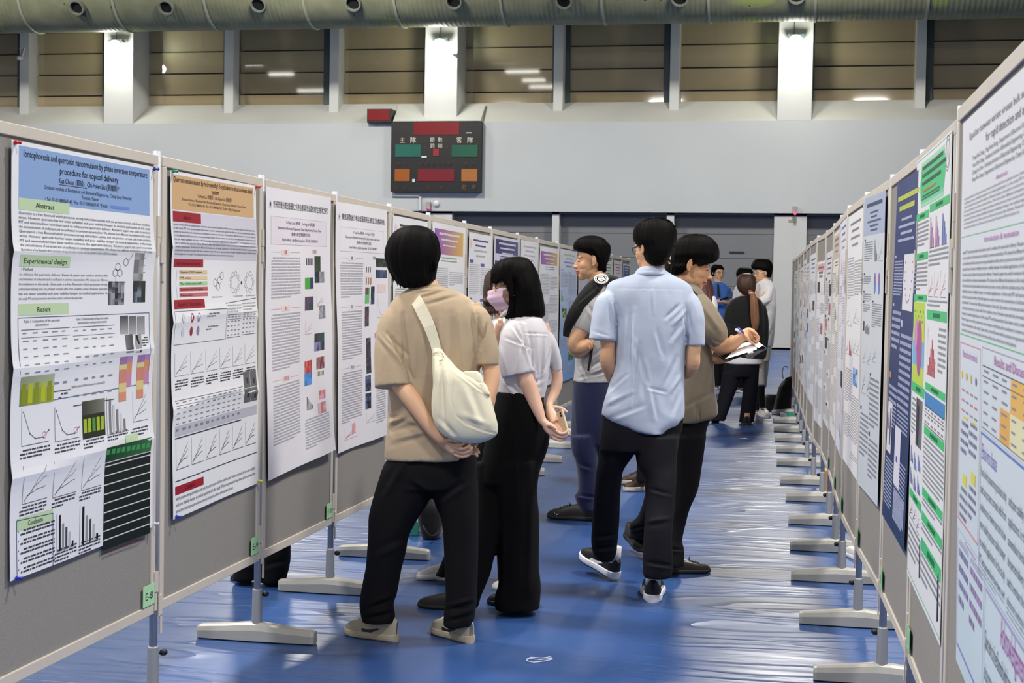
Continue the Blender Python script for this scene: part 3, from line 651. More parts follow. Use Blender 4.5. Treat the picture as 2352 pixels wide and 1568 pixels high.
p.table(.505, .58, .15, .10, 4, 5); p.table(.67, .575, .15, .10, 4, 5)
for i in range(6): p.chart(.03+.135*i, .715, .115, .085, 0, (150,150,156), (110,110,118)); p.dashes(.03+.135*i, .815, .11, .045, (50,50,60), .0095)
p.table(.022, .885, .64, .13, 12, 6); p.rect(.68, .83, .14, .135, (104,104,106), 3); p.rect(.748, .83, .004, .135, (200,200,200), 4); p.rect(.68, .895, .14, .004, (200,200,200), 4)
for x, y in ((.71,.855),(.78,.86),(.71,.92),(.785,.93)): p.rect(x, y, .02, .022, (50,50,52), 4)
p.rect(.022, .99, .80, .022, (196,198,208), 2)
for i in range(6): p.chart(.03+.135*i, 1.02, .11, .055, 0, (130,130,136), (70,70,80))
p.line([(.02,1.098),(.83,1.098)], (50,50,60), .0018)
head(p, 'Conclusion', .018, 1.108, .255, RD_, (110,24,34), .022, .018, .09); p.words(.022, 1.135, .78, 3, .0125, (60,60,70), .016, 5)
p.done('scientific poster with orange title banner and dark red section tabs, second in the left row')
# --- posters 3 and 4: white with chinese titles
def white_cn(p, title, n, pink):
    p.sheet((243,241,246)); p.text(title, .44, .078, .032, (40,40,60), width=.70, align='c')
    p.poly([(.04,.06),(.055,.05),(.07,.06),(.07,.085),(.04,.085)], (222,214,230), 2); p.text('♦', .055, .075, .02, (40,40,60), align='c')
    p.rect(.06, .115, .72, .115, (240,232,242) if pink else (243,241,246), 1); p.frame(.06, .115, .72, .115, (200,196,224), .0016)
    for i, t in enumerate(('Yi-Ting Chen 陳怡婷 , Yu-Yang Liu* 劉玉揚', 'Department of Biomedical Engineering, Chang Gung University, Taoyuan, Taiwan', '長庚大學生物醫學工程系', 'E-mail address : yyliu@mail.cgu.edu.tw  TEL: (03) 2118800#3711')):
        p.text(t, .42, .142+.024*i, .0165, (70,70,96), width=(.36,.56,.24,.46)[i], align='c')
    y = .25
    for k, hh in enumerate((.23,.29,.30)):
        t = ('摘要','前言','研究方法')[k]; p.rect(.18, y, .09, .022, (250,224,226) if pink else (240,240,244), 2); p.text(t, .225, y+.018, .018, (180,60,70) if pink else (60,60,70), align='c')
        p.line([(.06,y+.011),(.17,y+.011)], (236,190,196)); p.line([(.28,y+.011),(.40,y+.011)], (236,190,196))
        p.dashes(.065, y+.032, .335, hh-.05, (188,188,198), .0125, .5, wmin=.006, wmax=.02); y += hh+.005
    p.text('研究結果', .60, .262, .018, (180,60,70) if pink else (60,60,70), align='c')
    dk = [(30,40,60),(60,80,110),(20,24,30),(90,110,150)]
    if n == 3:
        for i in range(4): p.rect(.48+.03*i, .285, .012, .03, (60,60,70), 3)
        p.photo(.60, .275, .09, .07, [(30,70,40),(50,60,40),(40,90,50)], 3, 2); p.photo(.60, .345, .07, .05, dk, 2, 2); p.photo(.675, .345, .07, .05, [(170,170,178),(130,130,140)], 3, 3)
        p.rect(.46, .37, .07, .05, (70,180,60), 3); p.rect(.53, .37, .05, .05, (50,60,100), 3); p.photo(.46, .455, .12, .06, [(40,60,60),(120,80,120),(80,60,100),(60,90,70)], 5, 2)
        p.chart(.63, .45, .10, .05, 0, (190,180,186), (200,150,150)); p.photo(.66, .50, .09, .06, [(150,150,156),(190,190,196),(110,110,116)], 5, 3)
        p.chart(.47, .56, .10, .06, 0, (200,190,190), (220,170,170)); p.photo(.60, .625, .13, .08, [(40,70,80),(50,50,60),(150,140,200),(60,90,70)], 4, 2)
        p.photo(.47, .74, .10, .055, [(214,90,80),(230,150,140),(190,60,60)], 5, 2); p.photo(.47, .795, .10, .055, [(60,120,210),(90,160,230)], 5, 2); p.photo(.63, .735, .10, .055, [(140,60,60),(190,130,130),(110,70,80)], 5, 2)
        for i in range(6): p.rect(.635+.016*i, .80, .007, .022, (200,60,60) if i % 2 else (90,170,80), 3)
        p.chart(.49, .90, .09, .06, 1, (150,150,150), (90,90,100)); p.photo(.66, .89, .08, .04, [(240,180,190),(220,120,130)], 4, 2); p.photo(.64, .945, .10, .05, [(150,60,70),(214,130,140),(230,200,200)], 3, 2)
        p.dashes(.46, 1.0, .32, .15, (190,190,200), .0125, .5, wmin=.006, wmax=.02)
    else:
        for i in range(3): p.rect(.46+.035*i, .30, .008, .028, (60,60,70), 3)
        for i in range(3): p.poly([(.45+.04*i,.36),(.47+.04*i,.35),(.475+.04*i,.385),(.455+.04*i,.395)], (190,140,110), 3)
        p.rect(.45, .44, .07, .045, (110,200,120), 3); p.photo(.45, .405, .07, .035, [(110,80,80),(90,150,90)], 3, 1); p.photo(.55, .40, .06, .09, dk, 3, 3)
        p.photo(.45, .50, .07, .10, [(70,50,60),(110,80,90),(50,50,70)], 3, 6); p.photo(.63, .255, .19, .045, [(30,50,40),(60,100,70),(40,40,50)], 6, 2); p.photo(.63, .315, .19, .042, dk, 6, 1)
        p.rect(.66, .39, .14, .04, (240,220,222), 3); p.chart(.66, .46, .13, .10, 2, (226,180,186), (230,190,196)); p.photo(.47, .66, .08, .18, [(40,44,52),(60,62,70),(90,92,100)], 2, 9); p.photo(.45, .85, .09, .08, dk, 3, 4); p.photo(.45, .94, .09, .08, dk, 3, 4)
        p.photo(.62, .64, .18, .025, [(240,190,196),(220,150,190)], 6, 1); p.photo(.62, .70, .18, .03, [(90,110,200),(140,160,230)], 6, 1); p.chart(.47, 1.04-.0, .14, .05, 0, (200,196,210), (180,180,200)); p.dashes(.63, .90, .17, .22, (190,190,200), .0125, .5, wmin=.006, wmax=.02)
        p.chart(.10, 1.08, .22, .06, 0, (226,160,170), (214,90,100)); p.rect(.24, 1.07, .05, .05, (240,170,176), 3)
p = Poster(corners(-2.050, [(608,427.5),(757.7,453.6),(761.6,1032),(610.4,1104)]), NL, 3, wave=.003, curl=.012)
white_cn(p, '奈米碳球螢光標記癌細胞之光熱治療與影像追蹤應用於生物醫學之研究', 3, True)
p.done('white poster with black Chinese title and pinkish author box, third in the left row')
p = Poster(corners(-2.050, [(769,462),(889,482.8),(886.5,998),(774,1041)]), NL, 4, wave=.003)
white_cn(p, '聚焦超音波介導幼鼠腦部阿茲海默症之治療與評估', 4, False)
p.done('white poster with black Chinese title and dashed author box, left of the beige T-shirt man')
# --- generic posters
def generic(p, bg=(241,241,244), bg2=None, band=None, band2=None, bandh=.14, title=(60,60,90), text=(150,150,164), heads=None, cols=2, top=.0, figs=True, dense=1., logo=None):
    p.sheet(bg, bg2); r = p.rnd; y = top+.02
    if band:
        p.rect(.05, y, .74, bandh, band, 1, band2); title = tuple(int(v+(220-v)*.25) for v in title); tc = (226,226,240) if sum(band) < 520 else title
        for i in range(3): p.dashes(.14+.05*i, y+.02+i*.035, .56-.10*i, .0235-.004*i, tc, .022-.004*i, .6, False, .02, .07)
        y += bandh+.015
        for i in range(2): p.dashes(.2, y, .44, .013, title, .012, .55, False); y += .018
    else:
        for i in range(4): w = (.58,.4,.5,.34)[i]; p.dashes(.42-w/2, y+.02, w, .022, title if i < 2 else text, .018, .6, False, .02, .06); y += .034
        y += .02
    if logo: p.poly([(.07+.03*math.cos(a*.63), .07+.03*math.sin(a*.63)) for a in range(10)], logo, 2)
    cw = (.76-.03*(cols-1))/cols
    for c in range(cols):
        yy = y+.02*c; x = .04+c*(cw+.03)
        while yy < 1.12:
            hc = heads
            if hc: p.rect(x, yy, cw*(.35 if hc[0] != hc[1] or cols > 1 else 1), .02, hc, 2)
            yy += .028; k = r.random()
            if not figs or k < .58:
                h = min(r.uniform(.09, .22)*dense, 1.15-yy); p.dashes(x, yy, cw, max(h, .012), tuple(int(v+(236-v)*.5) for v in text), .0125, .5); yy += h+.018
            elif k < .8:
                h = .09
                if yy+h > 1.16: break
                for q in range(2): p.chart(x+q*cw*.5, yy, cw*.42, h*.8, r.randrange(3), (150,150,156), r.choice([(90,90,110),(190,80,80),(60,110,190),(90,150,90)]))
                yy += h+.02
            else:
                h = .08
                if yy+h > 1.16: break
                pal = r.choice([[(40,50,60),(90,100,110),(20,20,24)],[(60,110,60),(40,70,40),(160,180,90)],[(190,120,120),(220,170,170),(120,60,70)],[(70,120,200),(120,170,230),(210,220,240)]])
                p.photo(x+cw*.1, yy, cw*.7, h, pal, 4, 3); yy += h+.02
# left row 5..17
def lposter(k, y0, y1, zt, zb, seed, label, X=-2.0525, **kw):
    p = Poster([(X,y0,zt),(X,y1,zt),(X,y1,zb),(X,y0,zb)], NL, seed, wave=.003); generic(p, **kw); p.done(label)
c5 = corners(-2.05, [(903,493),(982,508)])
lposter(5, c5[0][1], c5[1][1], 1.80, .62, 5, 'white poster with small black title, partly behind the head of the beige T-shirt man', title=(60,60,70), text=(140,140,150), logo=(236,214,220))
c6 = corners(-2.05, [(993,509),(1067,521)])
PUR, ORG = (150,90,190), (226,184,96)
lposter(6, c6[0][1], min(c6[1][1], LY[7]-.02), 1.81, .62, 6, 'white poster with big purple to orange banner, right of the beige T-shirt man head', band=PUR, band2=ORG, title=(120,150,120), text=(170,172,176), bandh=.15, top=.015)
c7 = corners(-2.05, [(1075,527),(1131,541)])
lposter(7, LY[7]+.03, LY[8]-.04, 1.79, .60, 7, 'white poster with thin purple title lines and blue tabs, left of the masked woman', title=(90,70,130), text=(190,190,200), heads=(90,100,170), logo=(244,214,196))
lposter(8, LY[8]+.04, LY[9]-.04, 1.80, .60, 8, 'lilac poster with dark navy banner above the masked woman', bg=(222,222,240), band=(52,50,104), band2=(88,88,136), title=(60,60,110), text=(130,130,176), bandh=.10, heads=(60,60,100))
lposter(9, LY[9]+.04, LY[10]-.04, 1.81, .60, 9, 'plain white poster with faint pink heading, above the masked woman hair', title=(200,190,206), text=(206,204,214), logo=(248,232,214))
lposter(10, LY[10]+.05, LY[11]-.05, 1.79, .60, 10, 'white poster with small purple to orange banner, right of the masked woman hair', band=PUR, band2=ORG, title=(110,150,170), text=(160,170,176), bandh=.11, top=.02)
lposter(11, LY[11]+.05, LY[12]-.05, 1.80, .58, 11, 'pale blue poster darkening towards its foot, left of the grey T-shirt man', bg=(226,230,240), bg2=(120,166,220), title=(200,196,150), text=(120,140,190), heads=(176,190,226), logo=(236,222,160))
lposter(12, LY[12]+.05, LY[13]-.06, 1.81, .56, 12, 'white poster with dense lilac text, behind the face of the grey T-shirt man', bg=(234,236,246), text=(140,150,190), title=(90,110,190), dense=1.3)
fl = [('white and mint green poster',0,dict(bg=(226,240,230), band=(120,200,170), text=(150,170,160), title=(90,150,120))), ('pale yellow-green poster',0,dict(bg=(232,240,224), text=(120,150,130), title=(80,110,90))), ('pink-tinted poster',0,dict(bg=(242,230,238), text=(190,150,170), title=(160,90,120))), ('poster with blue artwork',0,dict(bg=(226,232,242), band=(60,110,170), band2=(30,50,90), text=(90,110,150), bandh=.28))]
for j, (nm_, _, kw) in enumerate(fl):
    k = 13+j; lposter(k, LY[k]+.06, LY[k+1]-.06, 1.79-.02*(j % 2), .60, 20+j, nm_+' far down the left row, on its %s board' % ORD[k-1], **kw)
# right row
NR = arr3(-1,0,0)
def rX(Y): return float(np.interp(Y, RY, RX))
def rcorners(pts): 
    out = []
    for x, y in pts:
        X = .4
        for _ in range(12): q = at_x(x, y, X-.0155); X = rX(q[1])
        out.append(at_x(x, y, X-.0155))
    return out
def rc(Y, py, lift=.0155):
    p = np.array([rX(Y)-lift, Y, 1.2])
    for _ in range(8): p[2] += (proj(p)[1]-py)*Y/F
    return p
# R0 nearest
c = rcorners([(2213,284),(2196,1514)]); y0 = RY[0]+.05
p = Poster([c[0], (rX(y0)-.0155, y0, c[0][2]+.0), (rX(y0)-.0155, y0, c[1][2]-.04), c[1]], NR, 31, wave=.0006, curl=.0)
p.sheet((232,232,236), (206,224,232)); p.ym = ([0,.085,.218,.265,.455,.49,.755,.77,.92,.945,1.06,1.12,1.19],[0,.05,.145,.165,.258,.278,.472,.49,.64,.65,.90,.93,1.19]); T = (96,92,100); MG = (186,96,176)
p.text('Equalizer between variant viruses bulk segments machine', .44, .085, .034, T, width=.70, align='c'); p.text('for rapid detection and analysis', .47, .125, .034, T, width=.40, align='c')
for i in range(4): p.text(('Tsung-Wei Chang , Ying-Hsien Kung , Department of Electronic Engineering, Chang Gung','Yuan-Chih Chang , Graduate Institute of Biomedical Engineering, Chang Gung University','Chang-Lin Chen , Graduate Institute of Electrical Engineering, Chang Gung University','Hung-Wei Chang , Department of Electronic Engineering, Chang Gung University, Taiwan')[i], .13, .155+.021*i, .017, (70,66,80), width=.62)
p.text('Abstract', .42, .265, .028, MG, align='c', width=.10)
p.words(.04, .28, .76, 8, .0145, (88,84,92), .0185, 7)
p.line([(.01,.455),(.83,.455)], (120,200,130), .002); p.text('Introduction & motivation', .42, .49, .028, MG, align='c', width=.30)
p.words(.03, .505, .78, 15, .0135, (92,90,96), .0165, 33)
p.line([(.01,.755),(.83,.755)], (120,200,130), .002)
p.frame(.01, .77, .24, .28, (224,140,150), .002); p.text('Materials and methods', .13, .80, .022, MG, align='c', width=.17)
for i in range(4): p.poly([(.04+.055*i+.009*math.cos(a*.63), .84+.009*math.sin(a*.63)) for a in range(10)], ((226,214,60),(226,190,60),(200,200,90),(120,120,190))[i], 3)
for j in range(3):
    for i in range(4): p.rect(.04+.05*i, .87+.022*j, .03, .004, r_c if (r_c := p.rnd.choice([(220,120,110),(150,150,160),(110,150,190)])) else 0, 3)
for x, y in ((.06,.935),(.16,.93),(.06,1.0),(.16,.99)): p.rect(x, y, .05, .011, (230,222,90), 2); p.dashes(x-.03, y+.014, .09, .04, (150,150,176), .009)
p.frame(.265, .765, .55, .17, (170,170,180), .0016); p.text('Results and Discussion', .54, .79, .026, MG, align='c', width=.30)
p.table(.275, .80, .53, .12, 6, 6); p.rect(.54, .80, .16, .06, (238,190,96), 2); p.rect(.45, .86, .09, .06, (236,180,90), 2); p.rect(.54, .86, .26, .06, (236,232,190), 2)
p.frame(.265, .90+.045, .55, .165, (100,130,200), .0022); p.text('Ebola virus disease', .28, .968, .02, (140,120,200), width=.15)
p.words(.275, .975, .25, 8, .012, (86,96,110), .0155, 4); p.words(.545, .975, .25, 8, .012, (86,96,110), .0155, 24)
p.frame(.01, 1.06-.0, .32, .12, (150,140,200), .0018); p.text('Conclusion', .17, 1.085, .022, MG, align='c', width=.13); p.dashes(.03, 1.095, .12, .07, (150,150,190), .009); p.dashes(.17, 1.095, .14, .07, (170,150,190), .009)
p.frame(.345, 1.12, .47, .06, (170,170,200), .0018); p.text('Acknowledgement', .60, 1.135, .02, MG, align='c', width=.20); p.words(.355, 1.14, .44, 2, .013, (80,80,90), .016)
p.done('large glossy white to pale blue poster with magenta headings, nearest in the right row')
# R1 green
p = Poster([rc(4.63,372), rc(3.735,297), rc(3.715,1484), rc(4.63,1314)], NR, 32, wave=.0006, curl=.0)
p.sheet((238,238,240)); p.ym = ([0,.235,.365,.49,.535,.70,.725,.80,.96,1.02,1.08,1.19],[0,.146,.266,.381,.419,.608,.63,.722,.883,.946,1.016,1.19]); GR_ = (74,200,122); TX = (164,168,174)
for i in range(12):
    t_ = i/11; k_ = math.sin(math.pi*(t_*.8+.1)); cc = tuple(238-(238-g_)*min(1, k_*1.4) for g_ in (74,200,130)); p.rect(.12+.02*abs(i-5.5)*.3, .03+.0165*i, .60-.012*abs(i-5.5), .0165, cc, 1)
for i, w_ in enumerate((.50,.56,.46)): p.dashes(.16, .05+.034*i, w_, .022, (36,96,66), .021, .7, False, .03, .09)
p.dashes(.2, .155, .30, .014, (206,130,60), .014, .7, False); p.dashes(.18, .178, .42, .024, (40,130,84), .012, .6, False)
for rr in (.045,.036): p.line([(.76+rr*math.cos(a*.42), .075+rr*1.5*math.sin(a*.42)) for a in range(16)], (60,62,70), .003)
p.line([(.74,.10),(.76,.045),(.78,.10)], (60,62,70), .003)
def gh(x, y, w): p.rect(x, y, w, .022, GR_, 2); p.dashes(x+w*.3, y+.006, w*.4, .011, (30,110,70), .011, .9, False)
gh(.02, .245, .34); gh(.38, .235, .44); gh(.02, .365, .34); gh(.02, .49, .34); gh(.38, .535, .44); gh(.02, .725, .34); gh(.38, .70, .44); gh(.38, .80, .44); gh(.38, .96, .44); gh(.02, 1.01, .34); gh(.38, 1.02, .44); gh(.38, 1.08, .44)
p.dashes(.02, .275, .34, .085, TX, .0125); p.dashes(.02, .395, .34, .09, TX, .0125)
for x, c_ in ((.40,(200,140,190)),(.53,(214,140,200)),(.68,(90,110,190))): p.chart(x, .268, .11, .09, 1, (90,90,100), c_)
p.dashes(.38, .365, .44, .05, TX, .0125)
for x in (.40,.54,.68): p.chart(x, .425, .11, .07, 0, (90,90,100), (190,110,100))
p.dashes(.38, .505, .44, .03, TX, .0125)
p.rect(.02, .515, .30, .10, (196,222,80), 2); p.rect(.02, .615, .30, .06, (120,190,230), 2); p.rect(.02, .675, .30, .05, (196,222,80), 2)
p.poly([(.19+.07*math.cos(a*.52), .63+.07*math.sin(a*.52)) for a in range(12)], (186,90,150), 3); p.poly([(.10+.04*math.cos(a*.52), .60+.04*math.sin(a*.52)) for a in range(12)], (214,150,200), 4)
for k_ in range(10): p.rect(.05+.025*k_, .54+.012*(k_ % 3), .012, .006, (60,80,40), 3)
for i in range(6): p.rect(.43+.03*i, .60+(.02*abs(i-3)), .018, .06-(.02*abs(i-3))+.02, (214,80,90), 3)
p.chart(.41, .57, .2, .11, 2, (120,120,126), (214,90,90)); p.dashes(.66, .57, .15, .11, TX, .0125)
p.rect(.16, .755, .16, .12, (60,60,64), 3, (130,130,134)); p.rect(.20, .77, .04, .10, (30,30,34), 4); p.dashes(.03, .76, .11, .10, TX, .0125)
p.rect(.38, .728, .44, .028, (70,140,200), 3); p.table(.38, .757, .44, .04, 6, 3)
p.dashes(.38, .828, .44, .125, TX, .0125); p.dashes(.38, .985, .44, .03, TX, .0125); p.dashes(.38, 1.045, .44, .03, TX, .0125); p.dashes(.38, 1.105, .44, .06, TX, .0125)
for x, y in ((.03,.89),(.13,.90),(.24,.89),(.03,.95),(.13,.955),(.24,.95)): p.chart(x, y, .08, .045, 1, (130,130,140), (90,110,190)) 
for x, y in ((.03,1.04),(.13,1.04),(.24,1.045)): p.chart(x, y, .08, .04, 0, (130,130,140), (90,90,110))
p.dashes(.02, 1.09, .34, .07, TX, .0125); p.frame(.008, .008, .824, 1.174, (110,200,150), .002)
p.poly([(.34,1.10),(.36,1.09),(.37,1.15),(.345,1.155)], (50,40,50), 4); p.poly([(.76,1.10),(.78,1.09),(.79,1.16),(.765,1.165)], (50,40,50), 4)
p.done('white poster with bright green banner and green section bars in the right row')
# R2 navy
p = Poster(rcorners([(2063,420),(2117,386),(2077,1270),(2027,1180)]), NR, 33, wave=.0006, curl=.0)
NV = (46,60,118); p.sheet(NV, (40,58,96)); p.ym = ([0,.33,.57,.76,1.19],[0,.25,.43,.76,1.19]); YL = (196,206,90); WT2 = (186,194,224)
p.dashes(.05, .07, .76, .028, YL, .028, .75, False, .05, .12); p.dashes(.12, .115, .58, .028, YL, .028, .75, False, .05, .12)
for i, w_ in enumerate((.40,.62,.44,.62)): p.dashes(.42-w_/2, .17+.03*i, w_, .018, WT2, .016, .7, False, .02, .06)
p.rect(.40, .33, .36, .24, (234,232,238), 2)
for i in range(14):
    a = i/13*math.pi; x = .58-.13*math.cos(a); y = .36+.17*math.sin(a); p.rect(x, y, .016, .01, ((120,50,90),(200,130,60),(80,60,160))[i % 3], 3)
for x0, y0, w_, h_ in ((.04,.33,.33,.20),(.04,.55,.33,.12),(.40,.59,.38,.27),(.04,.70,.33,.16),(.40,.90,.38,.25),(.04,.88,.33,.0),(.30,1.09,.12,.0)):
    if h_: p.rect(x0, y0, .06, .012, (214,140,70) if y0 > .6 else WT2, 3); p.dashes(x0, y0+.025, w_, h_-.03, (176,184,214), .0135, .5)
p.rect(.05, .76, .18, .18, (230,228,236), 4); p.rect(.08, .80, .03, .06, (120,90,170), 5); p.rect(.15, .78, .05, .13, (90,90,96), 5)
p.rect(.38, .82, .20, .20, (232,230,240), 4); p.rect(.44, .92, .05, .02, (90,80,180), 5)
p.dashes(.04, .96, .30, .18, (176,184,214), .0135, .5); p.dashes(.40, 1.04, .38, .11, (176,184,214), .0135, .5)
p.done('dark navy poster with yellow title lines in the right row')
# R3
p = Poster([rc(6.44,457), rc(5.60,437,.020), rc(5.60,1163,.022), rc(6.44,1110)], NR, 34, wave=.0006, curl=.0)
p.sheet((214,220,226)); p.ym = ([0,.175,.44,.69,.90,1.19],[0,.156,.35,.527,.72,1.19]); p.rect(.0, .0, .84, .175, (176,188,214), 1)
p.dashes(.10, .03, .64, .024, (60,72,110), .024, .7, False, .03, .08)
for i, w_ in enumerate((.36,.26,.56,.36,.3)): p.dashes(.42-w_/2, .07+.02*i, w_, .012, (90,100,140), .012, .7, False)
for x0, y0, w_, h_ in ((.05,.21,.36,.12),(.05,.40,.30,.06),(.05,.50,.36,.05),(.45,.55,.34,.14),(.05,.56,.30,.05),(.42,.90,.36,.13),(.05,1.0,.34,.12),(.42,1.05,.36,.1)): p.rect(x0, y0-.016, .05, .01, (60,66,80), 3); p.dashes(x0, y0, w_, h_, (156,160,170), .0125, .45)
p.chart(.48, .20, .12, .12, 1, (110,110,120), (130,140,150)); p.chart(.64, .20, .15, .12, 0, (110,110,120), (90,100,110))
for x in (.53,.68): p.poly([(x+.035*math.cos(a*.52), .44+.06*math.sin(a*.52)) for a in range(12)], (110,140,214), 3); p.poly([(x-.01+.018*math.cos(a*.52), .42+.03*math.sin(a*.52)) for a in range(12)], (200,100,120), 4)
p.rect(.08, .66, .05, .05, (60,64,74), 3)
for i in range(5): p.rect(.17+.04*i, .71-.01*(i % 3)-.02, .025, .03+.01*(i % 3), ((200,120,100),(100,140,200),(200,190,120),(110,120,140),(180,150,190))[i], 3)
for x, y in ((.08,.78),(.30,.78),(.5,.76),(.08,.88),(.3,.88)): p.chart(x, y, .15, .07, 0, (160,166,176), (130,140,160))
p.done('grey-blue poster with pale blue header in the right row, lifting off its board')
def rposter(y0, y1, zt, zb, seed, label, **kw):
    a = rX(y0)-.0098; b = rX(y1)-.0098   # y0 far (picture left), y1 near
    p = Poster([(a,y0,zt),(b,y1,zt),(b,y1,zb),(a,y0,zb)], NR, seed, wave=.0005); generic(p, **kw); p.done(label)
rposter(RY[5]-.055, RY[4]+.055, 1.80, .62, 41, 'white poster with dark grey photo strip in the right row, fifth from the front', title=(150,140,146), text=(156,156,166), heads=None)
rposter(RY[6]-.04, RY[5]+.05, 1.82, .60, 42, 'bluish white poster with narrow text lines in the right row, sixth from the front', bg=(232,234,246), title=(110,120,190), text=(170,172,200))
rposter(RY[7]-.06, RY[6]+.06, 1.79, .60, 43, 'cream poster with brown heading strip in the right row, seventh from the front', bg=(238,234,230), band=(206,192,182), text=(150,140,134), title=(120,100,90))
rposter(RY[8]-.08, RY[7]+.08, 1.70, .58, 44, 'white poster with dark grey section bars in the right row, eighth from the front', bg=(228,228,232), title=(90,90,100), text=(130,130,140), heads=(70,70,74))
rposter(RY[9]-.08, RY[8]+.08, 1.66, .50, 45, 'white poster with pink header strip in the right row, ninth from the front', band=(236,170,176), bandh=.05, title=(90,90,120), text=(150,150,170))
for j, (k, bgc, nm_) in enumerate(((10,(236,236,244),'white poster with grey text'),(11,(216,228,240),'pale blue poster'),(12,(238,238,242),'plain white poster'),(13,(240,226,230),'pinkish poster'),(14,(206,224,228),'pale teal poster'),(15,(214,222,226),'pale grey poster'))):
    rposter(RY[k]-.08, RY[k-1]+.08, 1.74-.05*(j % 2), .58, 50+j, nm_+' far down the right row, on its %s board' % ORD[k-1], bg=bgc, title=(110,120,150), text=(150,156,176))
# --- boards, stands and number cards
ld = ['the blue-banner poster','the orange-banner poster','the pink-boxed Chinese poster','the dashed-box Chinese poster','the plain small-title poster','the big purple-orange banner','the thin purple title','the navy banner','the faint pink heading','the small purple-orange banner','the pale blue poster','the dense lilac text','the mint poster','the yellow-green poster','the pink-tinted poster','the blue artwork']
for k in range(len(LY)-1):
    if k == 0: continue
    board(LX[k], LY[k], LX[k+1], LY[k+1], -1, k-1, ld[k-1])
    stand(LX[k], LY[k], -1, k-1)
stand(LX[-1], LY[-1], -1, len(LY)-2)
rd = ['the glossy magenta-headed poster','the green-bar poster','the navy poster','the grey-blue poster','the photo-strip poster','the bluish narrow-text poster','the cream poster','the grey-bar poster','the pink-strip poster']+['far posters']*8
for k in range(len(RY)-1):
    board(RX[k], RY[k], RX[k+1], RY[k+1], 1, k, rd[k], z1=ZB1+(.022 if k == 0 else 0))
    if k: stand(RX[k], RY[k], 1, k-1, ZB1+(.03 if k == 1 else .015))
stand(RX[-1], RY[-1], 1, len(RY)-2)
def card(X, Y0, Y1, z0, z1, side, txt, label):
    n = arr3(-side,0,0); o = MB(); a, b = (Y0, Y1) if side < 0 else (Y1, Y0)
    o.box((X, Y0, z0), (X+n[0]*.0015, Y1, z1), (178,226,176))
    text3(o, txt, arr3(X+n[0]*.002, (a+b)/2, z0+(z1-z0)*.3), arr3(0, 1 if side < 0 else -1, 0), arr3(0,0,1), (z1-z0)*.5, width=abs(b-a)*.6, align='c', col=(16,24,20))
    tag(o.build('number_card', mat('card_paper', attr=True, rough=.6)), label, 'card', 'board number cards')
c0 = at_x(313,1411,-2.053); c1 = at_x(349,1356,-2.053)
for k, t in enumerate(('E-8','E-9','E-10','E-11','E-12','E-13','E-14','E-15','E-16','E-17')):
    Y1 = LY[k+2]-.02; card(-2.0545, Y1-.098, Y1-.006, ZB0+.037, ZB0+.106, -1, t, 'light green card reading %s at the foot of a left row board' % t)
for k in range(1, 7):
    Y1 = RY[k+1]-.03; X = rX(Y1-.05)-.0165
    o = MB().box((X, Y1-.09, ZB0+.04), (X-.0015, Y1, ZB0+.11), (150,206,160)).box((X-.0016, Y1-.05, ZB0+.06), (X-.002, Y1-.04, ZB0+.09), (24,60,44))
    tag(o.build('number_card', mat('card_paper')), 'pale green number card at the foot of the %s board in the right row' % ORD[k], 'card', 'right row number cards')
for a in ((-2.05,31,327,(206,30,44),'red pin in the top left corner of the blue-banner poster'),(-2.05,351,388,(36,52,160),'blue pin in the top right corner of the blue-banner poster'),(-2.05,351,1202,(230,230,235),'white pin at the lower right of the blue-banner poster'),(-2.05,34,1327,(40,60,190),'blue pin in the bottom left corner of the blue-banner poster'),(-2.05,395,393,(30,150,120),'green pin in the top left corner of the orange-banner poster'),(-2.05,586,429,(220,50,50),'red pin in the top right corner of the orange-banner poster'),(-2.05,592,1104,(226,216,70),'yellow pin at the lower right of the orange-banner poster'),(-2.05,402,1186,(40,70,200),'blue pin in the bottom left corner of the orange-banner poster')):
    pushpin(a[0], a[1], a[2], a[3], -1, a[4])
# ================================================================ PEOPLE: TOOLS
def _hash(i, j, k):
    n = (i*374761393+j*668265263+k*2147483647+1013904223) & 0xffffffff
    n = ((n ^ (n >> 13))*1274126177) & 0xffffffff
    return ((n ^ (n >> 16)) & 0xffff)/65535.
def vnoise(p):
    p = np.asarray(p, float); i = np.floor(p).astype(np.int64); f = p-i; f = f*f*(3-2*f); o = 0
    for a in (0, 1):
        for b in (0, 1):
            for c in (0, 1):
                w = (f[:, 0] if a else 1-f[:, 0])*(f[:, 1] if b else 1-f[:, 1])*(f[:, 2] if c else 1-f[:, 2])
                o = o+w*_hash(i[:, 0]+a, i[:, 1]+b, i[:, 2]+c)
    return o
def catmull(rows, sub):
    R = np.array(rows, float); n = len(R); out = []
    for i in range(n-1):
        p0, p1, p2, p3 = R[max(i-1, 0)], R[i], R[i+1], R[min(i+2, n-1)]
        for k in range(sub):
            t = k/sub; out.append(.5*((2*p1)+(-p0+p2)*t+(2*p0-5*p1+4*p2-p3)*t*t+(-p0+3*p1-3*p2+p3)*t**3))
    out.append(R[-1]); return np.array(out)
def ringfaces(m, n, cap=True):
    fs = [(i*n+k, i*n+(k+1) % n, (i+1)*n+(k+1) % n, (i+1)*n+k) for i in range(m-1) for k in range(n)]
    if cap: fs += [tuple(range(n))[::-1], tuple((m-1)*n+k for k in range(n))]
    return fs
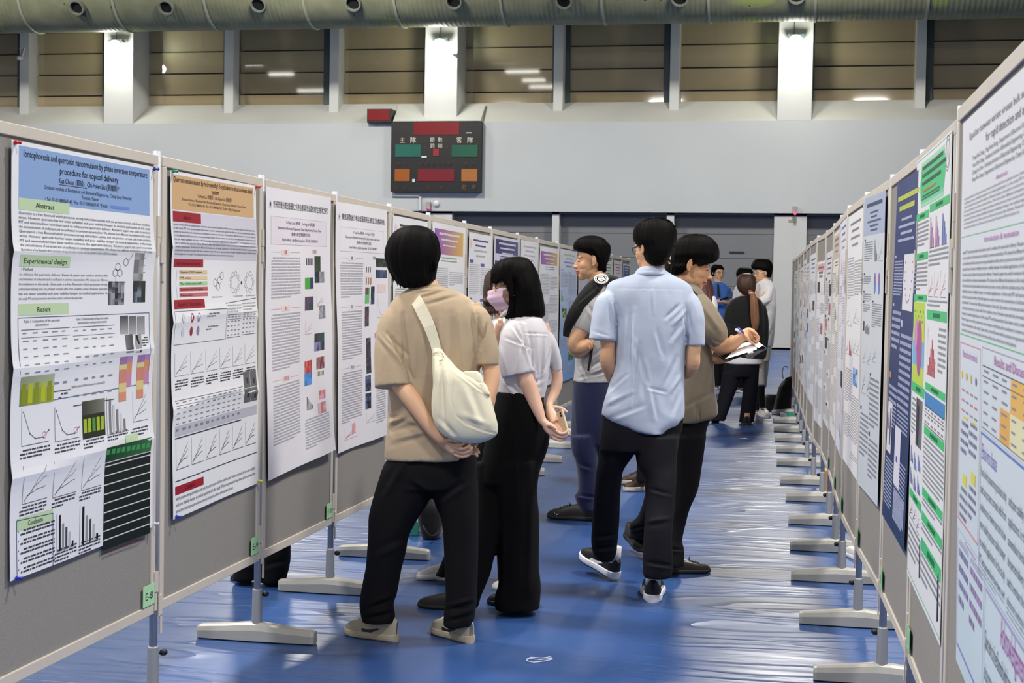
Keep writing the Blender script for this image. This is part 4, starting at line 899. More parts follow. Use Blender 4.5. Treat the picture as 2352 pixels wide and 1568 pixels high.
def remesh(mb, voxel, smooth=2):
    me = mb.mesh('tmp'); bm = bmesh.new(); bm.from_mesh(me); bmesh.ops.recalc_face_normals(bm, faces=bm.faces); bm.to_mesh(me); bm.free()
    o = bpy.data.objects.new('tmp', me); COL.objects.link(o)
    r = o.modifiers.new('r', 'REMESH'); r.mode = 'VOXEL'; r.voxel_size = voxel
    if smooth: s_ = o.modifiers.new('s', 'SMOOTH'); s_.iterations = smooth; s_.factor = .6
    dg = bpy.context.evaluated_depsgraph_get(); dg.update(); out = bpy.data.meshes.new_from_object(o.evaluated_get(dg))
    bpy.data.objects.remove(o); bpy.data.meshes.remove(me); return out
def getv(me):
    v = np.empty(len(me.vertices)*3); me.vertices.foreach_get('co', v); return v.reshape(-1, 3)
def getn(me):
    v = np.empty(len(me.vertices)*3); me.vertices.foreach_get('normal', v); return v.reshape(-1, 3)
def displace(me, folds=(), wr=(), both=False):
    v = getv(me); n = getn(me); d = np.zeros(len(v))
    for sc, amp in wr:
        q = v*np.array(sc); q = q+(vnoise(q*.7+7)[:, None]-.5)*1.5; d += amp*(vnoise(q)-.5)*2
    if folds:
        P2 = proj(v); fr = np.clip(-(n@CF)*1.6, 0, 1)
        if both: fr = np.abs(fr)
        for x1, y1, x2, y2, w, amp in folds:
            a = np.array([x1, y1]); b = np.array([x2, y2])-a; L = np.linalg.norm(b); t = ((P2-a)@b)/(L*L)
            tt = np.clip(t, 0, 1); dd = P2-a-tt[:, None]*b; cr = (b[0]*dd[:, 1]-b[1]*dd[:, 0])/L; dist = np.hypot(dd[:, 0], dd[:, 1])
            tp = np.sin(np.clip(tt, .04, .96)*math.pi)**.5
            d += fr*tp*amp*(np.exp(-(dist/w)**2)-.55*np.exp(-((cr-1.7*w)/w)**2-(np.maximum(dist-np.abs(cr), 0)/w)**2))
    v = v+n*d[:, None]; me.vertices.foreach_set('co', v.ravel()); me.polygons.foreach_set('use_smooth', [True]*len(me.polygons)); me.update()
class Fig:
    def __init__(s, D, foot, label, cat='person', group=None):
        s.D = D; s.k = D/F; g = at_z(foot[0], foot[1], 0); s.e = empty('person', g, label, cat, group); s.skin = MB(); s.heads = []
    def P(s, x, y, off=0): return at_d(x, y, s.D+off)
    def rows(s, mb, rows, N=40, p=2.25, sub=4, scale=1., cap=True):
        """rows: (y, xl, xr, depth radius m, depth offset m)"""
        R = catmull(rows, sub); vv = []
        for y, xl, xr, dr, off in R:
            c = s.P((xl+xr)/2, y, off); hw = (xr-xl)/2*(s.D+off)/F*scale; dr = dr*scale
            for k in range(N):
                a = 2*math.pi*k/N; ca, sa = math.cos(a), math.sin(a)
                vv.append(c+CX*hw*math.copysign(abs(ca)**(2/p), ca)+CF*dr*math.copysign(abs(sa)**(2/p), sa))
        mb.add(vv, ringfaces(len(R), N, cap)); return mb
    def limb(s, mb, pts, N=24, sub=4, scale=1., cap=True):
        """pts: (x, y, radius px, depth offset m, depth ratio)"""
        fg = mb is s.skin and N <= 12
        if fg: q = pts[-1]; a_ = pts[-2]; pts = [tuple(p_[:2])+(p_[2]*.78,)+tuple(p_[3:]) for p_ in pts]
        R = catmull([tuple(q)+(1,)*(5-len(q)) for q in pts], sub)
        if fg:   # rounded finger tip
            e_ = R[-1]; t_ = e_[:2]-R[-3][:2]; t_ = t_/(np.hypot(*t_)+1e-6)
            for u_, r_ in ((.45, .88), (.8, .6), (1.0, .2)): R = np.vstack([R, [e_[0]+t_[0]*e_[2]*u_, e_[1]+t_[1]*e_[2]*u_, e_[2]*r_, e_[3], e_[4]]])
        C = [s.P(r[0], r[1], r[3]) for r in R]; vv = []
        for i, r in enumerate(R):
            t = C[min(i+1, len(C)-1)]-C[max(i-1, 0)]; t = t/(np.linalg.norm(t)+1e-9)
            b = CF-t*(t@CF); nb = np.linalg.norm(b); b = b/nb if nb > .15 else (CU-t*(t@CU))/np.linalg.norm(CU-t*(t@CU)); u = np.cross(t, b); rad = r[2]*(s.D+r[3])/F*scale
            for k in range(N):
                a = 2*math.pi*k/N; vv.append(C[i]+rad*(math.cos(a)*u+r[4]*math.sin(a)*b))
        mb.add(vv, ringfaces(len(R), N, cap))
        if cap:
            for r, c in ((R[0], C[0]), (R[-1], C[-1])): pass
        return mb
    def ball(s, mb, x, y, r, off=0): return mb.ell(s.P(x, y, off), (r, r, r), n=14, m=10)
    def cloth(s, name, mb, m, voxel=.006, smooth=3, folds=(), wr=(((9,9,5),.004),), label=None):
        me = remesh(mb, voxel, smooth); displace(me, folds, wr); me.name = name; o = link(name, me, s.e, m)
        if label: o['label'] = label
        return o
    def head(s, x, y, face, sc=1., tilt=(0,0,1.), off=0, ears=True, hairline=.05, fem=False, skincol=(214,170,138), haircol=(18,15,14), neck=None, eyes=True):
        """face: direction in camera terms (right, up, forward)"""
        f = face[0]*CX+face[1]*CU+face[2]*CF; f /= np.linalg.norm(f); up = tilt[0]*CX+tilt[1]*CF+tilt[2]*CU
        r = np.cross(f, up); r /= np.linalg.norm(r); u = np.cross(r, f); M = np.stack([r, f, u], 1); c = s.P(x, y, off); mb = s.skin
        T = lambda q: c+M@(np.array(q, float)*sc)
        E = lambda q, rad, n=18, m=12: mb.ell(T(q), tuple(v*sc for v in rad), M, n, m)
        j = .94 if fem else 1
        E((0,-.018,.035), (.074,.092,.082), 28, 18); E((0,.024,-.018), (.060*j,.062,.082), 24, 16)
        E((0,.008,-.065), (.054*j,.058,.036)); E((0,.056,-.094), (.022*j,.022,.016)); E((0,.045,-.082), (.034*j,.034,.022))
        for q in (-1, 1):
            E((q*.031*j,.046,-.024), (.030,.030,.034)); E((q*.026,.068,.022), (.026,.014,.009)); E((q*.0315,.068,.004), (.0145,.013,.0095))
            E((q*.0105,.088,-.032), (.0085,.010,.0075)); E((q*.027*j,.044,-.052), (.028,.029,.036))
            if ears:
                E((q*.077,-.010,-.002), (.006,.013,.026)); mb.tube([T((q*(.076+.008*math.sin(a)), -.010-.016*math.sin(a)*1.0+.006, .0+.028*math.cos(a))) for a in np.linspace(-.5, 3.0, 9)], .0038*sc, 8)
                E((q*.078,-.004,-.026), (.005,.006,.007))
        mb.tube([T((0,.074,.012)), T((0,.084,-.008)), T((0,.093,-.022)), T((0,.097,-.029))], [.0075*sc,.0085*sc,.010*sc,.0105*sc], 12)
        E((0,.096,-.030), (.011,.011,.009)); E((0,.078,-.045), (.020,.010,.012))
        E((0,.081,-.0545), (.021,.0125,.0062)); E((0,.080,-.0645), (.018,.0125,.0068)); E((0,.066,-.078), (.020,.014,.010))
        s.heads.append((c, M, sc, hairline, skincol, haircol, eyes)); s.hT = T; s.hM = M; return T
    def skinbuild(s, voxel=.004, rgb=(214,170,138), smooth=2, name='body'):
        me = remesh(s.skin, voxel, smooth); v = getv(me); col = np.tile(np.array(lin(rgb)), (len(v), 1))
        nz = vnoise(v*18)[:, None]; col = col*(1+(nz-.5)*np.array([.06,.12,.14]))
        for c, M, sc, hl, sk, hc, eyes in s.heads:
            q = ((v-c)@M)/sc; near = (np.abs(q) < .14).all(1)&(q[:, 2] > -.105)
            m_ = near&((q[:, 2] > hl+.25*np.maximum(0, .02-q[:, 1]))|((q[:, 1] < -.035)&(q[:, 2] > -.055)))
            m_ &= ~((np.abs(q[:, 0]) > .0735)&(q[:, 2] < .035)&(q[:, 1] > -.04)); col[m_] = lin(hc)
            lips = near&(q[:, 1] > .072)&((q[:, 0]/.021)**2+((q[:, 2]+.0595)/.0095)**2 < 1); col[lips] = np.array(lin((184,118,102)))
            ml = near&(q[:, 1] > .072)&(np.abs(q[:, 0]) < .021)&(np.abs(q[:, 2]+.0592) < .0013); col[ml] = lin((110,56,54))
            if eyes:
                ax = np.abs(q[:, 0]); zc = .021+.004*np.sin(np.clip((ax-.014)/.034, 0, 1)*3.1)
                br = near&(q[:, 1] > .04)&(ax > .013)&(ax < .047)&(np.abs(q[:, 2]-zc) < .0036*(1.15-(ax-.013)/.05)); col[br] = lin((44,32,28))
                ey = near&(q[:, 1] > .04)&(((ax-.0315)/.0135)**2+((q[:, 2]-.001)/.0024)**2 < 1); col[ey] = lin((34,24,22))
                no = near&(q[:, 1] > .075)&(((ax-.0065)/.0035)**2+((q[:, 2]+.0385)/.0024)**2 < 1); col[no] = lin((110,66,54))
        at = me.color_attributes.new('Col', 'FLOAT_COLOR', 'POINT'); at.data.foreach_set('color', np.concatenate([col, np.ones((len(v), 1))], 1).astype('f').ravel())
        me.polygons.foreach_set('use_smooth', [True]*len(me.polygons)); me.name = name
        return link(name, me, s.e, SKIN)
    def hair(s, rows, name='hair', N=168, p=2.2, sub=6, amp=.0022, rag=.0, seed=3, m=None, flick=0, freq=40, cols=None, taper=True):
        """rows top->bottom (y, xl, xr, dr, off); streaked shell"""
        R = catmull(rows, sub); nr = len(R); vv = []
        for i, (y, xl, xr, dr, off) in enumerate(R):
            hw = (xr-xl)/2*(s.D+off)/F; t = i/(nr-1)
            for k in range(N):
                a = 2*math.pi*k/N; ca, sa = math.cos(a), math.sin(a)
                st = float(vnoise(np.array([[ca*freq/6+seed, sa*freq/6, t*1.5]]))[0]-.5)*2+float(vnoise(np.array([[ca*freq/2+seed, sa*freq/2, t*3]]))[0]-.5)
                dl = amp*st*min(1, t*4+.1); yy = y+rag*max(0, (t-.6)/.4)**2*(float(vnoise(np.array([[ca*9+seed*3, sa*9, 0]]))[0])-.4)/s.k
                c = s.P((xl+xr)/2, yy, off)
                vv.append(c+CX*(hw+dl)*math.copysign(abs(ca)**(2/p), ca)+CF*(dr+dl)*math.copysign(abs(sa)**(2/p), sa))
        mb = MB().add(vv, ringfaces(nr, N)); me = mb.mesh(name, True); return link(name, me, s.e, m or HAIR)
    def locks(s, parent, items, m=None):
        """extra hair locks: polylines of (x,y,off), radius m"""
        mb = MB()
        for pts, r in items:
            C = catmull([tuple(p) for p in pts], 4); n = len(C); mb.tube([s.P(*c) for c in C], [r*(1-.85*(i/(n-1))**1.5)*min(1, i/(n-1)*2.2+.05)+.0003 for i in range(n)], 6)
        return mb.build('hair_locks', m or HAIR, parent, smooth=True)
    def shoe(s, heel, toe, kind, lift_heel=0, lift_toe=0, side=1, width=.048, z0=0, hl=1.):
        a = at_z(heel[0], heel[1], 0); b = at_z(toe[0], toe[1], 0); a = a+arr3(0,0,lift_heel+z0); b = b+arr3(0,0,lift_toe+z0)
        d = b-a; L = np.linalg.norm(d); fx = d/L; fy = np.cross([0,0,1.], fx); fy /= np.linalg.norm(fy); fz = np.cross(fx, fy); S = min(L/.285, 1.06)*hl
        K = dict(beige=((176,168,146),(184,172,150),(60,52,40)), black=((20,19,20),(26,25,26),(18,18,18)), nike=((16,16,18),(226,226,230),(24,24,26)), leather=((44,34,28),(40,32,28),(24,20,18)), puma=((18,18,20),(24,24,26),(18,18,18)), white=((226,224,220),(232,230,226),(190,188,184)), brown=((62,42,34),(214,206,190),(60,50,44)))[kind]
        hs = .030 if kind in ('nike','beige','white','brown') else .022
        hw_ = lambda x: width*np.interp(x, [0,.012,.05,.12,.19,.24,.27,.285], [.42,.62,.70,.74,.98,.92,.62,.30]) if x > .05 else width*np.interp(x, [0,.004,.012,.03,.05], [.12,.32,.50,.64,.70])
        hh = lambda x: np.interp(x, [0,.01,.03,.07,.10,.14,.18,.22,.25,.275,.285], [.055,.066,.070,.066,.068,.066,.055,.043,.036,.024,.012] if kind != 'leather' else [.05,.06,.064,.062,.064,.060,.050,.040,.036,.026,.014])*S*(1.22 if kind == 'beige' else 1.08)
        W_ = lambda x, y, z: a+fx*x*S+fy*y*S+fz*z
        xs = np.concatenate([[.0,.004,.012,.03], np.linspace(.05, .25, 9), [.262,.272,.279,.284]]); vv = []; n = 20
        for x in xs:
            w = hw_(x)*.97; h = hh(x)
            for k in range(n):
                t = k/(n-1)*math.pi; vv.append(W_(x, -w*math.copysign(abs(math.cos(t))**.6, math.cos(t)), hs*S*.8+h*math.sin(t)**.75))
        up = MB().add(vv, [(i*n+k, i*n+k+1, (i+1)*n+k+1, (i+1)*n+k) for i in range(len(xs)-1) for k in range(n-1)]+[tuple(range(n)), tuple((len(xs)-1)*n+k for k in range(n))[::-1]])
        um = mat('shoe_%s' % kind, K[0], .55 if kind != 'leather' else .28, bump=(220,.2,.001))
        o = up.build('shoe', um, s.e, smooth=True)
        sb_ = MB(); vv = []; n = 14
        for x in xs:
            w = hw_(x)*1.08+.002
            tz = .006*S*max(0, (x-.22)/.06)**2; prof = [(-w*.86,tz),(-w,.008*S+tz),(-w*1.03,hs*S*.6),(-w,hs*S),(-w*.9,hs*S*1.12),(w*.9,hs*S*1.12),(w,hs*S),(w*1.03,hs*S*.6),(w,.008*S+tz),(w*.86,tz)]
            vv += [W_(x*1.02-.003, p, q) for p, q in prof]
        n = 10; sb_.add(vv, [(i*n+k, i*n+(k+1) % n, (i+1)*n+(k+1) % n, (i+1)*n+k) for i in range(len(xs)-1) for k in range(n)]+[tuple(range(n))[::-1], tuple((len(xs)-1)*n+k for k in range(n))])
        sb_.build('midsole', mat('midsole_%s' % kind, K[1], .6), o)
        if kind in ('beige','nike','brown','white'):
            ot = MB(); vv = []
            for x in xs: w = hw_(x)*1.0; tz = .006*S*max(0, (x-.22)/.06)**2; vv += [W_(x*1.015-.002, -w, tz-.0015), W_(x*1.015-.002, w, tz-.0015), W_(x*1.015-.002, w*1.06, .007*S+tz), W_(x*1.015-.002, -w*1.06, .007*S+tz)]
            ot.add(vv, [(i*4+k, i*4+(k+1) % 4, (i+1)*4+(k+1) % 4, (i+1)*4+k) for i in range(len(xs)-1) for k in range(4)]+[(3,2,1,0), tuple((len(xs)-1)*4+k for k in range(4))]); ot.build('outsole', mat('outsole_%s' % kind, K[2], .8), o)
        sg = lambda x, z: hw_(x)*.97*max(0., 1-max(0., (z-hs*S*.8)/hh(x))**2)**.42+.0016
        def side_shape(top, bot, rgb, nm, sd):
            xs_ = np.linspace(0, 1, 15); v1 = []; v2 = []
            for t in xs_:
                for L_, out in ((top, v1), (bot, v2)):
                    x = np.interp(t, [q[0] for q in L_], [q[1] for q in L_]); z = np.interp(t, [q[0] for q in L_], [q[2] for q in L_])*S+hs*S*.8; out.append(W_(x, sd*sg(x, z), z))
            MB().add(v1+v2, [(i, i+1, 15+i+1, 15+i) for i in range(14)]).build(nm, mat('mark_%d_%d_%d' % rgb, rgb, .5), o)
        if kind in ('beige','nike'):
            c_ = (26,30,48) if kind == 'beige' else (214,214,220)
            for sd in (1, -1): side_shape([(0,.03,.052),(.3,.09,.034),(.6,.13,.022),(.8,.155,.024),(1,.175,.043)], [(0,.03,.050),(.3,.09,.022),(.6,.13,.006),(.8,.165,.004),(1,.177,.041)], c_, 'side_swoosh', sd)
        if kind == 'puma':
            for sd in (1, -1): side_shape([(0,.205,.022),(.5,.218,.020),(1,.232,.024)], [(0,.205,.018),(.5,.218,.011),(1,.234,.021)], (226,226,228), 'side_logo', sd)
        if kind in ('beige','puma','leather','brown','nike'):
            lc = {'beige':(214,208,190),'puma':(16,16,18),'leather':(70,50,40),'brown':(40,30,26),'nike':(20,20,22)}[kind]; lm = mat('lace_%s' % kind, lc, .8); lb = MB()
            for i in range(4):
                x = .15+.018*i; pts = [W_(x, hw_(x)*.5*math.cos(t), hs*S*.8+hh(x)*(.93+.12*math.sin(t))) for t in np.linspace(0, math.pi, 7)]; lb.tube(pts, .0022, 6)
            lb.tube([W_(.145,0,hs*S*.8+hh(.145)+.004), W_(.155,.018,hs*S*.8+hh(.15)+.018), W_(.15,.03,hs*S+hh(.15)+.002), W_(.145,.004,hs*S*.8+hh(.145)+.004)], .0017, 6)
            lb.build('laces', lm, o, smooth=True)
        if lift_heel < .05: s.skin.tube([W_(.05,0,hs*S+.02), W_(.06,0,hs*S+.06), W_(.062,0,.12*S)], [.028,.028,.032], 14); s.skin.tube([W_(.03,0,hs*S+.015), W_(.12,0,hs*S+.02), W_(.22,0,hs*S+.008)], [.024,.022,.016], 12)
        return o, W_
SKIN = mat('skin', (214,170,138), .5, attr=True, spec=.35, bump=(300,.08,.001))
SKIN.node_tree.nodes['Principled BSDF'].inputs['Subsurface Weight'].default_value = .0
HAIR = mat('black_hair', (7,6,6), .62, spec=.08, bump=(1,.3,.002), stretch=(170,170,7))
HAIRB = mat('brown_hair', (60,38,28), .5, spec=.3, bump=(1,.35,.002), stretch=(170,170,7))
def fabric(name, rgb, rough=.85, sc=60, st=.25, d=.002, sheen=.15): return mat(name, rgb, rough, bump=(sc, st, d), spec=.25, sheen=sheen, var=(3,.03))
# ================================================================ BEIGE T-SHIRT MAN
f = Fig(5.97, (950,1478), 'person in beige T-shirt and black trousers leaning to read posters, hands clasped behind the back')
tee = MB()
body = [(650,962,1006,.035,.0),(657,950,1020,.060,.0),(664,938,1042,.078,.0),(676,916,1068,.094,0),(692,900,1088,.108,0),(715,888,1102,.122,0),(745,884,1108,.132,0),(790,886,1110,.138,0),(840,890,1104,.135,0),(890,894,1098,.132,0),(940,893,1096,.130,0),(990,889,1095,.132,0),(1030,884,1095,.137,0),(1054,884,1093,.138,0)]
f.rows(tee, body, N=48)
f.limb(tee, [(928,710,20,-.01,1.1),(906,740,35,-.03,1.05),(899,790,40,-.055,1.0),(902,840,43,-.08,.95),(905,888,44.5,-.095,.95)])
f.limb(tee, [(1070,706,20,-.01,1.1),(1096,730,30,-.02,1.1),(1110,775,30,-.03,1.1),(1119,810,28,-.035,1.1),(1120,840,26,-.04,1.1)])
TF = [(1040,662,960,685,3.5,-.006),(1060,676,975,700,4,-.006),(940,672,1000,662,3,.006),(962,684,1010,668,3,-.005),
 (890,765,935,815,4,-.012),(900,775,948,870,4.5,-.010),(870,770,920,830,5,.007),(935,730,948,870,5,.006),(925,720,930,830,4,-.008),
 (1097,722,1104,800,4,-.016),(1120,745,1106,790,4,-.010),(1085,700,1100,760,5,.008),(1010,730,1010,830,8,.006),(1035,720,1038,860,7,-.006),(1055,720,1060,850,7,.006),(975,740,985,850,7,-.005),(955,760,952,860,6,.006),
 (893,960,915,955,5,-.010),(895,975,930,955,5,.008),(900,990,960,975,6,-.006),(905,1010,980,990,6,.006),(930,960,990,985,6,.005),(1010,900,1000,1000,7,.004),(945,900,960,960,6,-.008)]
TEE = fabric('beige_cotton', (176,157,132))
tshirt = f.cloth('t_shirt', tee, TEE, .0055, 5, TF, wr=(((10,10,5),.004),((30,30,14),.0012)))
tr = MB()
f.rows(tr, [(1020,900,1084,.105,0),(1046,894,1090,.116,0),(1064,883,1094,.122,0),(1085,876,1095,.122,0),(1120,868,1095,.115,0)], N=40)
f.rows(tr, [(1050,892,990,.112,0),(1075,879,992,.112,0),(1100,871,996,.108,0),(1132,861,993,.104,0),(1160,853,980,.100,0),(1188,847,962,.096,0),(1230,846,938,.092,0),(1265,843,932,.088,0),(1300,840,924,.084,0),(1335,833,918,.08,0),(1362,828,913,.078,0),(1387,825,905,.074,0),(1410,828,908,.072,0),(1429,832,907,.070,0)])
f.rows(tr, [(1040,985,1094,.112,0),(1100,988,1096,.108,0),(1132,992,1097,.104,0),(1160,1000,1097,.10,0),(1195,1013,1097,.094,0),(1247,1019,1097,.088,0),(1317,1022,1096,.084,0),(1370,1024,1095,.08,0),(1408,1020,1091,.074,0),(1436,1019,1084,.070,.0)])
f.cloth('trousers', tr, fabric('black_cotton', (5,5,9), sheen=0), .007, 3, [(905,1375,850,1395,5,-.010),(910,1405,845,1420,5,-.010),(1090,1385,1030,1400,5,-.010),(1088,1410,1030,1425,4,-.008),(930,1060,880,1150,8,.008),(990,1140,940,1110,6,-.008),(1000,1150,1060,1110,6,-.008),(940,1240,860,1280,8,.006)], wr=(((8,8,4),.006),))
# skin
S = f.skin
f.head(958, 588, (-.62,-.25,.74), 1.0, off=.02)
f.limb(S, [(968,620,26,.0),(974,645,27,.0),(980,668,34,.0)])
f.rows(S, body, scale=.84); f.limb(S, [(925,700,22,-.01),(902,790,24,-.03),(908,850,22,-.08),(926,890,21.5,-.108),(949,921,20.5,-.14),(973,958,17.5,-.158),(994,988,15,-.168),(1013,1008,13.5,-.175),(1026,1020,13.5,-.17,.7),(1046,1033,14,-.172,.6)])
f.limb(S, [(1085,700,20,-.01),(1112,780,22,-.03),(1126,840,20,-.04),(1130,870,18.5,-.05),(1122,910,17,-.07),(1105,960,15,-.10),(1085,1000,13,-.13),(1072,1020,13,-.145,.7),(1066,1034,12,-.15,.6)])
for a in ([(1038,1040,6,-.170),(1058,1048,5.6,-.175),(1074,1046,5.2,-.185),(1083,1037,4.8,-.19)],[(1042,1034,6,-.175),(1062,1039.5,5.6,-.183),(1078,1036,5.2,-.194),(1084,1028,4.8,-.198)],[(1042,1027,6,-.178),(1060,1031,5.6,-.19),(1074,1027,5.2,-.20),(1079,1020,4.6,-.202)],[(1038,1020,6,-.175),(1054,1022.5,5.2,-.19),(1066,1018,4.6,-.20)],[(1022,1012,6,-.18),(1036,1010,5.4,-.195),(1048,1014,4.8,-.20)]): f.limb(S, a, N=12)
for a in ([(1068,1032,6,-.15),(1082,1038,5.4,-.16),(1092,1040,5,-.17),(1096,1047,4.6,-.172)],[(1070,1025,6,-.15),(1086,1029,5.4,-.16),(1096,1032,5,-.17),(1100,1039,4.4,-.175)],[(1072,1018,6,-.15),(1088,1019,5,-.16),(1095,1021,4.6,-.17)]): f.limb(S, a, N=12)
for q in ([(1060,936,24),(1120,905,24),(1400,868,20)],[(1060,1040,24),(1200,1056,22),(1410,1054,20)]): f.limb(S, [(x, y, r, 0) for y, x, r in q])
f.shoe((912,1473), (796,1455), 'beige', width=.050); f.shoe((1083,1477), (998,1450), 'beige', width=.050)
f.skinbuild(.003)
HR = [(517.5,944,956,.012,-.01),(520,930,974,.035,-.01),(526,915,988,.058,-.01),(537,901,1000,.078,-.012),(552,891,1007,.090,-.014),(570,885,1011,.097,-.015),(588,883,1011.5,.099,-.016),(604,887,1006,.096,-.018),(620,892,1003,.090,-.02),(634,900,1001,.083,-.024),(643,906,998,.076,-.028),(652,916,986,.066,-.034),(659,930,968,.050,-.038)]
h = f.hair(HR, amp=.0028, rag=.010, seed=2)
lk = []
rr = random.Random(3)
for i in range(46):
    t = rr.random(); x = 896+rr.random()*104; yb = np.interp(x, [890,905,925,945,975,1000], [620,645,661,655,648,640])+rr.uniform(-5, 3); o_ = -.016-.085*math.sqrt(max(0, 1-((x-950)/62)**2))
    lk.append(([(x+(950-x)*.04, yb-50, o_), (x, yb-24, o_), (x+(925-x)*.06, yb-6, o_+.02), (x+(925-x)*.1, yb, o_+.026)], .0035))
for x, y in ((921,662),(913,656),(926,660),(905,650)): lk.append(([(x-8,y-50,-.05),(x-4,y-20,-.055),(x,y,-.05)], .004))
f.locks(h, lk)
# cross-body bag
g = Fig.__new__(Fig); g.D = f.D; g.k = f.k; g.skin = MB(); g.heads = []
g.e = empty('shoulder_bag', f.P(1070,930,-.2), 'cream canvas shoulder bag slung across the back of the beige T-shirt man', 'bag')
bag = MB(); BC = fabric('cream_canvas', (226,220,196), .8, 240, .35, .0012, 0)
g.rows(bag, [(798,992,1013,.010,-.150),(812,992,1022,.020,-.158),(830,992,1038,.034,-.168),(850,992,1058,.045,-.178),(870,992.5,1098,.052,-.185),(885,992.5,1118,.054,-.188),(905,991,1124,.056,-.19),(930,991,1131,.058,-.192),(955,994,1138,.058,-.194),(972,998,1142,.055,-.195),(985,1004,1143,.050,-.196),(995,1012,1142,.045,-.196),(1004,1024,1134,.038,-.196),(1011,1042,1120,.028,-.195),(1017,1066,1102,.014,-.194)], N=48, p=2.6)
bo = g.cloth('bag_body', bag, BC, .0045, 2, [(1041,872,1037,921,2,-.004),(1037,921,1046,953,2,-.004),(1046,953,1070,974,2,-.004),(1070,974,1111,990,2,-.004),(1111,990,1141,996,2,-.004),(1030,839,1099,893,2.2,-.005),(1099,893,1134,909,2.2,-.004),(1000,826,1000,980,6,.008),(1012,840,1018,970,5,-.008),(1024,850,1030,985,6,.006),(1065,890,1090,960,9,.006),(1085,900,1110,970,8,-.005),(1060,950,1120,975,7,.005),(1010,960,1050,1005,5,-.006)], wr=(((9,9,6),.004),))
fl = MB(); g.rows(fl, [(852,1066,1098,.012,-.205),(862,1064,1107,.016,-.206),(878,1070,1112,.018,-.21),(900,1086,1124,.018,-.214),(908,1092,1128,.012,-.214)], N=32, p=3)
g.cloth('pocket_flap', fl, BC, .0035, 2, [(1068,872,1110,880,1.6,-.003)], wr=())
def strap(fg, L, R, off, th, name, m, parent=None, hug=None):
    L = catmull(L, 5); R = catmull(R, 5); vv = []
    for i in range(len(L)):
        o0 = off[0]+(off[1]-off[0])*i/(len(L)-1) if hug is None else hug(i/(len(L)-1))
        for (x, y), o1 in (((L[i][0], L[i][1]), o0),((R[i][0], R[i][1]), o0)): vv += [fg.P(x, y, o1), fg.P(x, y, o1+th)]
    n = len(L); fs = []
    for i in range(n-1):
        a = 4*i; b = 4*i+4; fs += [(a,a+2,b+2,b),(a+1,b+1,b+3,a+3),(a,b,b+1,a+1),(a+2,a+3,b+3,b+2)]
    fs += [(0,1,3,2),(4*n-4,4*n-2,4*n-1,4*n-3)]
    o = MB().add(vv, fs).build(name, m, parent or fg.e, smooth=False); return o
hug = lambda t: np.interp(t, [0,.12,.3,.6,1], [-.02,-.085,-.128,-.152,-.164])
strap(g, [(931,682),(945,697),(958,722),(973,752),(988,790),(993,812)], [(953,668),(966,680),(982,708),(998,744),(1010,785),(1014,812)], None, .004, 'strap', BC, hug=hug)
strap(g, [(953,668),(958,664),(964,668)], [(931,682),(930,676),(935,672)], None, .004, 'strap_top', BC, hug=lambda t: -.02+.05*t)
tb = MB(); g.limb(tb, [(993,812,1,-.178),(1012,808,1,-.182),(1022,826,1,-.19)], N=6); g.limb(tb, [(996,831,1,-.19),(1018,826,1,-.205)], N=6); tb.build('strap_seam', fabric('cream_seam', (200,192,166)), g.e)
# ================================================================ MASKED WOMAN
f = Fig(6.5, (1180,1406), 'person with bobbed black hair, pink face mask, white short sleeved blouse and wide black trousers')
bl = MB()
body = [(716,1196,1216,.03,0),(722,1178,1232,.06,0),(732,1165,1245,.085,0),(745,1157,1253,.10,0),(765,1150,1262,.112,0),(795,1148,1266,.12,0),(830,1146,1264,.122,0),(865,1146,1260,.12,0),(890,1144,1256,.115,0),(905,1144,1252,.112,0),(918,1150,1248,.110,0)]
f.rows(bl, body, N=44)
f.limb(bl, [(1190,745,26,-.07,.9),(1182,775,34,-.09,.8),(1182,815,39,-.10,.75),(1191,860,39,-.105,.7)])
f.limb(bl, [(1244,757,11,.03,1.2),(1261,782,17,.04,1.2),(1274,820,16,.05,1.3),(1279,852,13,.055,1.4)])
BW = fabric('white_blouse', (206,203,208), .75)
f.cloth('blouse', bl, BW, .005, 5, [(1180,750,1210,800,3,-.008),(1196,745,1222,840,3.5,-.012),(1160,775,1222,800,3,-.004),(1215,765,1232,860,4,-.008),(1235,770,1228,890,4,.008),(1250,775,1240,890,4,-.009),(1160,870,1200,915,4,-.008),(1175,865,1235,900,4,.007),(1205,890,1245,870,4,-.006),(1205,765,1262,768,2,-.004),(1265,800,1252,850,3,-.010),(1150,800,1165,855,4,.006),(1195,800,1185,855,4,.005)], wr=(((12,12,6),.004),))
col_ = MB(); f.limb(col_, [(1150,728,4,-.03),(1165,716,6,-.05),(1190,716,5,-.06),(1215,718,4,-.05)], N=12)
col_.build('collar', BW, f.e, smooth=True)
tr = MB()
f.rows(tr, [(900,1142,1250,.112,0),(925,1138,1250,.12,0),(960,1128,1256,.13,0),(1000,1118,1261,.136,0),(1030,1110,1257,.132,0),(1076,1102,1241,.125,0),(1110,1100,1234,.118,0)], N=44)
f.rows(tr, [(1060,1090,1190,.115,.03),(1130,1082,1180,.11,.03),(1200,1070,1160,.11,.02),(1252,1062,1142,.105,.0),(1310,1052,1128,.10,-.02),(1345,1050,1114,.095,-.03),(1369,1050,1104,.09,-.03),(1392,1046,1098,.085,-.03)])
f.rows(tr, [(1060,1130,1242,.118,-.02),(1125,1136,1233,.115,-.02),(1188,1140,1237,.11,-.01),(1252,1142,1237,.108,0),(1300,1145,1237,.106,0),(1340,1145,1242,.105,0),(1373,1137,1242,.10,0),(1398,1139,1239,.098,0)])
f.cloth('trousers', tr, fabric('black_crepe', (4,4,5), .95, sheen=0), .007, 3, [(1180,960,1190,1200,6,.005),(1220,1080,1215,1360,7,.006),(1170,1100,1165,1380,6,-.006)], wr=(((8,8,3),.005),))
S = f.skin
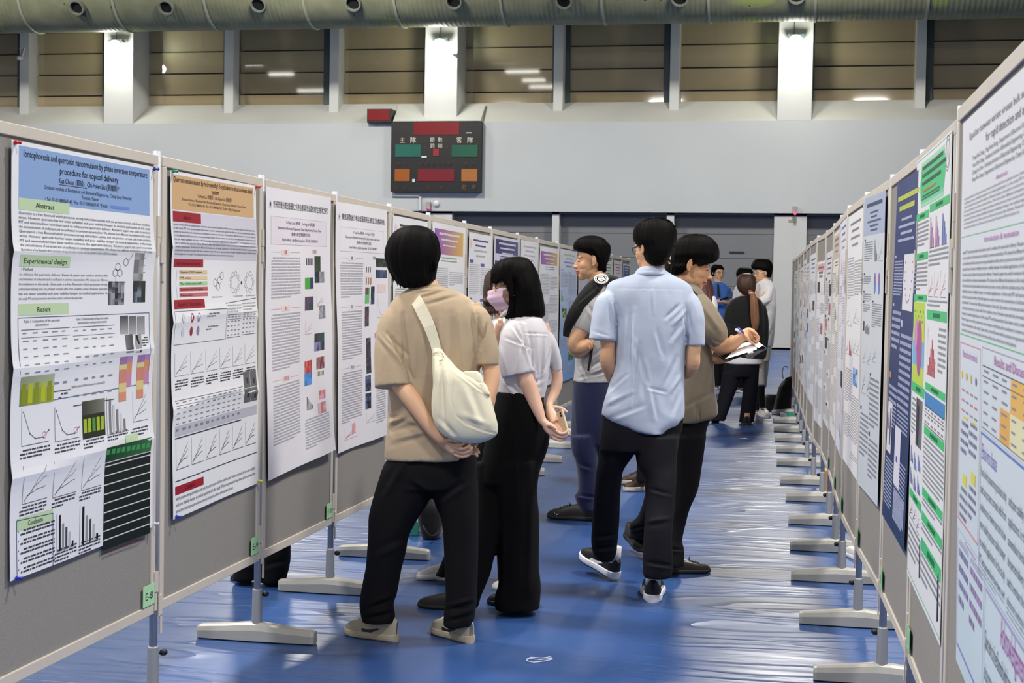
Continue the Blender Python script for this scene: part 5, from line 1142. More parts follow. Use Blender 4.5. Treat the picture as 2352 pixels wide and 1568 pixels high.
f.head(1176, 656, (-.90,-.16,-.22), .99, fem=True, skincol=(222,176,150), hairline=.062)
f.limb(S, [(1186,690,21,.0),(1196,712,21,.0),(1204,735,26,0)]); f.rows(S, body, scale=.82)
f.limb(S, [(1190,745,20,-.07),(1184,800,21,-.10),(1206,866,20,-.105),(1216,890,19,-.105),(1226,916,16.5,-.11),(1236,942,13.5,-.12),(1245,964,10,-.13),(1252,972,9.5,-.135),(1262,983,13,-.14,.55),(1274,993,12,-.145,.5)])
f.limb(S, [(1246,745,14,.03),(1268,815,15,.05),(1279,855,12.5,.05),(1279,880,13,.045),(1272,905,12,.03),(1262,926,9.5,0),(1261,936,9.5,-.02),(1266,952,13,-.05,.55),(1275,970,13,-.075,.5)])
for a in ([(1270,934,5.6,-.03),(1284,936,5.4,-.045),(1294,940,4.8,-.055),(1302,946,4.2,-.06)],[(1270,966,5.4,-.06),(1280,976,5,-.075),(1290,984,4.6,-.09),(1298,983,4.2,-.10)],[(1268,972,5.4,-.07),(1278,984,5,-.085),(1288,992,4.6,-.10),(1297,990,4.2,-.112)],[(1266,976,5.2,-.08),(1276,989,4.8,-.10),(1286,997,4.4,-.115)],[(1277,962,5.2,-.055),(1286,972,4.8,-.065),(1296,980,4.4,-.08),(1303,978,4,-.09)]): f.limb(S, a, N=12)
for a in ([(1264,999,5.4,-.14),(1277,1008,5.2,-.145),(1289,1010,5,-.15),(1298,1007,4.6,-.15)],[(1268,993,5.4,-.145),(1283,1001.5,5.2,-.153),(1296,1003,5,-.158),(1305,997,4.4,-.158)],[(1270,986,5.4,-.15),(1285,994.5,5.2,-.16),(1297,995,4.8,-.165),(1304,988,4.2,-.162)],[(1258,976,5.4,-.15),(1268,978,5,-.165),(1276,984,4.6,-.17)]): f.limb(S, a, N=12)
f.limb(S, [(1165,890,26,0),(1150,1000,28,0),(1110,1250,22,0),(1085,1370,17,-.02)]); f.limb(S, [(1195,890,26,0),(1190,1000,30,0),(1188,1250,24,0),(1192,1380,18,0)])
f.shoe((1238,1392), (1120,1386), 'black', width=.052); f.shoe((1070,1402), (962,1392), 'black', width=.052)
f.skinbuild(.003, rgb=(222,180,156))
HR = [(589,1184,1192,.012,.0),(591,1166,1206,.035,.0),(596,1150,1216,.058,.0),(605,1137,1224,.076,0),(617,1129,1230,.088,0),(632,1127,1235,.092,.0),(641,1140,1238,.090,.0),(652,1160,1238,.082,.0),(666,1180,1236,.06,.0)]
h = f.hair(HR, amp=.002, seed=5)
HB = [(593,1184,1206,.02,.0),(598,1172,1216,.05,0),(606,1160,1224,.070,0),(617,1152,1230,.082,.0),(630,1152,1236,.088,0),(645,1162,1240,.093,0),(662,1170,1243,.096,0),(680,1171,1247,.094,0),(698,1168,1250,.092,0),(712,1164,1252,.09,0),(722,1158,1251,.086,0),(728,1160,1246,.08,0),(733,1166,1238,.07,0)]
f.hair(HB, 'bob', amp=.0022, rag=.006, seed=6)
lk = []
for i in range(330):
    x = 1126+rr.random()*50; yb = np.interp(x, [1127,1138,1150,1160,1168,1176], [641,655,643,650,668,690])+rr.uniform(-6, 4); ys = float(np.interp(x, [1126,1134,1145,1160,1180], [628,616,608,604,604]))+rr.uniform(4, 26); o_ = -.094*math.sqrt(max(.1, 1-((x-1180)/60)**2))-.002
    lk.append(([(x*.9+1182*.1, ys-9, o_+.035), (x*.95+1182*.05, ys, o_+.009), (x*.6+(x+2)*.4, max(yb-12, ys+3), o_), (x, max(yb, ys+8), o_+.004)], .0019))
for i in range(30):
    q = rr.random()*14; lk.append(([(1170+q*.6,625+rr.random()*20,-.07),(1170+q*.7,660,-.086),(1169+q*.7,700,-.085),(1160+q*1.4,728+rr.random()*8,-.08)], .003))
f.locks(h, lk)
# mask with ear loops, glasses
MK = fabric('pink_mask', (226,196,216), .8)
mk = MB(); T = f.hT
def msk(u, v):   # u across -1..1, v 0 top..1 bottom
    z = .0-.006-.092*v; x = u*.070*(1-.22*v*v); yy = .118-.010*(1-math.exp(-((v-.35)/.3)**2))-.050*abs(u)**2.2-.022*max(0, v-.55)/.45+.0012*math.sin(v*22); return T((x, yy, z-.01*abs(u)*(v-.5)))
nx, ny = 20, 18
vv = [msk(-1+2*i/nx, j/ny) for j in range(ny+1) for i in range(nx+1)]; v2 = [msk(-1+2*i/nx, j/ny)-f.hM[:, 1]*.002 for j in range(ny+1) for i in range(nx+1)]
fs = [(j*(nx+1)+i, j*(nx+1)+i+1, (j+1)*(nx+1)+i+1, (j+1)*(nx+1)+i) for j in range(ny) for i in range(nx)]
mk.add(vv, fs); mk.add(v2, [q[::-1] for q in fs]); mo = mk.build('face_mask', MK, f.e, smooth=True); mo['label'] = 'pale pink surgical mask'
el = MB()
for q in (-1, 1): el.tube([msk(q, .08), T((q*.074,.01,-.004)), T((q*.080,-.012,.006))], .0018, 8); el.tube([msk(q, .88), T((q*.070,.02,-.045)), T((q*.080,-.016,-.03))], .0018, 8)
el.build('ear_loop', fabric('white_elastic', (236,232,236)), mo)
def glasses(fg, rgb=(20,20,22), metal=0, z=.004, r=.020, name='glasses', yb=.092, lens=True):
    T = fg.hT; mb = MB()
    for q in (-1, 1):
        ring = [T((q*(.033+r*1.12*math.cos(a)), yb-.004*abs(math.cos(a)) - (.006 if math.cos(a)*1 > 0 else 0), z-.006+r*.86*math.sin(a))) for a in np.linspace(0, 2*math.pi, 21)]
        mb.tube(ring, .0016, 6); mb.tube([T((q*.056, yb-.008, z+.003)), T((q*.070, yb-.03, z+.004)), T((q*.078, .0, z+.003)), T((q*.081, -.018, z-.008))], .0019, 6)
    mb.tube([T((-.013, yb-.001, z-.001)), T((0, yb+.003, z+.001)), T((.013, yb-.001, z-.001))], .0016, 6)
    return mb.build(name, mat('glasses_%d' % rgb[0], rgb, .3, metal), fg.e, smooth=True)
glasses(f, (26,24,26), z=.006, yb=.098)
# phone
c = f.P(1284,952,-.10); ax = f.P(1298,990,-.09)-f.P(1276,934,-.07)
ph = Fig.__new__(Fig); ph.D = f.D; ph.k = f.k
pe = empty('phone', f.P(1287,968,-.1), 'phone in a pale beige case held in the masked woman hands behind the back', 'phone')
A, B = f.P(1284,945,-.075), f.P(1296,988,-.105); d = (B-A)/np.linalg.norm(B-A); L = .115; wv = CX*.35-CF*.55; wv = wv-d*(wv@d); wv /= np.linalg.norm(wv); nv = np.cross(d, wv)
def slab(c0, d, w, n, L, W_, Tn, m, parent, name, bev=.006):
    q = [c0+d*l+w*a+n*b for b in (-Tn/2, Tn/2) for l, a in ((0,-W_/2),(L,-W_/2),(L,W_/2),(0,W_/2))]
    return MB().hexa(q).build(name, m, parent, bevel=bev)
slab(A, d, wv, nv, L, .060, .010, fabric('phone_case', (206,190,160), .5), pe, 'case', .004)
cz = MB()
for t in (.12, .22): cz.tube([A+d*L*t+wv*.012+nv*sgn*.0052 if False else A+d*L*t+wv*.014-nv*.004, A+d*L*t+wv*.014+nv*.0062], .005, 12)
cz.tube([A+d*L*.12+wv*.014-nv*.0062, A+d*L*.12+wv*.014+nv*.0066], .005, 12); cz.build('camera_lens', mat('lens_black', (12,12,14), .15), pe)
# ================================================================ GREY T-SHIRT MAN (profile, arms folded)
f = Fig(9.08, (1330,1202), 'person in grey T-shirt with black jacket over the shoulders, arms folded, seen from the side')
ts = MB()
body = [(655,1372,1400,.05,0),(664,1360,1412,.09,0),(678,1350,1420,.125,0),(700,1340,1424,.15,0),(730,1335,1424,.165,0),(770,1328,1420,.17,0),(805,1322,1416,.168,0),(840,1319,1412,.16,0),(862,1317,1408,.158,0),(878,1316,1406,.158,0)]
f.rows(ts, body, N=40)
f.limb(ts, [(1378,678,20,-.14,.8),(1362,700,27,-.17,.8),(1350,728,27,-.18,.8),(1336,757,23,-.175,.85)])
f.cloth('t_shirt', ts, fabric('grey_marl', (168,166,166)), .007, 3, [(1330,830,1350,868,3,-.010),(1340,850,1400,820,4,-.012),(1345,865,1405,835,4,.010),(1330,868,1400,850,3,-.010),(1350,700,1375,740,4,-.008),(1360,820,1395,790,3,-.008)], wr=(((9,9,5),.006),))
jk = MB()
f.limb(jk, [(1420,660,16,.02,1.2),(1412,646,13,-.03,1.3),(1390,643,12,-.12,1.0),(1368,656,16,-.175,.6),(1347,682,19,-.20,.5),(1328,706,17,-.21,.5),(1313,728,14,-.21,.5),(1304,750,11.5,-.20,.5),(1299,774,8.5,-.19,.5)])
f.limb(jk, [(1412,650,16,-.02,1.4),(1400,690,18,-.02,1.6),(1398,740,16,0,1.6)])
f.limb(jk, [(1384,640,9,.08,1.0),(1370,652,14,.14,.8),(1352,690,14,.19,.6),(1340,740,12,.20,.5)])
jo = f.cloth('jacket', jk, fabric('black_jacket', (14,14,16), .8), .006, 2, [(1385,665,1335,715,3,-.008),(1375,660,1330,700,3,.006),(1320,730,1302,765,3,-.005)], wr=(((10,10,6),.006),))
em = MB(); c = f.P(1381, 640, -.20); n_ = -CF*.75+CU*.66; u_ = CX; v_ = np.cross(n_, u_)
ring = lambda r, k=24: [c+u_*r*math.cos(a)+v_*r*.95*math.sin(a) for a in np.linspace(0, 2*math.pi, k)]
em.tube(ring(.040), .0035, 6); em.tube(ring(.030), .002, 6); em.add([c+u_*.02*math.cos(a)+v_*.02*math.sin(a) for a in np.linspace(0, 2*math.pi, 13)[:-1]], [tuple(range(12))]); em.tube([c+u_*.03-v_*.02+n_*.003, c-u_*.005+n_*.004, c+u_*.012+v_*.01+n_*.004, c-u_*.03+v_*.02+n_*.003], .003, 6)
em.build('round_emblem', mat('emblem_white', (224,224,220), .7), jo)
dr = MB(); f.limb(dr, [(1363,772,2.8,-.17,.4),(1360,795,3,-.172,.4),(1356,825,3,-.17,.4),(1351,851,2.5,-.168,.4)], N=10); dr.build('drawstring', fabric('black_jacket', (14,14,16)), jo, smooth=True)
jn = MB()
f.rows(jn, [(872,1316,1404,.150,0),(900,1314,1406,.155,0),(940,1313,1408,.155,0),(985,1311,1408,.15,0),(1020,1311,1402,.14,0)])
f.rows(jn, [(1000,1311,1372,.10,-.06),(1032,1312,1374,.10,-.06),(1056,1320,1374,.098,-.06),(1094,1325,1374,.09,-.06),(1128,1326,1372,.085,-.06),(1138,1319,1370,.085,-.06),(1152,1322,1368,.08,-.06),(1172,1332,1366,.075,-.06)])
f.rows(jn, [(1000,1346,1406,.10,.08),(1056,1348,1402,.098,.08),(1120,1350,1398,.09,.08),(1165,1352,1394,.08,.08)])
f.cloth('jeans', jn, fabric('navy_denim', (24,30,62), .9), .008, 3, [(1320,1135,1365,1142,3,-.012),(1318,1060,1360,1075,4,-.008),(1320,900,1330,1030,4,.004)], wr=(((8,8,4),.005),))
bt = MB(); f.rows(bt, [(874,1315,1404,.152,0),(880,1315,1404,.153,0)], sub=1); bt.build('belt', mat('belt_brown', (44,34,34), .5), f.e, smooth=True)
S = f.skin
f.head(1357.5, 600, (-1,-.03,-.04), 1.05, hairline=.06, haircol=(30,24,22))
f.limb(S, [(1368,626,21,.0),(1375,646,22,0),(1380,662,26,0)]); f.rows(S, body, scale=.85)
f.limb(S, [(1372,685,20,-.14),(1352,730,18,-.17),(1332,762,17,-.18),(1320,785,17.5,-.175),(1325,798,17,-.17),(1340,796,15,-.19),(1355,786,11,-.20)]); f.limb(S, [(1322,806,13,-.15),(1332,811,12.5,-.16),(1346,800,11,-.19),(1362,786,9,-.2)])
for a in ([(1350,782,5,-.215),(1357,788,4.5,-.22),(1359,796,4,-.22)],[(1345,786,5,-.215),(1352,793,4.4,-.22),(1354,800,3.8,-.22)],[(1356,778,4.6,-.215),(1361,783,4.2,-.22),(1362,790,3.6,-.22)]): f.limb(S, a, N=10)
f.limb(S, [(1352,870,20,0),(1345,1000,18,-.05),(1345,1170,11,-.05)]); f.limb(S, [(1370,870,20,0),(1376,1000,18,.08),(1374,1160,11,.08)])
f.shoe((1366,1196), (1257,1189), 'puma', width=.05); f.shoe((1392,1170), (1318,1170), 'puma', width=.05)
f.skinbuild(.0035, rgb=(196,152,118))
HR = [(540.5,1350,1366,.01,0),(543,1338,1378,.045,0),(548,1327,1388,.07,0),(555,1320,1394,.083,0),(563,1316.5,1401,.09,0),(571,1317,1403,.092,0),(577,1326,1403,.091,0),(583,1337,1402,.088,.0),(590,1345,1400,.085,0),(600,1358,1397,.075,0),(610,1372,1393,.06,0),(619,1374,1393,.05,0),(625,1378,1391,.04,0)]
f.hair(HR, amp=.0035, seed=8, freq=26)
# ================================================================ LIGHT BLUE SHIRT MAN
f = Fig(6.95, (1450,1392), 'person in light blue short sleeved shirt and navy trousers, seen from behind in mid-step')
sh = MB()
body = [(617,1470,1524,.045,.0),(626,1458,1534,.07,0),(636,1430,1552,.085,0),(646,1405,1576,.098,0),(660,1393,1590,.108,0),(682,1393,1594,.118,0),(715,1404,1589,.126,0),(755,1409,1582,.13,0),(800,1411,1574,.13,0),(840,1410,1571,.13,0),(875,1402,1570,.132,0),(915,1388,1571,.136,0),(950,1382,1573,.14,0),(965,1392,1568,.141,0),(978,1410,1556,.142,0),(988,1436,1538,.142,0),(995,1476,1524,.141,0)]
f.rows(sh, body, N=48)
f.limb(sh, [(1418,676,18,-.01,1.2),(1397,695,26,-.02,1.2),(1388,725,29,-.03,1.1),(1384,755,30,-.035,1.0),(1382.5,781,31,-.04,.95)])
f.limb(sh, [(1566,676,18,-.01,1.2),(1586,696,23,-.02,1.2),(1594,725,25,-.03,1.1),(1596,760,24,-.03,1.1),(1597,794,23,-.03,1.0)])
BS = fabric('light_blue_oxford', (178,189,209), .8)
FB = [(1412,700,1418,790,3,-.010),(1404,690,1416,760,4,.008),(1415,740,1412,840,4,-.008),(1450,720,1440,860,5,-.007),(1458,710,1455,900,6,.006),(1470,790,1455,930,5,-.010),(1482,830,1500,960,6,.006),(1462,800,1492,890,5,-.007),(1530,730,1560,700,4,-.010),(1545,745,1575,715,4,.008),(1540,780,1565,740,5,-.008),(1555,820,1530,880,5,-.006),(1572,720,1578,800,3,-.010),(1588,760,1575,700,4,-.006),(1510,760,1525,820,5,-.005),(1395,900,1440,860,4,-.007),(1390,930,1450,900,5,.006),(1400,960,1480,930,5,-.005),(1490,890,1530,900,3,-.006),(1500,905,1510,960,4,-.005),(1540,900,1565,860,5,.007),(1410,662,1590,664,1.6,-.0012),(1500,664,1502,720,3,.003),(1545,950,1560,900,5,-.006),(1360,760,1400,772,3,-.003)]
so = f.cloth('shirt', sh, BS, .0058, 4, FB, wr=(((11,11,6),.006),((26,26,16),.0016)))
co = MB(); 
f.rows(co, [(612.5,1472,1521,.064,-.004),(617,1466,1526,.070,-.004),(624,1460,1530,.076,-.006),(631,1457,1533,.080,-.008),(633,1459,1531,.078,-.004)], N=40, sub=3, p=2.4)
f.cloth('collar', co, BS, .004, 1, [(1462,621,1530,621,2,-.002)], wr=(((20,20,20),.001),))
tr = MB()
f.rows(tr, [(940,1384,1570,.118,0),(975,1382,1569,.122,0),(1005,1378,1563,.12,0),(1035,1376,1558,.114,0)], N=44)
f.rows(tr, [(1000,1378,1472,.112,.03),(1032,1376,1461,.108,.03),(1048,1375,1452,.106,.04),(1080,1372,1432,.10,.06),(1107,1370,1427,.094,.08),(1147,1366,1423,.088,.10),(1201,1362,1420,.082,.14),(1241,1359,1417,.078,.17),(1268,1362,1415,.074,.19),(1285,1372,1408,.07,.20)])
f.rows(tr, [(1000,1462,1562,.112,-.03),(1048,1462,1557,.106,-.05),(1072,1467,1556,.104,-.06),(1094,1480,1554,.10,-.08),(1134,1484,1551,.096,-.11),(1161,1484,1549,.09,-.13),(1200,1482,1547,.085,-.16),(1241,1480,1545,.082,-.18),(1285,1478,1545,.078,-.20),(1318,1477,1544,.074,-.21),(1328,1482,1540,.07,-.21)])
f.cloth('trousers', tr, fabric('navy_cotton', (8,9,20), sheen=0), .007, 3, [(1365,1235,1415,1228,4,-.008),(1362,1262,1414,1255,4,-.008),(1480,1290,1545,1300,4,-.008),(1485,1120,1540,1135,4,-.007),(1478,1200,1540,1190,5,.006)], wr=(((8,8,4),.006),))
S = f.skin
f.head(1500, 571, (-.62,-.10,.78), 1.0, off=.0, hairline=.05)
f.limb(S, [(1500,598,27,.0),(1499,616,27.5,.0),(1498,634,34,0)]); f.rows(S, body[:14], scale=.84)
f.limb(S, [(1396,700,20,-.02),(1393,760,18,-.04),(1396,795,16.5,-.04),(1394,825,17,-.04),(1400,850,15,-.01),(1408,872,12.5,.05),(1425,880,11,.12),(1445,874,12,.16,.6)]); f.limb(S, [(1590,700,19,-.02),(1595,770,17,-.03),(1592,810,16.5,-.03),(1591,838,16,-.02),(1578,856,13.5,.05),(1560,858,11,.12),(1545,856,12,.16,.6)])
for i in range(4): f.limb(S, [(1450,868+5*i,4,.16),(1464,866+5*i,3.8,.165),(1476,868+5*i,3.4,.16)], N=10); f.limb(S, [(1540,850+5*i,4,.16),(1526,850+5*i,3.8,.165),(1514,852+5*i,3.4,.16)], N=10)
f.limb(S, [(1440,864,4,.15),(1450,858,3.8,.16),(1458,857,3.4,.16)], N=10); f.limb(S, [(1548,846,4,.15),(1538,842,3.8,.16),(1530,842,3.4,.16)], N=10)
f.limb(S, [(1425,1000,26,.03),(1395,1150,20,.1),(1389,1280,13,.2)]); f.limb(S, [(1512,1000,26,-.03),(1515,1150,20,-.12),(1508,1325,13,-.21)])
sk1, Wf = f.shoe((1416,1335), (1338,1312), 'nike', width=.05, lift_heel=.012, lift_toe=.075)
sk2, Wf2 = f.shoe((1499,1384), (1500,1290), 'nike', width=.052)
sc = MB(); WS = fabric('white_sock', (216,214,216))
sc.tube([Wf(.045,0,.075), Wf(.045,0,.11), Wf(.05,0,.15)], [.036,.034,.034], 20); o = sc.build('sock', WS, f.e, smooth=True)
sc = MB(); sc.tube([Wf2(.045,0,.075), Wf2(.045,0,.11), Wf2(.048,0,.16)], [.036,.034,.036], 20); sc.build('sock', WS, f.e, smooth=True)
f.skinbuild(rgb=(206,160,126))
HR = [(498.5,1498,1512,.012,.0),(501,1482,1526,.04,0),(506,1470,1537,.06,0),(514,1462,1546,.078,0),(524,1457,1552,.09,0),(536,1454.5,1555,.096,-.002),(548,1455,1554,.097,-.006),(557,1459,1552,.096,-.010),(566,1468,1549,.092,-.016),(576,1474,1545,.088,-.022),(588,1479,1539,.08,-.028),(598,1483,1532,.070,-.034),(606,1490,1525,.058,-.04),(610,1500,1518,.05,-.04)]
h = f.hair(HR, amp=.004, seed=12, freq=24, rag=.004)
lk = []
for i in range(60):
    a = rr.uniform(-1.3, 1.3); rd = rr.uniform(.2, .9); x = 1505+46*math.sin(a)*rd; y = 498+ (1-math.cos(a*rd))*46; lk.append(([(x-4, y+10, -.03), (x+2, y+2, -.05), (x+8*math.sin(a)+4, y+1, -.05), (x+12*math.sin(a)+6, y+6, -.055)], .0016))
f.locks(h, lk)
glasses(f, (30,30,34), z=.008)
# ================================================================ OLIVE SHIRT MAN (writing)
f = Fig(7.6, (1540,1325), 'person in olive brown short sleeved shirt looking down and writing on a clipboard')
sh = MB()
body = [(648,1548,1596,.06,0),(660,1530,1606,.09,0),(676,1520,1618,.11,0),(700,1518,1630,.125,0),(740,1520,1638,.135,0),(790,1522,1640,.14,0),(850,1524,1640,.14,0),(900,1524,1642,.142,0),(935,1522,1649,.145,0),(952,1524,1648,.145,0),(962,1530,1634,.143,0),(969,1540,1600,.14,0)]
f.rows(sh, body, N=44)
f.limb(sh, [(1600,690,24,-.08,1.0),(1616,716,30,-.11,1.0),(1630,745,32,-.13,1.0),(1642,768,31,-.14,.95),(1653,791,22,-.14,.9)])
OL = fabric('olive_linen', (124,113,96), .9)
f.cloth('shirt', sh, OL, .006, 3, [(1606,940,1607,968,2,-.010),(1600,760,1640,806,5,-.010),(1612,700,1655,760,6,.008),(1625,820,1610,930,6,.007),(1590,850,1600,950,5,-.006),(1638,780,1660,790,3,-.005),(1575,700,1600,800,5,-.006),(1580,930,1640,900,5,-.005)], wr=(((9,9,5),.005),((24,24,14),.0014)))
cl = MB(); f.limb(cl, [(1540,638,4,-.04),(1556,646,6,-.075),(1575,660,7,-.09),(1594,676,7,-.10),(1606,690,5,-.10)], N=12); cl.build('collar', fabric('dark_collar', (34,32,32)), f.e, smooth=True)
tr = MB()
f.rows(tr, [(950,1526,1640,.12,0),(980,1522,1624,.12,0),(1020,1520,1618,.118,0)])
f.rows(tr, [(1000,1532,1622,.11,-.02),(1067,1530,1612,.10,-.03),(1126,1524,1602,.09,-.05),(1166,1520,1584,.085,-.07),(1201,1518,1574,.08,-.09),(1240,1516,1567,.075,-.12),(1262,1516,1572,.075,-.14),(1300,1520,1572,.07,-.17)])
f.rows(tr, [(1000,1510,1570,.10,.05),(1080,1496,1556,.095,.10),(1134,1482,1545,.09,.15),(1165,1474,1535,.085,.19),(1188,1464,1520,.08,.23),(1205,1447,1510,.075,.26),(1222,1449,1500,.07,.28),(1236,1443,1490,.07,.30)])
f.cloth('trousers', tr, fabric('black_cotton', (5,5,9)), .007, 3, [(1535,1260,1572,1262,3,-.008),(1450,1215,1480,1208,3,-.008)], wr=(((8,8,4),.005),))
S = f.skin
f.head(1590, 611, (.95,-.30,-.14), 1.07, hairline=.045)
f.limb(S, [(1574,632,24,.02),(1566,648,26,.02),(1562,664,32,.02)]); f.rows(S, body[:11], scale=.84)
f.limb(S, [(1610,700,22,-.10),(1635,765,21,-.13),(1650,790,19.5,-.14),(1662,797,19,-.15),(1680,790,16.5,-.17),(1697,779,12.5,-.19),(1706,773,12,-.195),(1718,768,16,-.20,.8),(1730,770,14,-.20,.8)])
for i, a in enumerate(([(1720,757,5,-.215),(1733,763,5,-.235),(1739,771,4.6,-.24),(1738,781,4.2,-.225)],[(1723,763,5,-.205),(1738,769,4.8,-.222),(1742,778,4.4,-.222),(1738,786,4,-.21)],[(1724,770,5,-.19),(1737,776,4.8,-.20),(1740,783,4.2,-.20),(1735,789,4,-.195)],[(1721,776,5,-.18),(1732,783,4.6,-.18),(1732,790,4,-.18)],[(1708,764,5.6,-.215),(1716,774,5,-.235),(1722,783,4.6,-.235),(1729,787,4,-.225)])): f.limb(S, a, N=12)
f.limb(S, [(1600,700,20,.12),(1612,770,19,.10),(1622,810,17,.02),(1642,822,13.5,-.06),(1654,824,11,-.09),(1664,822,12,-.11,.6)])
for i in range(4): f.limb(S, [(1662,816+3.5*i,4.4,-.12),(1676,813+3.5*i,4,-.125),(1688,811+3*i,3.6,-.12)], N=10)
f.limb(S, [(1656,818,4.6,-.13),(1664,811,4.2,-.16),(1672,808,3.8,-.17)], N=10)
f.limb(S, [(1572,900,22,0),(1570,1000,22,-.02),(1555,1150,17,-.07),(1545,1290,11,-.16)]); f.limb(S, [(1560,900,22,0),(1540,1000,22,.05),(1510,1150,17,.16),(1470,1230,11,.29)])
f.shoe((1532,1316), (1630,1314), 'leather', width=.05); f.shoe((1441,1262), (1520,1300), 'leather', width=.05, lift_heel=.075)
f.skinbuild(.003, rgb=(200,152,114))
HR = [(536.5,1592,1606,.012,0),(539,1576,1620,.04,0),(545,1563,1632,.064,0),(553,1553,1641,.08,0),(563,1547,1648,.09,0),(575,1543.5,1651,.096,0),(586,1541,1651,.098,0),(594,1540.5,1649,.090,0),(601,1540,1641,.084,0),(606,1540,1628,.080,.0),(611,1540,1602,.077,.0),(616,1540,1590,.072,.0),(624,1540,1574,.07,.015),(632,1541,1560,.05,.02)]
h = f.hair(HR, amp=.004, seed=15, freq=24)
lk = []
for i in range(240):
    x = 1602+rr.random()*45; yb = np.interp(x, [1604,1620,1640,1649], [612,608,600,592])+rr.uniform(-4, 2); o_ = -.09*math.sqrt(max(.05, 1-((x-1596)/58)**2)); q_ = rr.uniform(8, 26); lk.append(([(x-q_*.35,yb-q_-8,o_+.03),(x-2,yb-q_*.6,o_+.002),(x,yb-4,o_),(x+1,yb,o_+.003)], .0015))
for i in range(40):
    a = rr.uniform(-1.2, 1.2); x = 1596+50*math.sin(a)*.9; y = 540+(1-math.cos(a))*38; lk.append(([(x-3,y+8,-.03),(x,y,-.04),(x+4,y-3,-.045),(x+9,y+1,-.05)], .0016))
f.locks(h, lk)
# clipboard and paper, pen
ce = empty('clipboard', f.P(1690,800,-.17), 'black clipboard with loose white sheets held by the olive shirt man', 'clipboard')
def sheetpoly(pts, th, m, name, parent):
    C = [f.P(*q) for q in pts]; n = len(C); v = C+[c-CU*th for c in C]
    return MB().add(v, [tuple(range(n)), tuple(range(n, 2*n))[::-1]]+[(i, i+n, (i+1) % n+n, (i+1) % n) for i in range(n)]).build(name, m, parent)
sheetpoly([(1642,809,-.05),(1667,829,-.25),(1730,806,-.30),(1757,797,-.25),(1712,785,-.10)], .006, mat('clip_black', (14,14,16), .4), 'board', ce)
PW = mat('white_paper', (236,232,240), .6)
def curl(rows_, name, m=PW):
    R = [catmull(r, 5) for r in rows_]; v = [f.P(*q) for r in R for q in r]; n = len(R[0]); k = len(R); v2 = [p-CU*.0012 for p in v]
    fs = [(j*n+i, j*n+i+1, (j+1)*n+i+1, (j+1)*n+i) for j in range(k-1) for i in range(n-1)]
    return MB().add(v, fs).add(v2, [q[::-1] for q in fs]).build(name, m, ce, smooth=True)
curl([[(1639,806,-.05),(1652,813,-.08),(1666,817,-.12),(1690,808,-.14),(1708,790,-.10)],[(1640,808,-.10),(1654,818,-.15),(1668,824,-.22),(1700,814,-.26),(1738,801,-.28)]], 'top_sheet')
curl([[(1666,824,-.23),(1700,814,-.27),(1738,802,-.29)],[(1700,790,-.10),(1722,784,-.12),(1740,783,-.14)]], 'middle_sheet')
curl([[(1724,785,-.16),(1742,799,-.29)],[(1738,782,-.16),(1752,793,-.30)],[(1748,789,-.15),(1761,799,-.29)],[(1740,797,-.12),(1759,803,-.27)],[(1722,806,-.10),(1745,810,-.24)],[(1712,818,-.14),(1722,824,-.28)]], 'folded_sheet')
slp = MB(); slp.tube([f.P(1718,811,-.30), f.P(1729,808,-.31)], .006, 8); slp.build('clip', PW, ce)
pe = empty('pen', f.P(1703,752,-.2), 'blue and white pen in the writing hand of the olive shirt man', 'pen')
MB().tube([f.P(1695,752,-.21), f.P(1706,762,-.225), f.P(1728,784,-.23)], [.004,.0045,.0015], 10).build('barrel', mat('pen_blue', (60,50,170), .3), pe, smooth=True)
MB().tube([f.P(1689,756,-.20), f.P(1694,758,-.205), f.P(1706,764,-.215)], [.005,.009,.008], 12).build('cap', PW, pe, smooth=True)
# ================================================================ PEOPLE FURTHER BACK
WSH = fabric('white_shirt', (212,210,213), .8); NAVY = fabric('navy_trousers', (10,11,22), sheen=0); BLK = fabric('black_cotton', (5,5,9))
# --- woman half hidden behind the masked woman
f = Fig(7.15, (1060,1345), 'person with wavy brown hair and white sneakers, half hidden behind the masked woman')
body = [(728,1140,1180,.06,.0),(738,1124,1198,.09,0),(755,1118,1204,.11,0),(790,1120,1202,.115,0),(850,1122,1200,.11,0),(905,1120,1198,.11,0),(930,1118,1198,.11,0)]
m_ = MB(); f.rows(m_, body); f.limb(m_, [(1130,745,16,-.06),(1124,770,17,-.08),(1123,792,17,-.09)]); f.cloth('shirt', m_, WSH, .007, 3)
m_ = MB(); f.rows(m_, [(915,1118,1196,.11,0),(960,1108,1196,.12,0),(1010,1100,1190,.115,0)]); f.rows(m_, [(990,1098,1160,.10,0),(1100,1076,1130,.085,0),(1200,1048,1096,.075,0),(1270,1022,1066,.07,0),(1308,1006,1046,.065,0),(1322,998,1040,.06,0)]); f.rows(m_, [(990,1130,1192,.10,.05),(1150,1138,1182,.08,.05),(1300,1142,1180,.07,.05),(1346,1142,1182,.07,.05)])
f.cloth('trousers', m_, BLK, .008, 3)
f.head(1152, 668, (.55,-.2,-.6), .98, fem=True); S = f.skin; f.limb(S, [(1154,700,20,0),(1157,735,22,0)]); f.rows(S, body, scale=.82)
f.limb(S, [(1128,748,13,-.07),(1123,790,13,-.09),(1128,800,12,-.10),(1138,775,10,-.13),(1146,750,9,-.15),(1148,742,10,-.155,.7)])
for i in range(4): f.limb(S, [(1145+i*2.4,744,3.6,-.16),(1146+i*2.4,735,3.3,-.165),(1148+i*2.2,730,3,-.155)], N=10)
f.limb(S, [(1150,748,3.8,-.15),(1155,741,3.4,-.16)], N=10); f.limb(S, [(1140,910,24,0),(1118,1000,22,0),(1072,1200,13,0),(1046,1268,12,0),(1024,1308,11,0)]); f.limb(S, [(1158,910,24,.02),(1160,1340,13,.05)])
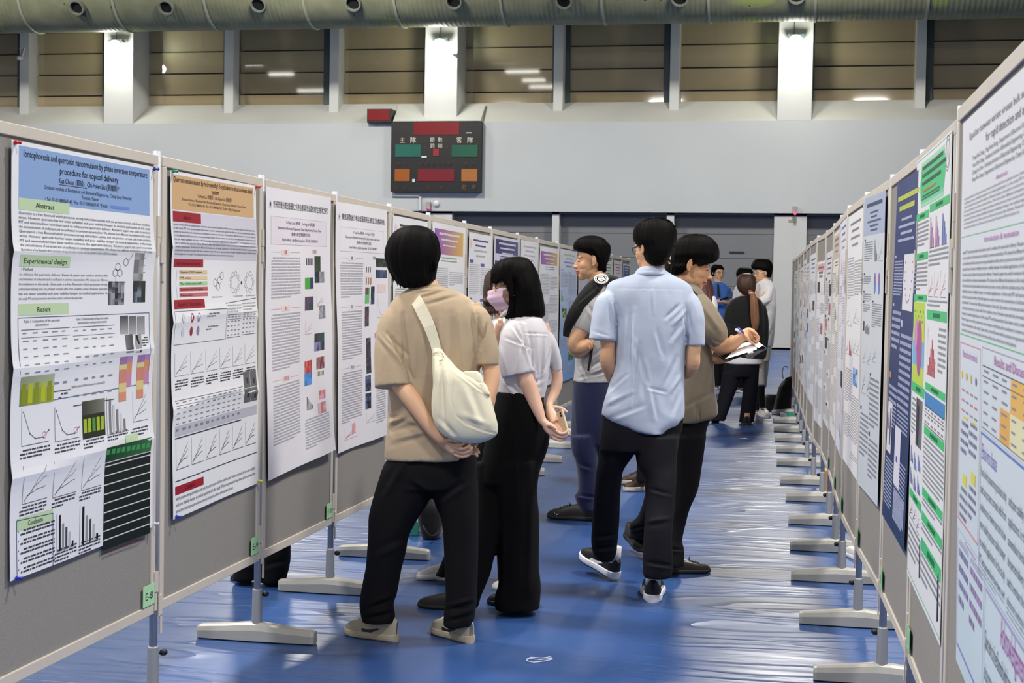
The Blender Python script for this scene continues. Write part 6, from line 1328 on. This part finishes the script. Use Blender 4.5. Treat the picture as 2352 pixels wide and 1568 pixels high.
f.shoe((1046,1332), (958,1330), 'white', lift_heel=.02); f.shoe((1210,1352), (1131,1352), 'white'); f.skinbuild(.0045, rgb=(220,176,150))
h = f.hair([(616,1146,1158,.01,0),(622,1128,1176,.06,0),(636,1116,1190,.085,0),(660,1111,1195,.095,.0),(685,1110,1194,.09,.02),(705,1112,1190,.08,.03),(722,1120,1184,.07,.04)], m=HAIRB, amp=.005, seed=21, freq=20, N=96)
lk = []
for i in range(24): x = 1111+rr.random()*34; lk.append(([(x, 678, -.07), (x-3, 692, -.10), (x+4, 704, -.085), (x-1, 716, -.10), (x+6, 724+rr.uniform(-4, 3), -.08)], .004))
f.locks(h, lk, HAIRB)
# --- person behind the light blue shirt man: only dark hair and brown shoes show
f = Fig(10.5, (1475,1128), 'person with dark hair and brown sneakers, mostly hidden behind the light blue shirt man')
body = [(650,1500,1536,.07,.0),(662,1470,1556,.11,0),(690,1464,1562,.125,0),(760,1470,1560,.13,0),(830,1474,1558,.13,0),(860,1474,1558,.13,0)]
m_ = MB(); f.rows(m_, body); f.limb(m_, [(1476,676,14,0),(1472,730,15,0),(1474,780,14,-.02)]); f.limb(m_, [(1550,676,14,0),(1556,730,15,0),(1554,780,14,-.02)]); f.cloth('sweater', m_, fabric('dark_jersey', (34,34,40)), .009, 3)
m_ = MB(); f.rows(m_, [(845,1476,1556,.12,0),(900,1474,1556,.12,0),(940,1474,1552,.11,0)]); f.rows(m_, [(920,1474,1514,.1,0),(1020,1466,1502,.09,0),(1090,1462,1492,.075,0),(1106,1462,1490,.07,0)]); f.rows(m_, [(920,1512,1552,.1,.05),(1020,1508,1542,.09,.05),(1095,1500,1530,.075,.05)])
f.cloth('trousers', m_, BLK, .010, 3)
f.head(1522, 624, (.5,-.1,.6), 1.0); S = f.skin; f.limb(S, [(1520,640,15,0),(1518,665,16,0)]); f.rows(S, body, scale=.8)
for x, o in ((1474,-.02),(1554,-.02)): f.limb(S, [(x,690,9,o),(x,790,8,o),(x+(12 if x < 1500 else -12),850,6,o-.15),(1512,850,6,o-.2,.6)]); [f.limb(S, [(1512,846+3*i,2.2,o-.2),(1520,846+3*i,2,o-.21),(1524,847+3*i,1.8,o-.2)], N=8) for i in range(4)]; f.limb(S, [(1508,842,2.4,o-.2),(1514,838,2,o-.22)], N=8)
f.limb(S, [(1500,850,16,0),(1492,920,15,0),(1476,1095,9,0)]); f.limb(S, [(1530,850,16,.03),(1532,920,15,.05),(1516,1090,9,.05)])
f.shoe((1508,1124), (1434,1128), 'brown'); f.shoe((1496,1108), (1428,1112), 'brown'); f.skinbuild(.006)
f.hair([(597,1518,1528,.01,0),(602,1503,1540,.06,0),(612,1497,1546,.09,0),(624,1496,1547,.095,-.01),(636,1500,1545,.085,-.02),(646,1508,1540,.06,-.03)], amp=.004, seed=22, freq=20, N=72)
# --- person behind the left boards: black trousers and shoes below the board
f = Fig(7.07, (600,1338), 'person in wide black trousers standing behind the left boards, only the lower legs showing')
body = [(690,590,640,.08,0),(705,565,662,.11,0),(740,556,670,.13,0),(850,562,664,.13,0),(930,562,664,.13,0)]
m_ = MB(); f.rows(m_, body); f.limb(m_, [(570,725,18,0),(562,790,18,0)]); f.limb(m_, [(656,725,18,0),(664,790,18,0)]); f.cloth('shirt', m_, WSH, .01, 3)
m_ = MB(); f.rows(m_, [(920,562,664,.12,0),(980,560,668,.125,0),(1040,560,668,.12,0)]); f.rows(m_, [(1020,560,620,.10,0),(1180,548,606,.09,0),(1270,542,602,.085,0),(1330,536,600,.085,0)]); f.rows(m_, [(1020,608,668,.10,-.02),(1180,604,666,.09,-.02),(1270,600,667,.09,-.02),(1300,600,664,.088,-.02),(1338,600,655,.08,-.02)])
f.cloth('trousers', m_, BLK, .009, 3, [(540,1290,600,1296,5,-.01),(605,1300,660,1285,5,-.01)])
f.head(614, 640, (-.3,-.1,.9), 1.0); S = f.skin; f.limb(S, [(614,665,22,0),(614,700,24,0)]); f.rows(S, body, scale=.82)
for x, q in ((566,1),(660,-1)):
    f.limb(S, [(x,730,14,0),(x-2*q,800,13,0),(x,880,11,-.02),(x+2*q,925,9,-.04),(x+3*q,945,11,-.05,.5)])
    for i in range(4): f.limb(S, [(x-6+i*5,950,3.6,-.05),(x-6+i*5,966,3.3,-.055),(x-5+i*5,976,3,-.05)], N=8)
    f.limb(S, [(x+8*q,938,4,-.05),(x+14*q,952,3.5,-.06)], N=8)
f.limb(S, [(592,920,26,0),(590,1040,24,0),(572,1310,13,0)]); f.limb(S, [(638,920,26,0),(636,1040,24,-.02),(630,1320,13,-.02)])
f.shoe((575,1338), (532,1330), 'black'); f.shoe((612,1342), (656,1334), 'black'); f.skinbuild(.006)
f.hair([(588,608,620,.01,0),(596,586,642,.06,0),(615,574,654,.09,0),(640,572,656,.095,-.01),(665,580,650,.08,-.03),(680,592,636,.06,-.04)], amp=.004, seed=23, N=72)
# --- ponytail woman in black jacket
f = Fig(16.2, (1680,972), 'person with long brown ponytail in black jacket over a white top and dark flared trousers')
bj = [(679,1700,1730,.07,0),(686,1684,1744,.10,0),(697,1674,1752,.12,0),(720,1670,1756,.13,0),(760,1670,1758,.13,0),(800,1668,1760,.13,0),(824,1670,1757,.13,0)]
m_ = MB(); f.rows(m_, bj); f.limb(m_, [(1680,702,10,0),(1672,730,10,0),(1671,752,9.5,-.02),(1678,772,8.5,-.10)]); f.limb(m_, [(1749,702,10,0),(1755,740,10.5,0),(1755,790,9,-.02),(1752,820,8,-.02)])
f.cloth('jacket', m_, fabric('black_jacket', (14,14,16)), .009, 3, [(1672,740,1700,750,2,-.01),(1735,760,1755,770,2,-.01)])
m_ = MB(); f.rows(m_, [(815,1668,1750,.125,0),(830,1665,1751,.13,0),(836,1668,1750,.13,0)]); f.cloth('top', m_, WSH, .009, 2)
m_ = MB(); f.rows(m_, [(820,1668,1744,.11,0),(845,1664,1744,.115,0),(866,1660,1742,.11,0)]); f.rows(m_, [(855,1661,1704,.1,0),(880,1656,1697,.09,0),(910,1650,1685,.085,0),(940,1640,1674,.085,0),(966,1628,1665,.08,0)]); f.rows(m_, [(855,1702,1743,.1,0),(890,1707,1741,.09,0),(930,1703,1737,.085,0),(970,1698,1731,.085,0)])
f.cloth('trousers', m_, NAVY, .009, 3)
f.head(1715, 652, (-.25,-.05,.95), .93, fem=True, haircol=(70,48,36)); S = f.skin; f.limb(S, [(1714,664,10,0),(1714,684,12,0)]); f.rows(S, bj, scale=.8)
f.limb(S, [(1678,705,7,0),(1674,750,7,-.02),(1684,780,6,-.12),(1694,778,5,-.16)]); f.limb(S, [(1750,705,7,0),(1754,780,6,-.02),(1750,824,5,-.02),(1749,834,5,-.02,.6)])
for i in range(4): f.limb(S, [(1745+i*2.2,836,1.9,-.02),(1745+i*2.2,845,1.6,-.025)], N=8); f.limb(S, [(1694,775+2*i,1.9,-.16),(1702,774+2*i,1.7,-.17)], N=8)
f.limb(S, [(1690,830,12,0),(1684,860,11,0),(1655,962,6,0)]); f.limb(S, [(1722,830,12,0),(1724,860,11,0),(1717,966,6,0)])
f.shoe((1648,971), (1622,966), 'black'); f.shoe((1716,977), (1712,966), 'black'); f.skinbuild(.007)
h = f.hair([(627,1710,1720,.01,0),(630,1700,1728,.05,0),(637,1694,1735,.085,0),(648,1692,1737,.095,-.01),(660,1693,1736,.09,-.02),(670,1699,1734,.07,-.03),(677,1708,1730,.05,-.04)], m=HAIRB, amp=.004, seed=24, N=72)
PT = mat('ponytail_brown', (122,82,54), .5, bump=(1,.5,.003), stretch=(120,120,6))
m_ = MB(); f.limb(m_, [(1722,668,4,-.13),(1728,676,6,-.16),(1731,692,9,-.165),(1733,715,9.5,-.165),(1734,740,8.5,-.16),(1733,756,5,-.155),(1732,762,1.5,-.155)], N=30)
o = f.cloth('ponytail', m_, PT, .005, 1, (), wr=(((60,60,4),.006),)); m_ = MB(); m_.tube([f.P(1721,674,-.17), f.P(1727,673,-.19), f.P(1732,675,-.16)], .012, 10); m_.build('hair_tie', fabric('pink_tie', (222,170,150)), o, smooth=True)
# --- glasses man in long white shirt, hand at his mouth
f = Fig(17.1, (1745,958), 'person with glasses and bowl-cut black hair in an untucked white shirt, hand raised to mouth')
bw = [(641,1748,1766,.07,0),(650,1738,1776,.10,0),(668,1732,1782,.12,0),(700,1730,1783,.125,0),(740,1728,1780,.125,0),(780,1728,1776,.125,0),(796,1728,1774,.125,0)]
m_ = MB(); f.rows(m_, bw); f.limb(m_, [(1768,660,9,-.08),(1762,682,10.5,-.13),(1746,694,9.5,-.16)]); f.limb(m_, [(1738,660,9,.08),(1732,690,9,.10)]); f.cloth('shirt', m_, WSH, .008, 3, [(1770,700,1745,760,2,-.012),(1778,740,1760,790,2,-.012),(1775,690,1755,700,2,-.012)], wr=(((9,9,5),.008),))
m_ = MB(); f.rows(m_, [(780,1730,1772,.11,0),(830,1732,1768,.11,0)]); f.rows(m_, [(820,1732,1756,.09,-.03),(860,1736,1757,.08,-.03),(884,1740,1758,.075,-.03)]); f.rows(m_, [(820,1744,1768,.09,.06),(890,1740,1760,.08,.22)]); f.cloth('shorts', m_, fabric('cream_trousers', (206,200,190)), .009, 3)
m_ = MB(); f.rows(m_, [(886,1741,1757,.06,-.03),(910,1741,1757,.058,-.03),(936,1744,1758,.055,-.03)]); f.cloth('long_sock', m_, BLK, .008, 2); m_ = MB(); f.rows(m_, [(888,1741,1755,.06,.22),(942,1736,1748,.055,.34)]); f.cloth('long_sock', m_, BLK, .008, 2)
f.head(1749, 627, (-.9,-.12,-.36), 1.0); S = f.skin; f.limb(S, [(1754,640,10,0),(1757,652,12,0)]); f.rows(S, bw, scale=.8)
f.limb(S, [(1768,662,7,-.08),(1746,692,6.5,-.16),(1738,688,6,-.18),(1732,664,5,-.18),(1729,650,5.5,-.17)]); [f.limb(S, [(1726+i*2.3,650,2,-.18),(1727+i*2.2,640,1.8,-.17),(1729+i*2,634,1.6,-.15)], N=8) for i in range(4)]; f.limb(S, [(1735,650,2,-.17),(1738,642,1.8,-.16)], N=8)
f.limb(S, [(1736,665,7,.08),(1730,710,6,.1),(1728,750,5,.05),(1728,760,5,.05,.6)]); [f.limb(S, [(1725+i*2,762,1.8,.05),(1725+i*2,772,1.6,.045)], N=8) for i in range(4)]
f.limb(S, [(1748,780,12,0),(1748,830,9,-.03),(1749,940,5,-.03)]); f.limb(S, [(1756,780,12,.03),(1750,860,8,.15),(1741,942,5,.36)])
f.shoe((1748,955), (1766,962), 'white', width=.055); f.shoe((1744,950), (1728,948), 'white'); f.skinbuild(.007)
glasses(f, (196,196,204), 1)
f.hair([(593,1744,1756,.01,0),(596,1734,1766,.05,0),(602,1729,1772,.08,0),(610,1726,1775,.095,0),(617,1728,1775,.097,0),(622,1742,1774,.09,.01),(630,1758,1772,.08,.02),(637,1764,1770,.05,.02)], amp=.004, seed=25, N=90)
# --- dark-haired person behind the ponytail woman
f = Fig(20.5, (1710,905), 'person with short black hair in a white shirt, standing behind the ponytail woman')
bw = [(648,1704,1720,.07,0),(656,1692,1734,.10,0),(672,1686,1740,.12,0),(720,1688,1738,.12,0),(780,1688,1736,.12,0)]
m_ = MB(); f.rows(m_, bw); f.limb(m_, [(1692,668,8,0),(1688,700,8,-.02)]); f.limb(m_, [(1734,668,8,0),(1738,700,8,-.02)]); f.cloth('shirt', m_, WSH, .010, 3)
m_ = MB(); f.rows(m_, [(770,1688,1736,.11,0),(820,1690,1736,.11,0)]); f.rows(m_, [(810,1690,1712,.09,0),(890,1694,1711,.07,0)]); f.rows(m_, [(810,1714,1736,.09,0),(890,1712,1729,.07,0)]); f.cloth('trousers', m_, BLK, .010, 3)
f.head(1710, 636, (.75,-.05,-.5), .98); S = f.skin; f.limb(S, [(1711,648,9,0),(1712,660,11,0)]); f.rows(S, bw, scale=.8)
for x, q in ((1690,1),(1736,-1)): f.limb(S, [(x,672,6,0),(x-2*q,720,5,-.02),(x+4*q,750,4.5,-.1),(x+12*q,752,4.5,-.14,.6)]); [f.limb(S, [(x+12*q,748+2*i,1.7,-.14),(x+20*q,748+2*i,1.5,-.15)], N=8) for i in range(4)]
f.limb(S, [(1702,770,10,0),(1702,890,5,0)]); f.limb(S, [(1722,770,10,0),(1720,890,5,0)]); f.shoe((1712,903), (1690,900), 'nike'); f.shoe((1728,906), (1712,909), 'nike'); f.skinbuild(.009)
f.hair([(613,1704,1716,.01,0),(616,1696,1724,.05,0),(622,1692,1729,.085,0),(630,1691,1729,.09,0),(634,1692,1716,.085,.01),(642,1695,1708,.06,.02)], amp=.004, seed=26, N=72)
# --- blue shirt man with glasses and tie
f = Fig(21.1, (1650,900), 'person with glasses in a blue shirt holding a dark phone')
bb = [(647,1642,1660,.07,0),(654,1634,1670,.10,0),(668,1632,1676,.12,0),(700,1634,1676,.12,0),(750,1636,1676,.12,0)]
m_ = MB(); f.rows(m_, bb); f.limb(m_, [(1638,662,8,0),(1634,685,8,-.05)]); f.limb(m_, [(1670,662,8,0),(1676,685,8,-.05)]); f.cloth('shirt', m_, fabric('royal_blue', (64,104,176)), .010, 3)
m_ = MB(); m_.tube([f.P(1649,652,-.13), f.P(1651,680,-.14)], [.012,.02], 6); m_.build('neck_ribbon', fabric('dark_collar', (34,32,32)), f.e)
m_ = MB(); f.rows(m_, [(742,1636,1674,.11,0),(790,1638,1672,.11,0)]); f.rows(m_, [(780,1638,1656,.09,0),(886,1640,1654,.07,0)]); f.rows(m_, [(780,1656,1672,.09,0),(886,1656,1670,.07,0)]); f.cloth('trousers', m_, BLK, .010, 3)
f.head(1649, 626, (.45,-.1,-.88), 1.02); S = f.skin; f.limb(S, [(1648,638,8,0),(1650,656,10,0)]); f.rows(S, bb, scale=.8)
for x, q in ((1634,1),(1677,-1)): f.limb(S, [(x,668,6,0),(x,692,5.5,-.05),(x+10*q,694,4.6,-.2),(x+16*q,691,4.6,-.25,.7)]); [f.limb(S, [(x+15*q,688+1.8*i,1.6,-.26),(x+20*q,688+1.8*i,1.4,-.27),(x+22*q,689+1.8*i,1.3,-.26)], N=8) for i in range(4)]
f.limb(S, [(1648,745,9,0),(1646,885,5,0)]); f.limb(S, [(1664,745,9,0),(1664,885,5,0)]); f.shoe((1640,892), (1654,900), 'nike'); f.shoe((1664,890), (1672,896), 'nike'); f.skinbuild(.008)
glasses(f, (30,30,34))
f.hair([(606,1642,1652,.01,0),(609,1636,1658,.06,0),(615,1633,1662,.09,.01),(620,1633,1662,.09,.02),(627,1633,1644,.08,.04),(634,1634,1640,.06,.05)], amp=.003, seed=27, N=72)
e = empty('phone', f.P(1658,688,-.27), 'dark phone held in both hands by the blue shirt man', 'phone'); c = f.P(1658,687,-.275)
slab(c-CX*.03-CU*.02, (CX*.8+CU*.3)/np.linalg.norm(CX*.8+CU*.3), (CU*.6-CF*.8), np.cross(CX, CU*.6-CF*.8), .13, .065, .009, mat('phone_dark', (16,16,20), .2), e, 'case', .003)
# --- woman with reddish brown hair and white ruffled blouse
f = Fig(14.5, (1620,985), 'person with reddish brown hair in a white blouse, half behind the olive shirt man')
bw = [(668,1596,1618,.07,0),(676,1584,1634,.10,0),(695,1578,1640,.12,0),(730,1580,1640,.12,0),(790,1582,1636,.12,0)]
m_ = MB(); f.rows(m_, bw); f.limb(m_, [(1632,682,10,-.05),(1636,700,12,-.06),(1637,716,11,-.07)]); f.limb(m_, [(1586,682,10,0),(1580,712,11,0)]); f.cloth('blouse', m_, WSH, .008, 2, (), wr=(((30,30,14),.008),))
m_ = MB(); f.rows(m_, [(780,1582,1634,.11,0),(830,1580,1636,.12,0)]); f.rows(m_, [(820,1582,1606,.09,0),(960,1588,1606,.07,0)]); f.rows(m_, [(820,1608,1634,.09,0),(960,1606,1624,.07,0)]); f.cloth('trousers', m_, BLK, .010, 3)
f.head(1608, 650, (.3,-.2,.9), .96, fem=True); S = f.skin; f.limb(S, [(1607,660,11,0),(1607,680,13,0)]); f.rows(S, bw, scale=.8)
f.limb(S, [(1634,690,8,-.06),(1640,720,7,-.07),(1646,738,6.5,-.08),(1652,750,6,-.10),(1658,756,6,-.1,.6)]); [f.limb(S, [(1657+i,753+2.2*i,2,-.11),(1664+i,756+2.2*i,1.8,-.12),(1669+i,761+2*i,1.6,-.12)], N=8) for i in range(4)]
f.limb(S, [(1584,690,8,0),(1578,760,6,0),(1580,820,5,0),(1580,832,5,0,.6)]); [f.limb(S, [(1577+i*2.2,834,1.8,0),(1577+i*2.2,844,1.6,0)], N=8) for i in range(4)]
f.limb(S, [(1596,780,12,0),(1597,950,6,0)]); f.limb(S, [(1618,780,12,0),(1616,950,6,0)]); f.shoe((1600,975), (1606,962), 'black'); f.shoe((1618,978), (1628,968), 'white'); f.skinbuild(.008)
f.hair([(624,1602,1612,.01,0),(628,1590,1624,.06,0),(640,1584,1632,.09,0),(660,1584,1638,.09,-.01),(685,1592,1640,.07,-.05),(697,1604,1636,.05,-.08)], m=mat('auburn_hair', (74,36,30), .5, bump=(1,.35,.002), stretch=(170,170,7)), amp=.004, seed=28, N=72)
# ================================================================ THINGS ON THE FLOOR
def backpack(name, D, foot, rows, label, cat, handle=None, straps=()):
    g = Fig.__new__(Fig); g.D = D; g.k = D/F; g.skin = MB(); g.heads = []; g.e = empty(name, at_z(foot[0], foot[1], 0), label, cat)
    m_ = MB(); g.rows(m_, rows, p=3.0, N=40); g.cloth('bag_body', m_, fabric('black_nylon', (14,14,16), .6), .008, 2, (), wr=(((8,8,8),.008),))
    if handle: m_ = MB(); g.limb(m_, handle, N=8); m_.build('handle', fabric('black_nylon', (14,14,16)), g.e, smooth=True)
    for s_ in straps: m_ = MB(); g.limb(m_, s_, N=8); m_.build('shoulder_strap', fabric('black_nylon', (14,14,16)), g.e, smooth=True)
    return g
g = backpack('backpack', 17.7, (1800,950), [(868,1808,1826,.06,.05),(874,1799,1833,.09,.04),(886,1791,1832,.10,.0),(905,1786,1833,.11,0),(930,1780,1833,.11,0),(946,1776,1833,.11,0),(951,1779,1832,.11,0)], 'black backpack standing on the floor at the far end of the right row', 'backpack', [(1802,878,1.4,0),(1806,869,1.4,0),(1820,866,1.4,0),(1832,873,1.4,0),(1838,884,1.4,0)])
tag(g.e, 'black backpack standing on the floor at the far end of the right row'); m_ = MB(); g.limb(m_, [(1799,870,1,.1),(1797,856,.9,.1),(1800,843,.9,.1),(1806,841,.9,.1),(1810,846,.9,.1)], N=8); m_.build('cord', mat('grey_cord', (80,84,90), .6), g.e, smooth=True)
backpack('handbag', 18.1, (1765,940), [(906,1762,1782,.08,0),(912,1758,1784,.10,0),(928,1757,1784,.10,0),(941,1758,1784,.10,0)], 'low dark bag lying left of the black backpack', 'bag')
backpack('tote_bag', 8.45, (985,1235), [(1128,972,990,.05,.03),(1138,966,1004,.07,.02),(1160,961,1014,.085,0),(1190,959,1018,.09,0),(1215,964,1016,.09,0),(1234,970,1012,.085,0)], 'black bag on the floor behind the beige T-shirt man legs', 'bag', [(972,1208,1.8,-.15),(984,1226,1.8,-.20),(996,1230,1.8,-.20),(1008,1218,1.8,-.16),(1012,1200,1.8,-.15)])
def fbox(name, px, py, w, d, h, rgb, label, cat, rot=0, z=0):
    p = at_z(px, py, z); o = MB().box((-w/2,-d/2,0), (w/2,d/2,h)).build(name, mat(name+'_%d_%d' % (rgb[0], rgb[2]), rgb, .6), bevel=.004); o.location = tuple(p); o.rotation_euler[2] = rot; return tag(o, label, cat)
fbox('carton', 949, 1229, .06, .05, .085, (60,150,136), 'small teal drink carton beside the black bag on the floor', 'carton', .3)
fbox('carton', 941, 1226, .035, .05, .10, (222,226,224), 'small white carton touching the teal drink carton', 'carton', .2)
fbox('drink_box', 1812, 960, .10, .06, .07, (60,160,136), 'small teal box in front of the black backpack', 'box', .1)
fbox('tissue_pack', 1799, 960, .07, .06, .06, (214,218,226), 'small pale pack left of the teal box', 'box', .1)
fbox('cardboard_box', 1916, 1128, .16, .2, .16, (206,150,84), 'orange-brown cardboard box behind the right row of boards', 'box', .2)
for kind_, h_, t_, lb in (('black',(1962,1222),(1934,1216),'dark shoe standing behind the right row of boards'),('white',(1968,1286),(1945,1272),'white and green sneaker standing behind the right row of boards')):
    g = Fig.__new__(Fig); g.D = 8.5; g.k = g.D/F; g.skin = MB(); g.heads = []; g.e = empty('shoe', at_z(h_[0], h_[1], 0), lb, 'shoe'); g.shoe(h_, t_, kind_)
p = at_z(1708, 1008, 0); tag(MB().add([p+arr3(*q) for q in ((-.05,0,.002),(.02,-.02,.003),(.06,.01,.002),(.01,.04,.006))], [(0,1,2,3)]).build('paper_scrap', PW), 'small white paper scrap on the blue floor in the aisle', 'paper')
C_ = [at_z(x, y, .004) for x, y in ((1209,1514),(1220,1509),(1245,1511),(1265,1508),(1269,1514),(1250,1518),(1225,1521),(1209,1517),(1216,1512),(1240,1515),(1268,1512))]
tag(MB().tube(C_, .0022, 6).build('tape_scrap', mat('clear_tape', (190,198,222), .3)), 'crumpled scrap of clear tape on the floor at the bottom of the aisle', 'tape')
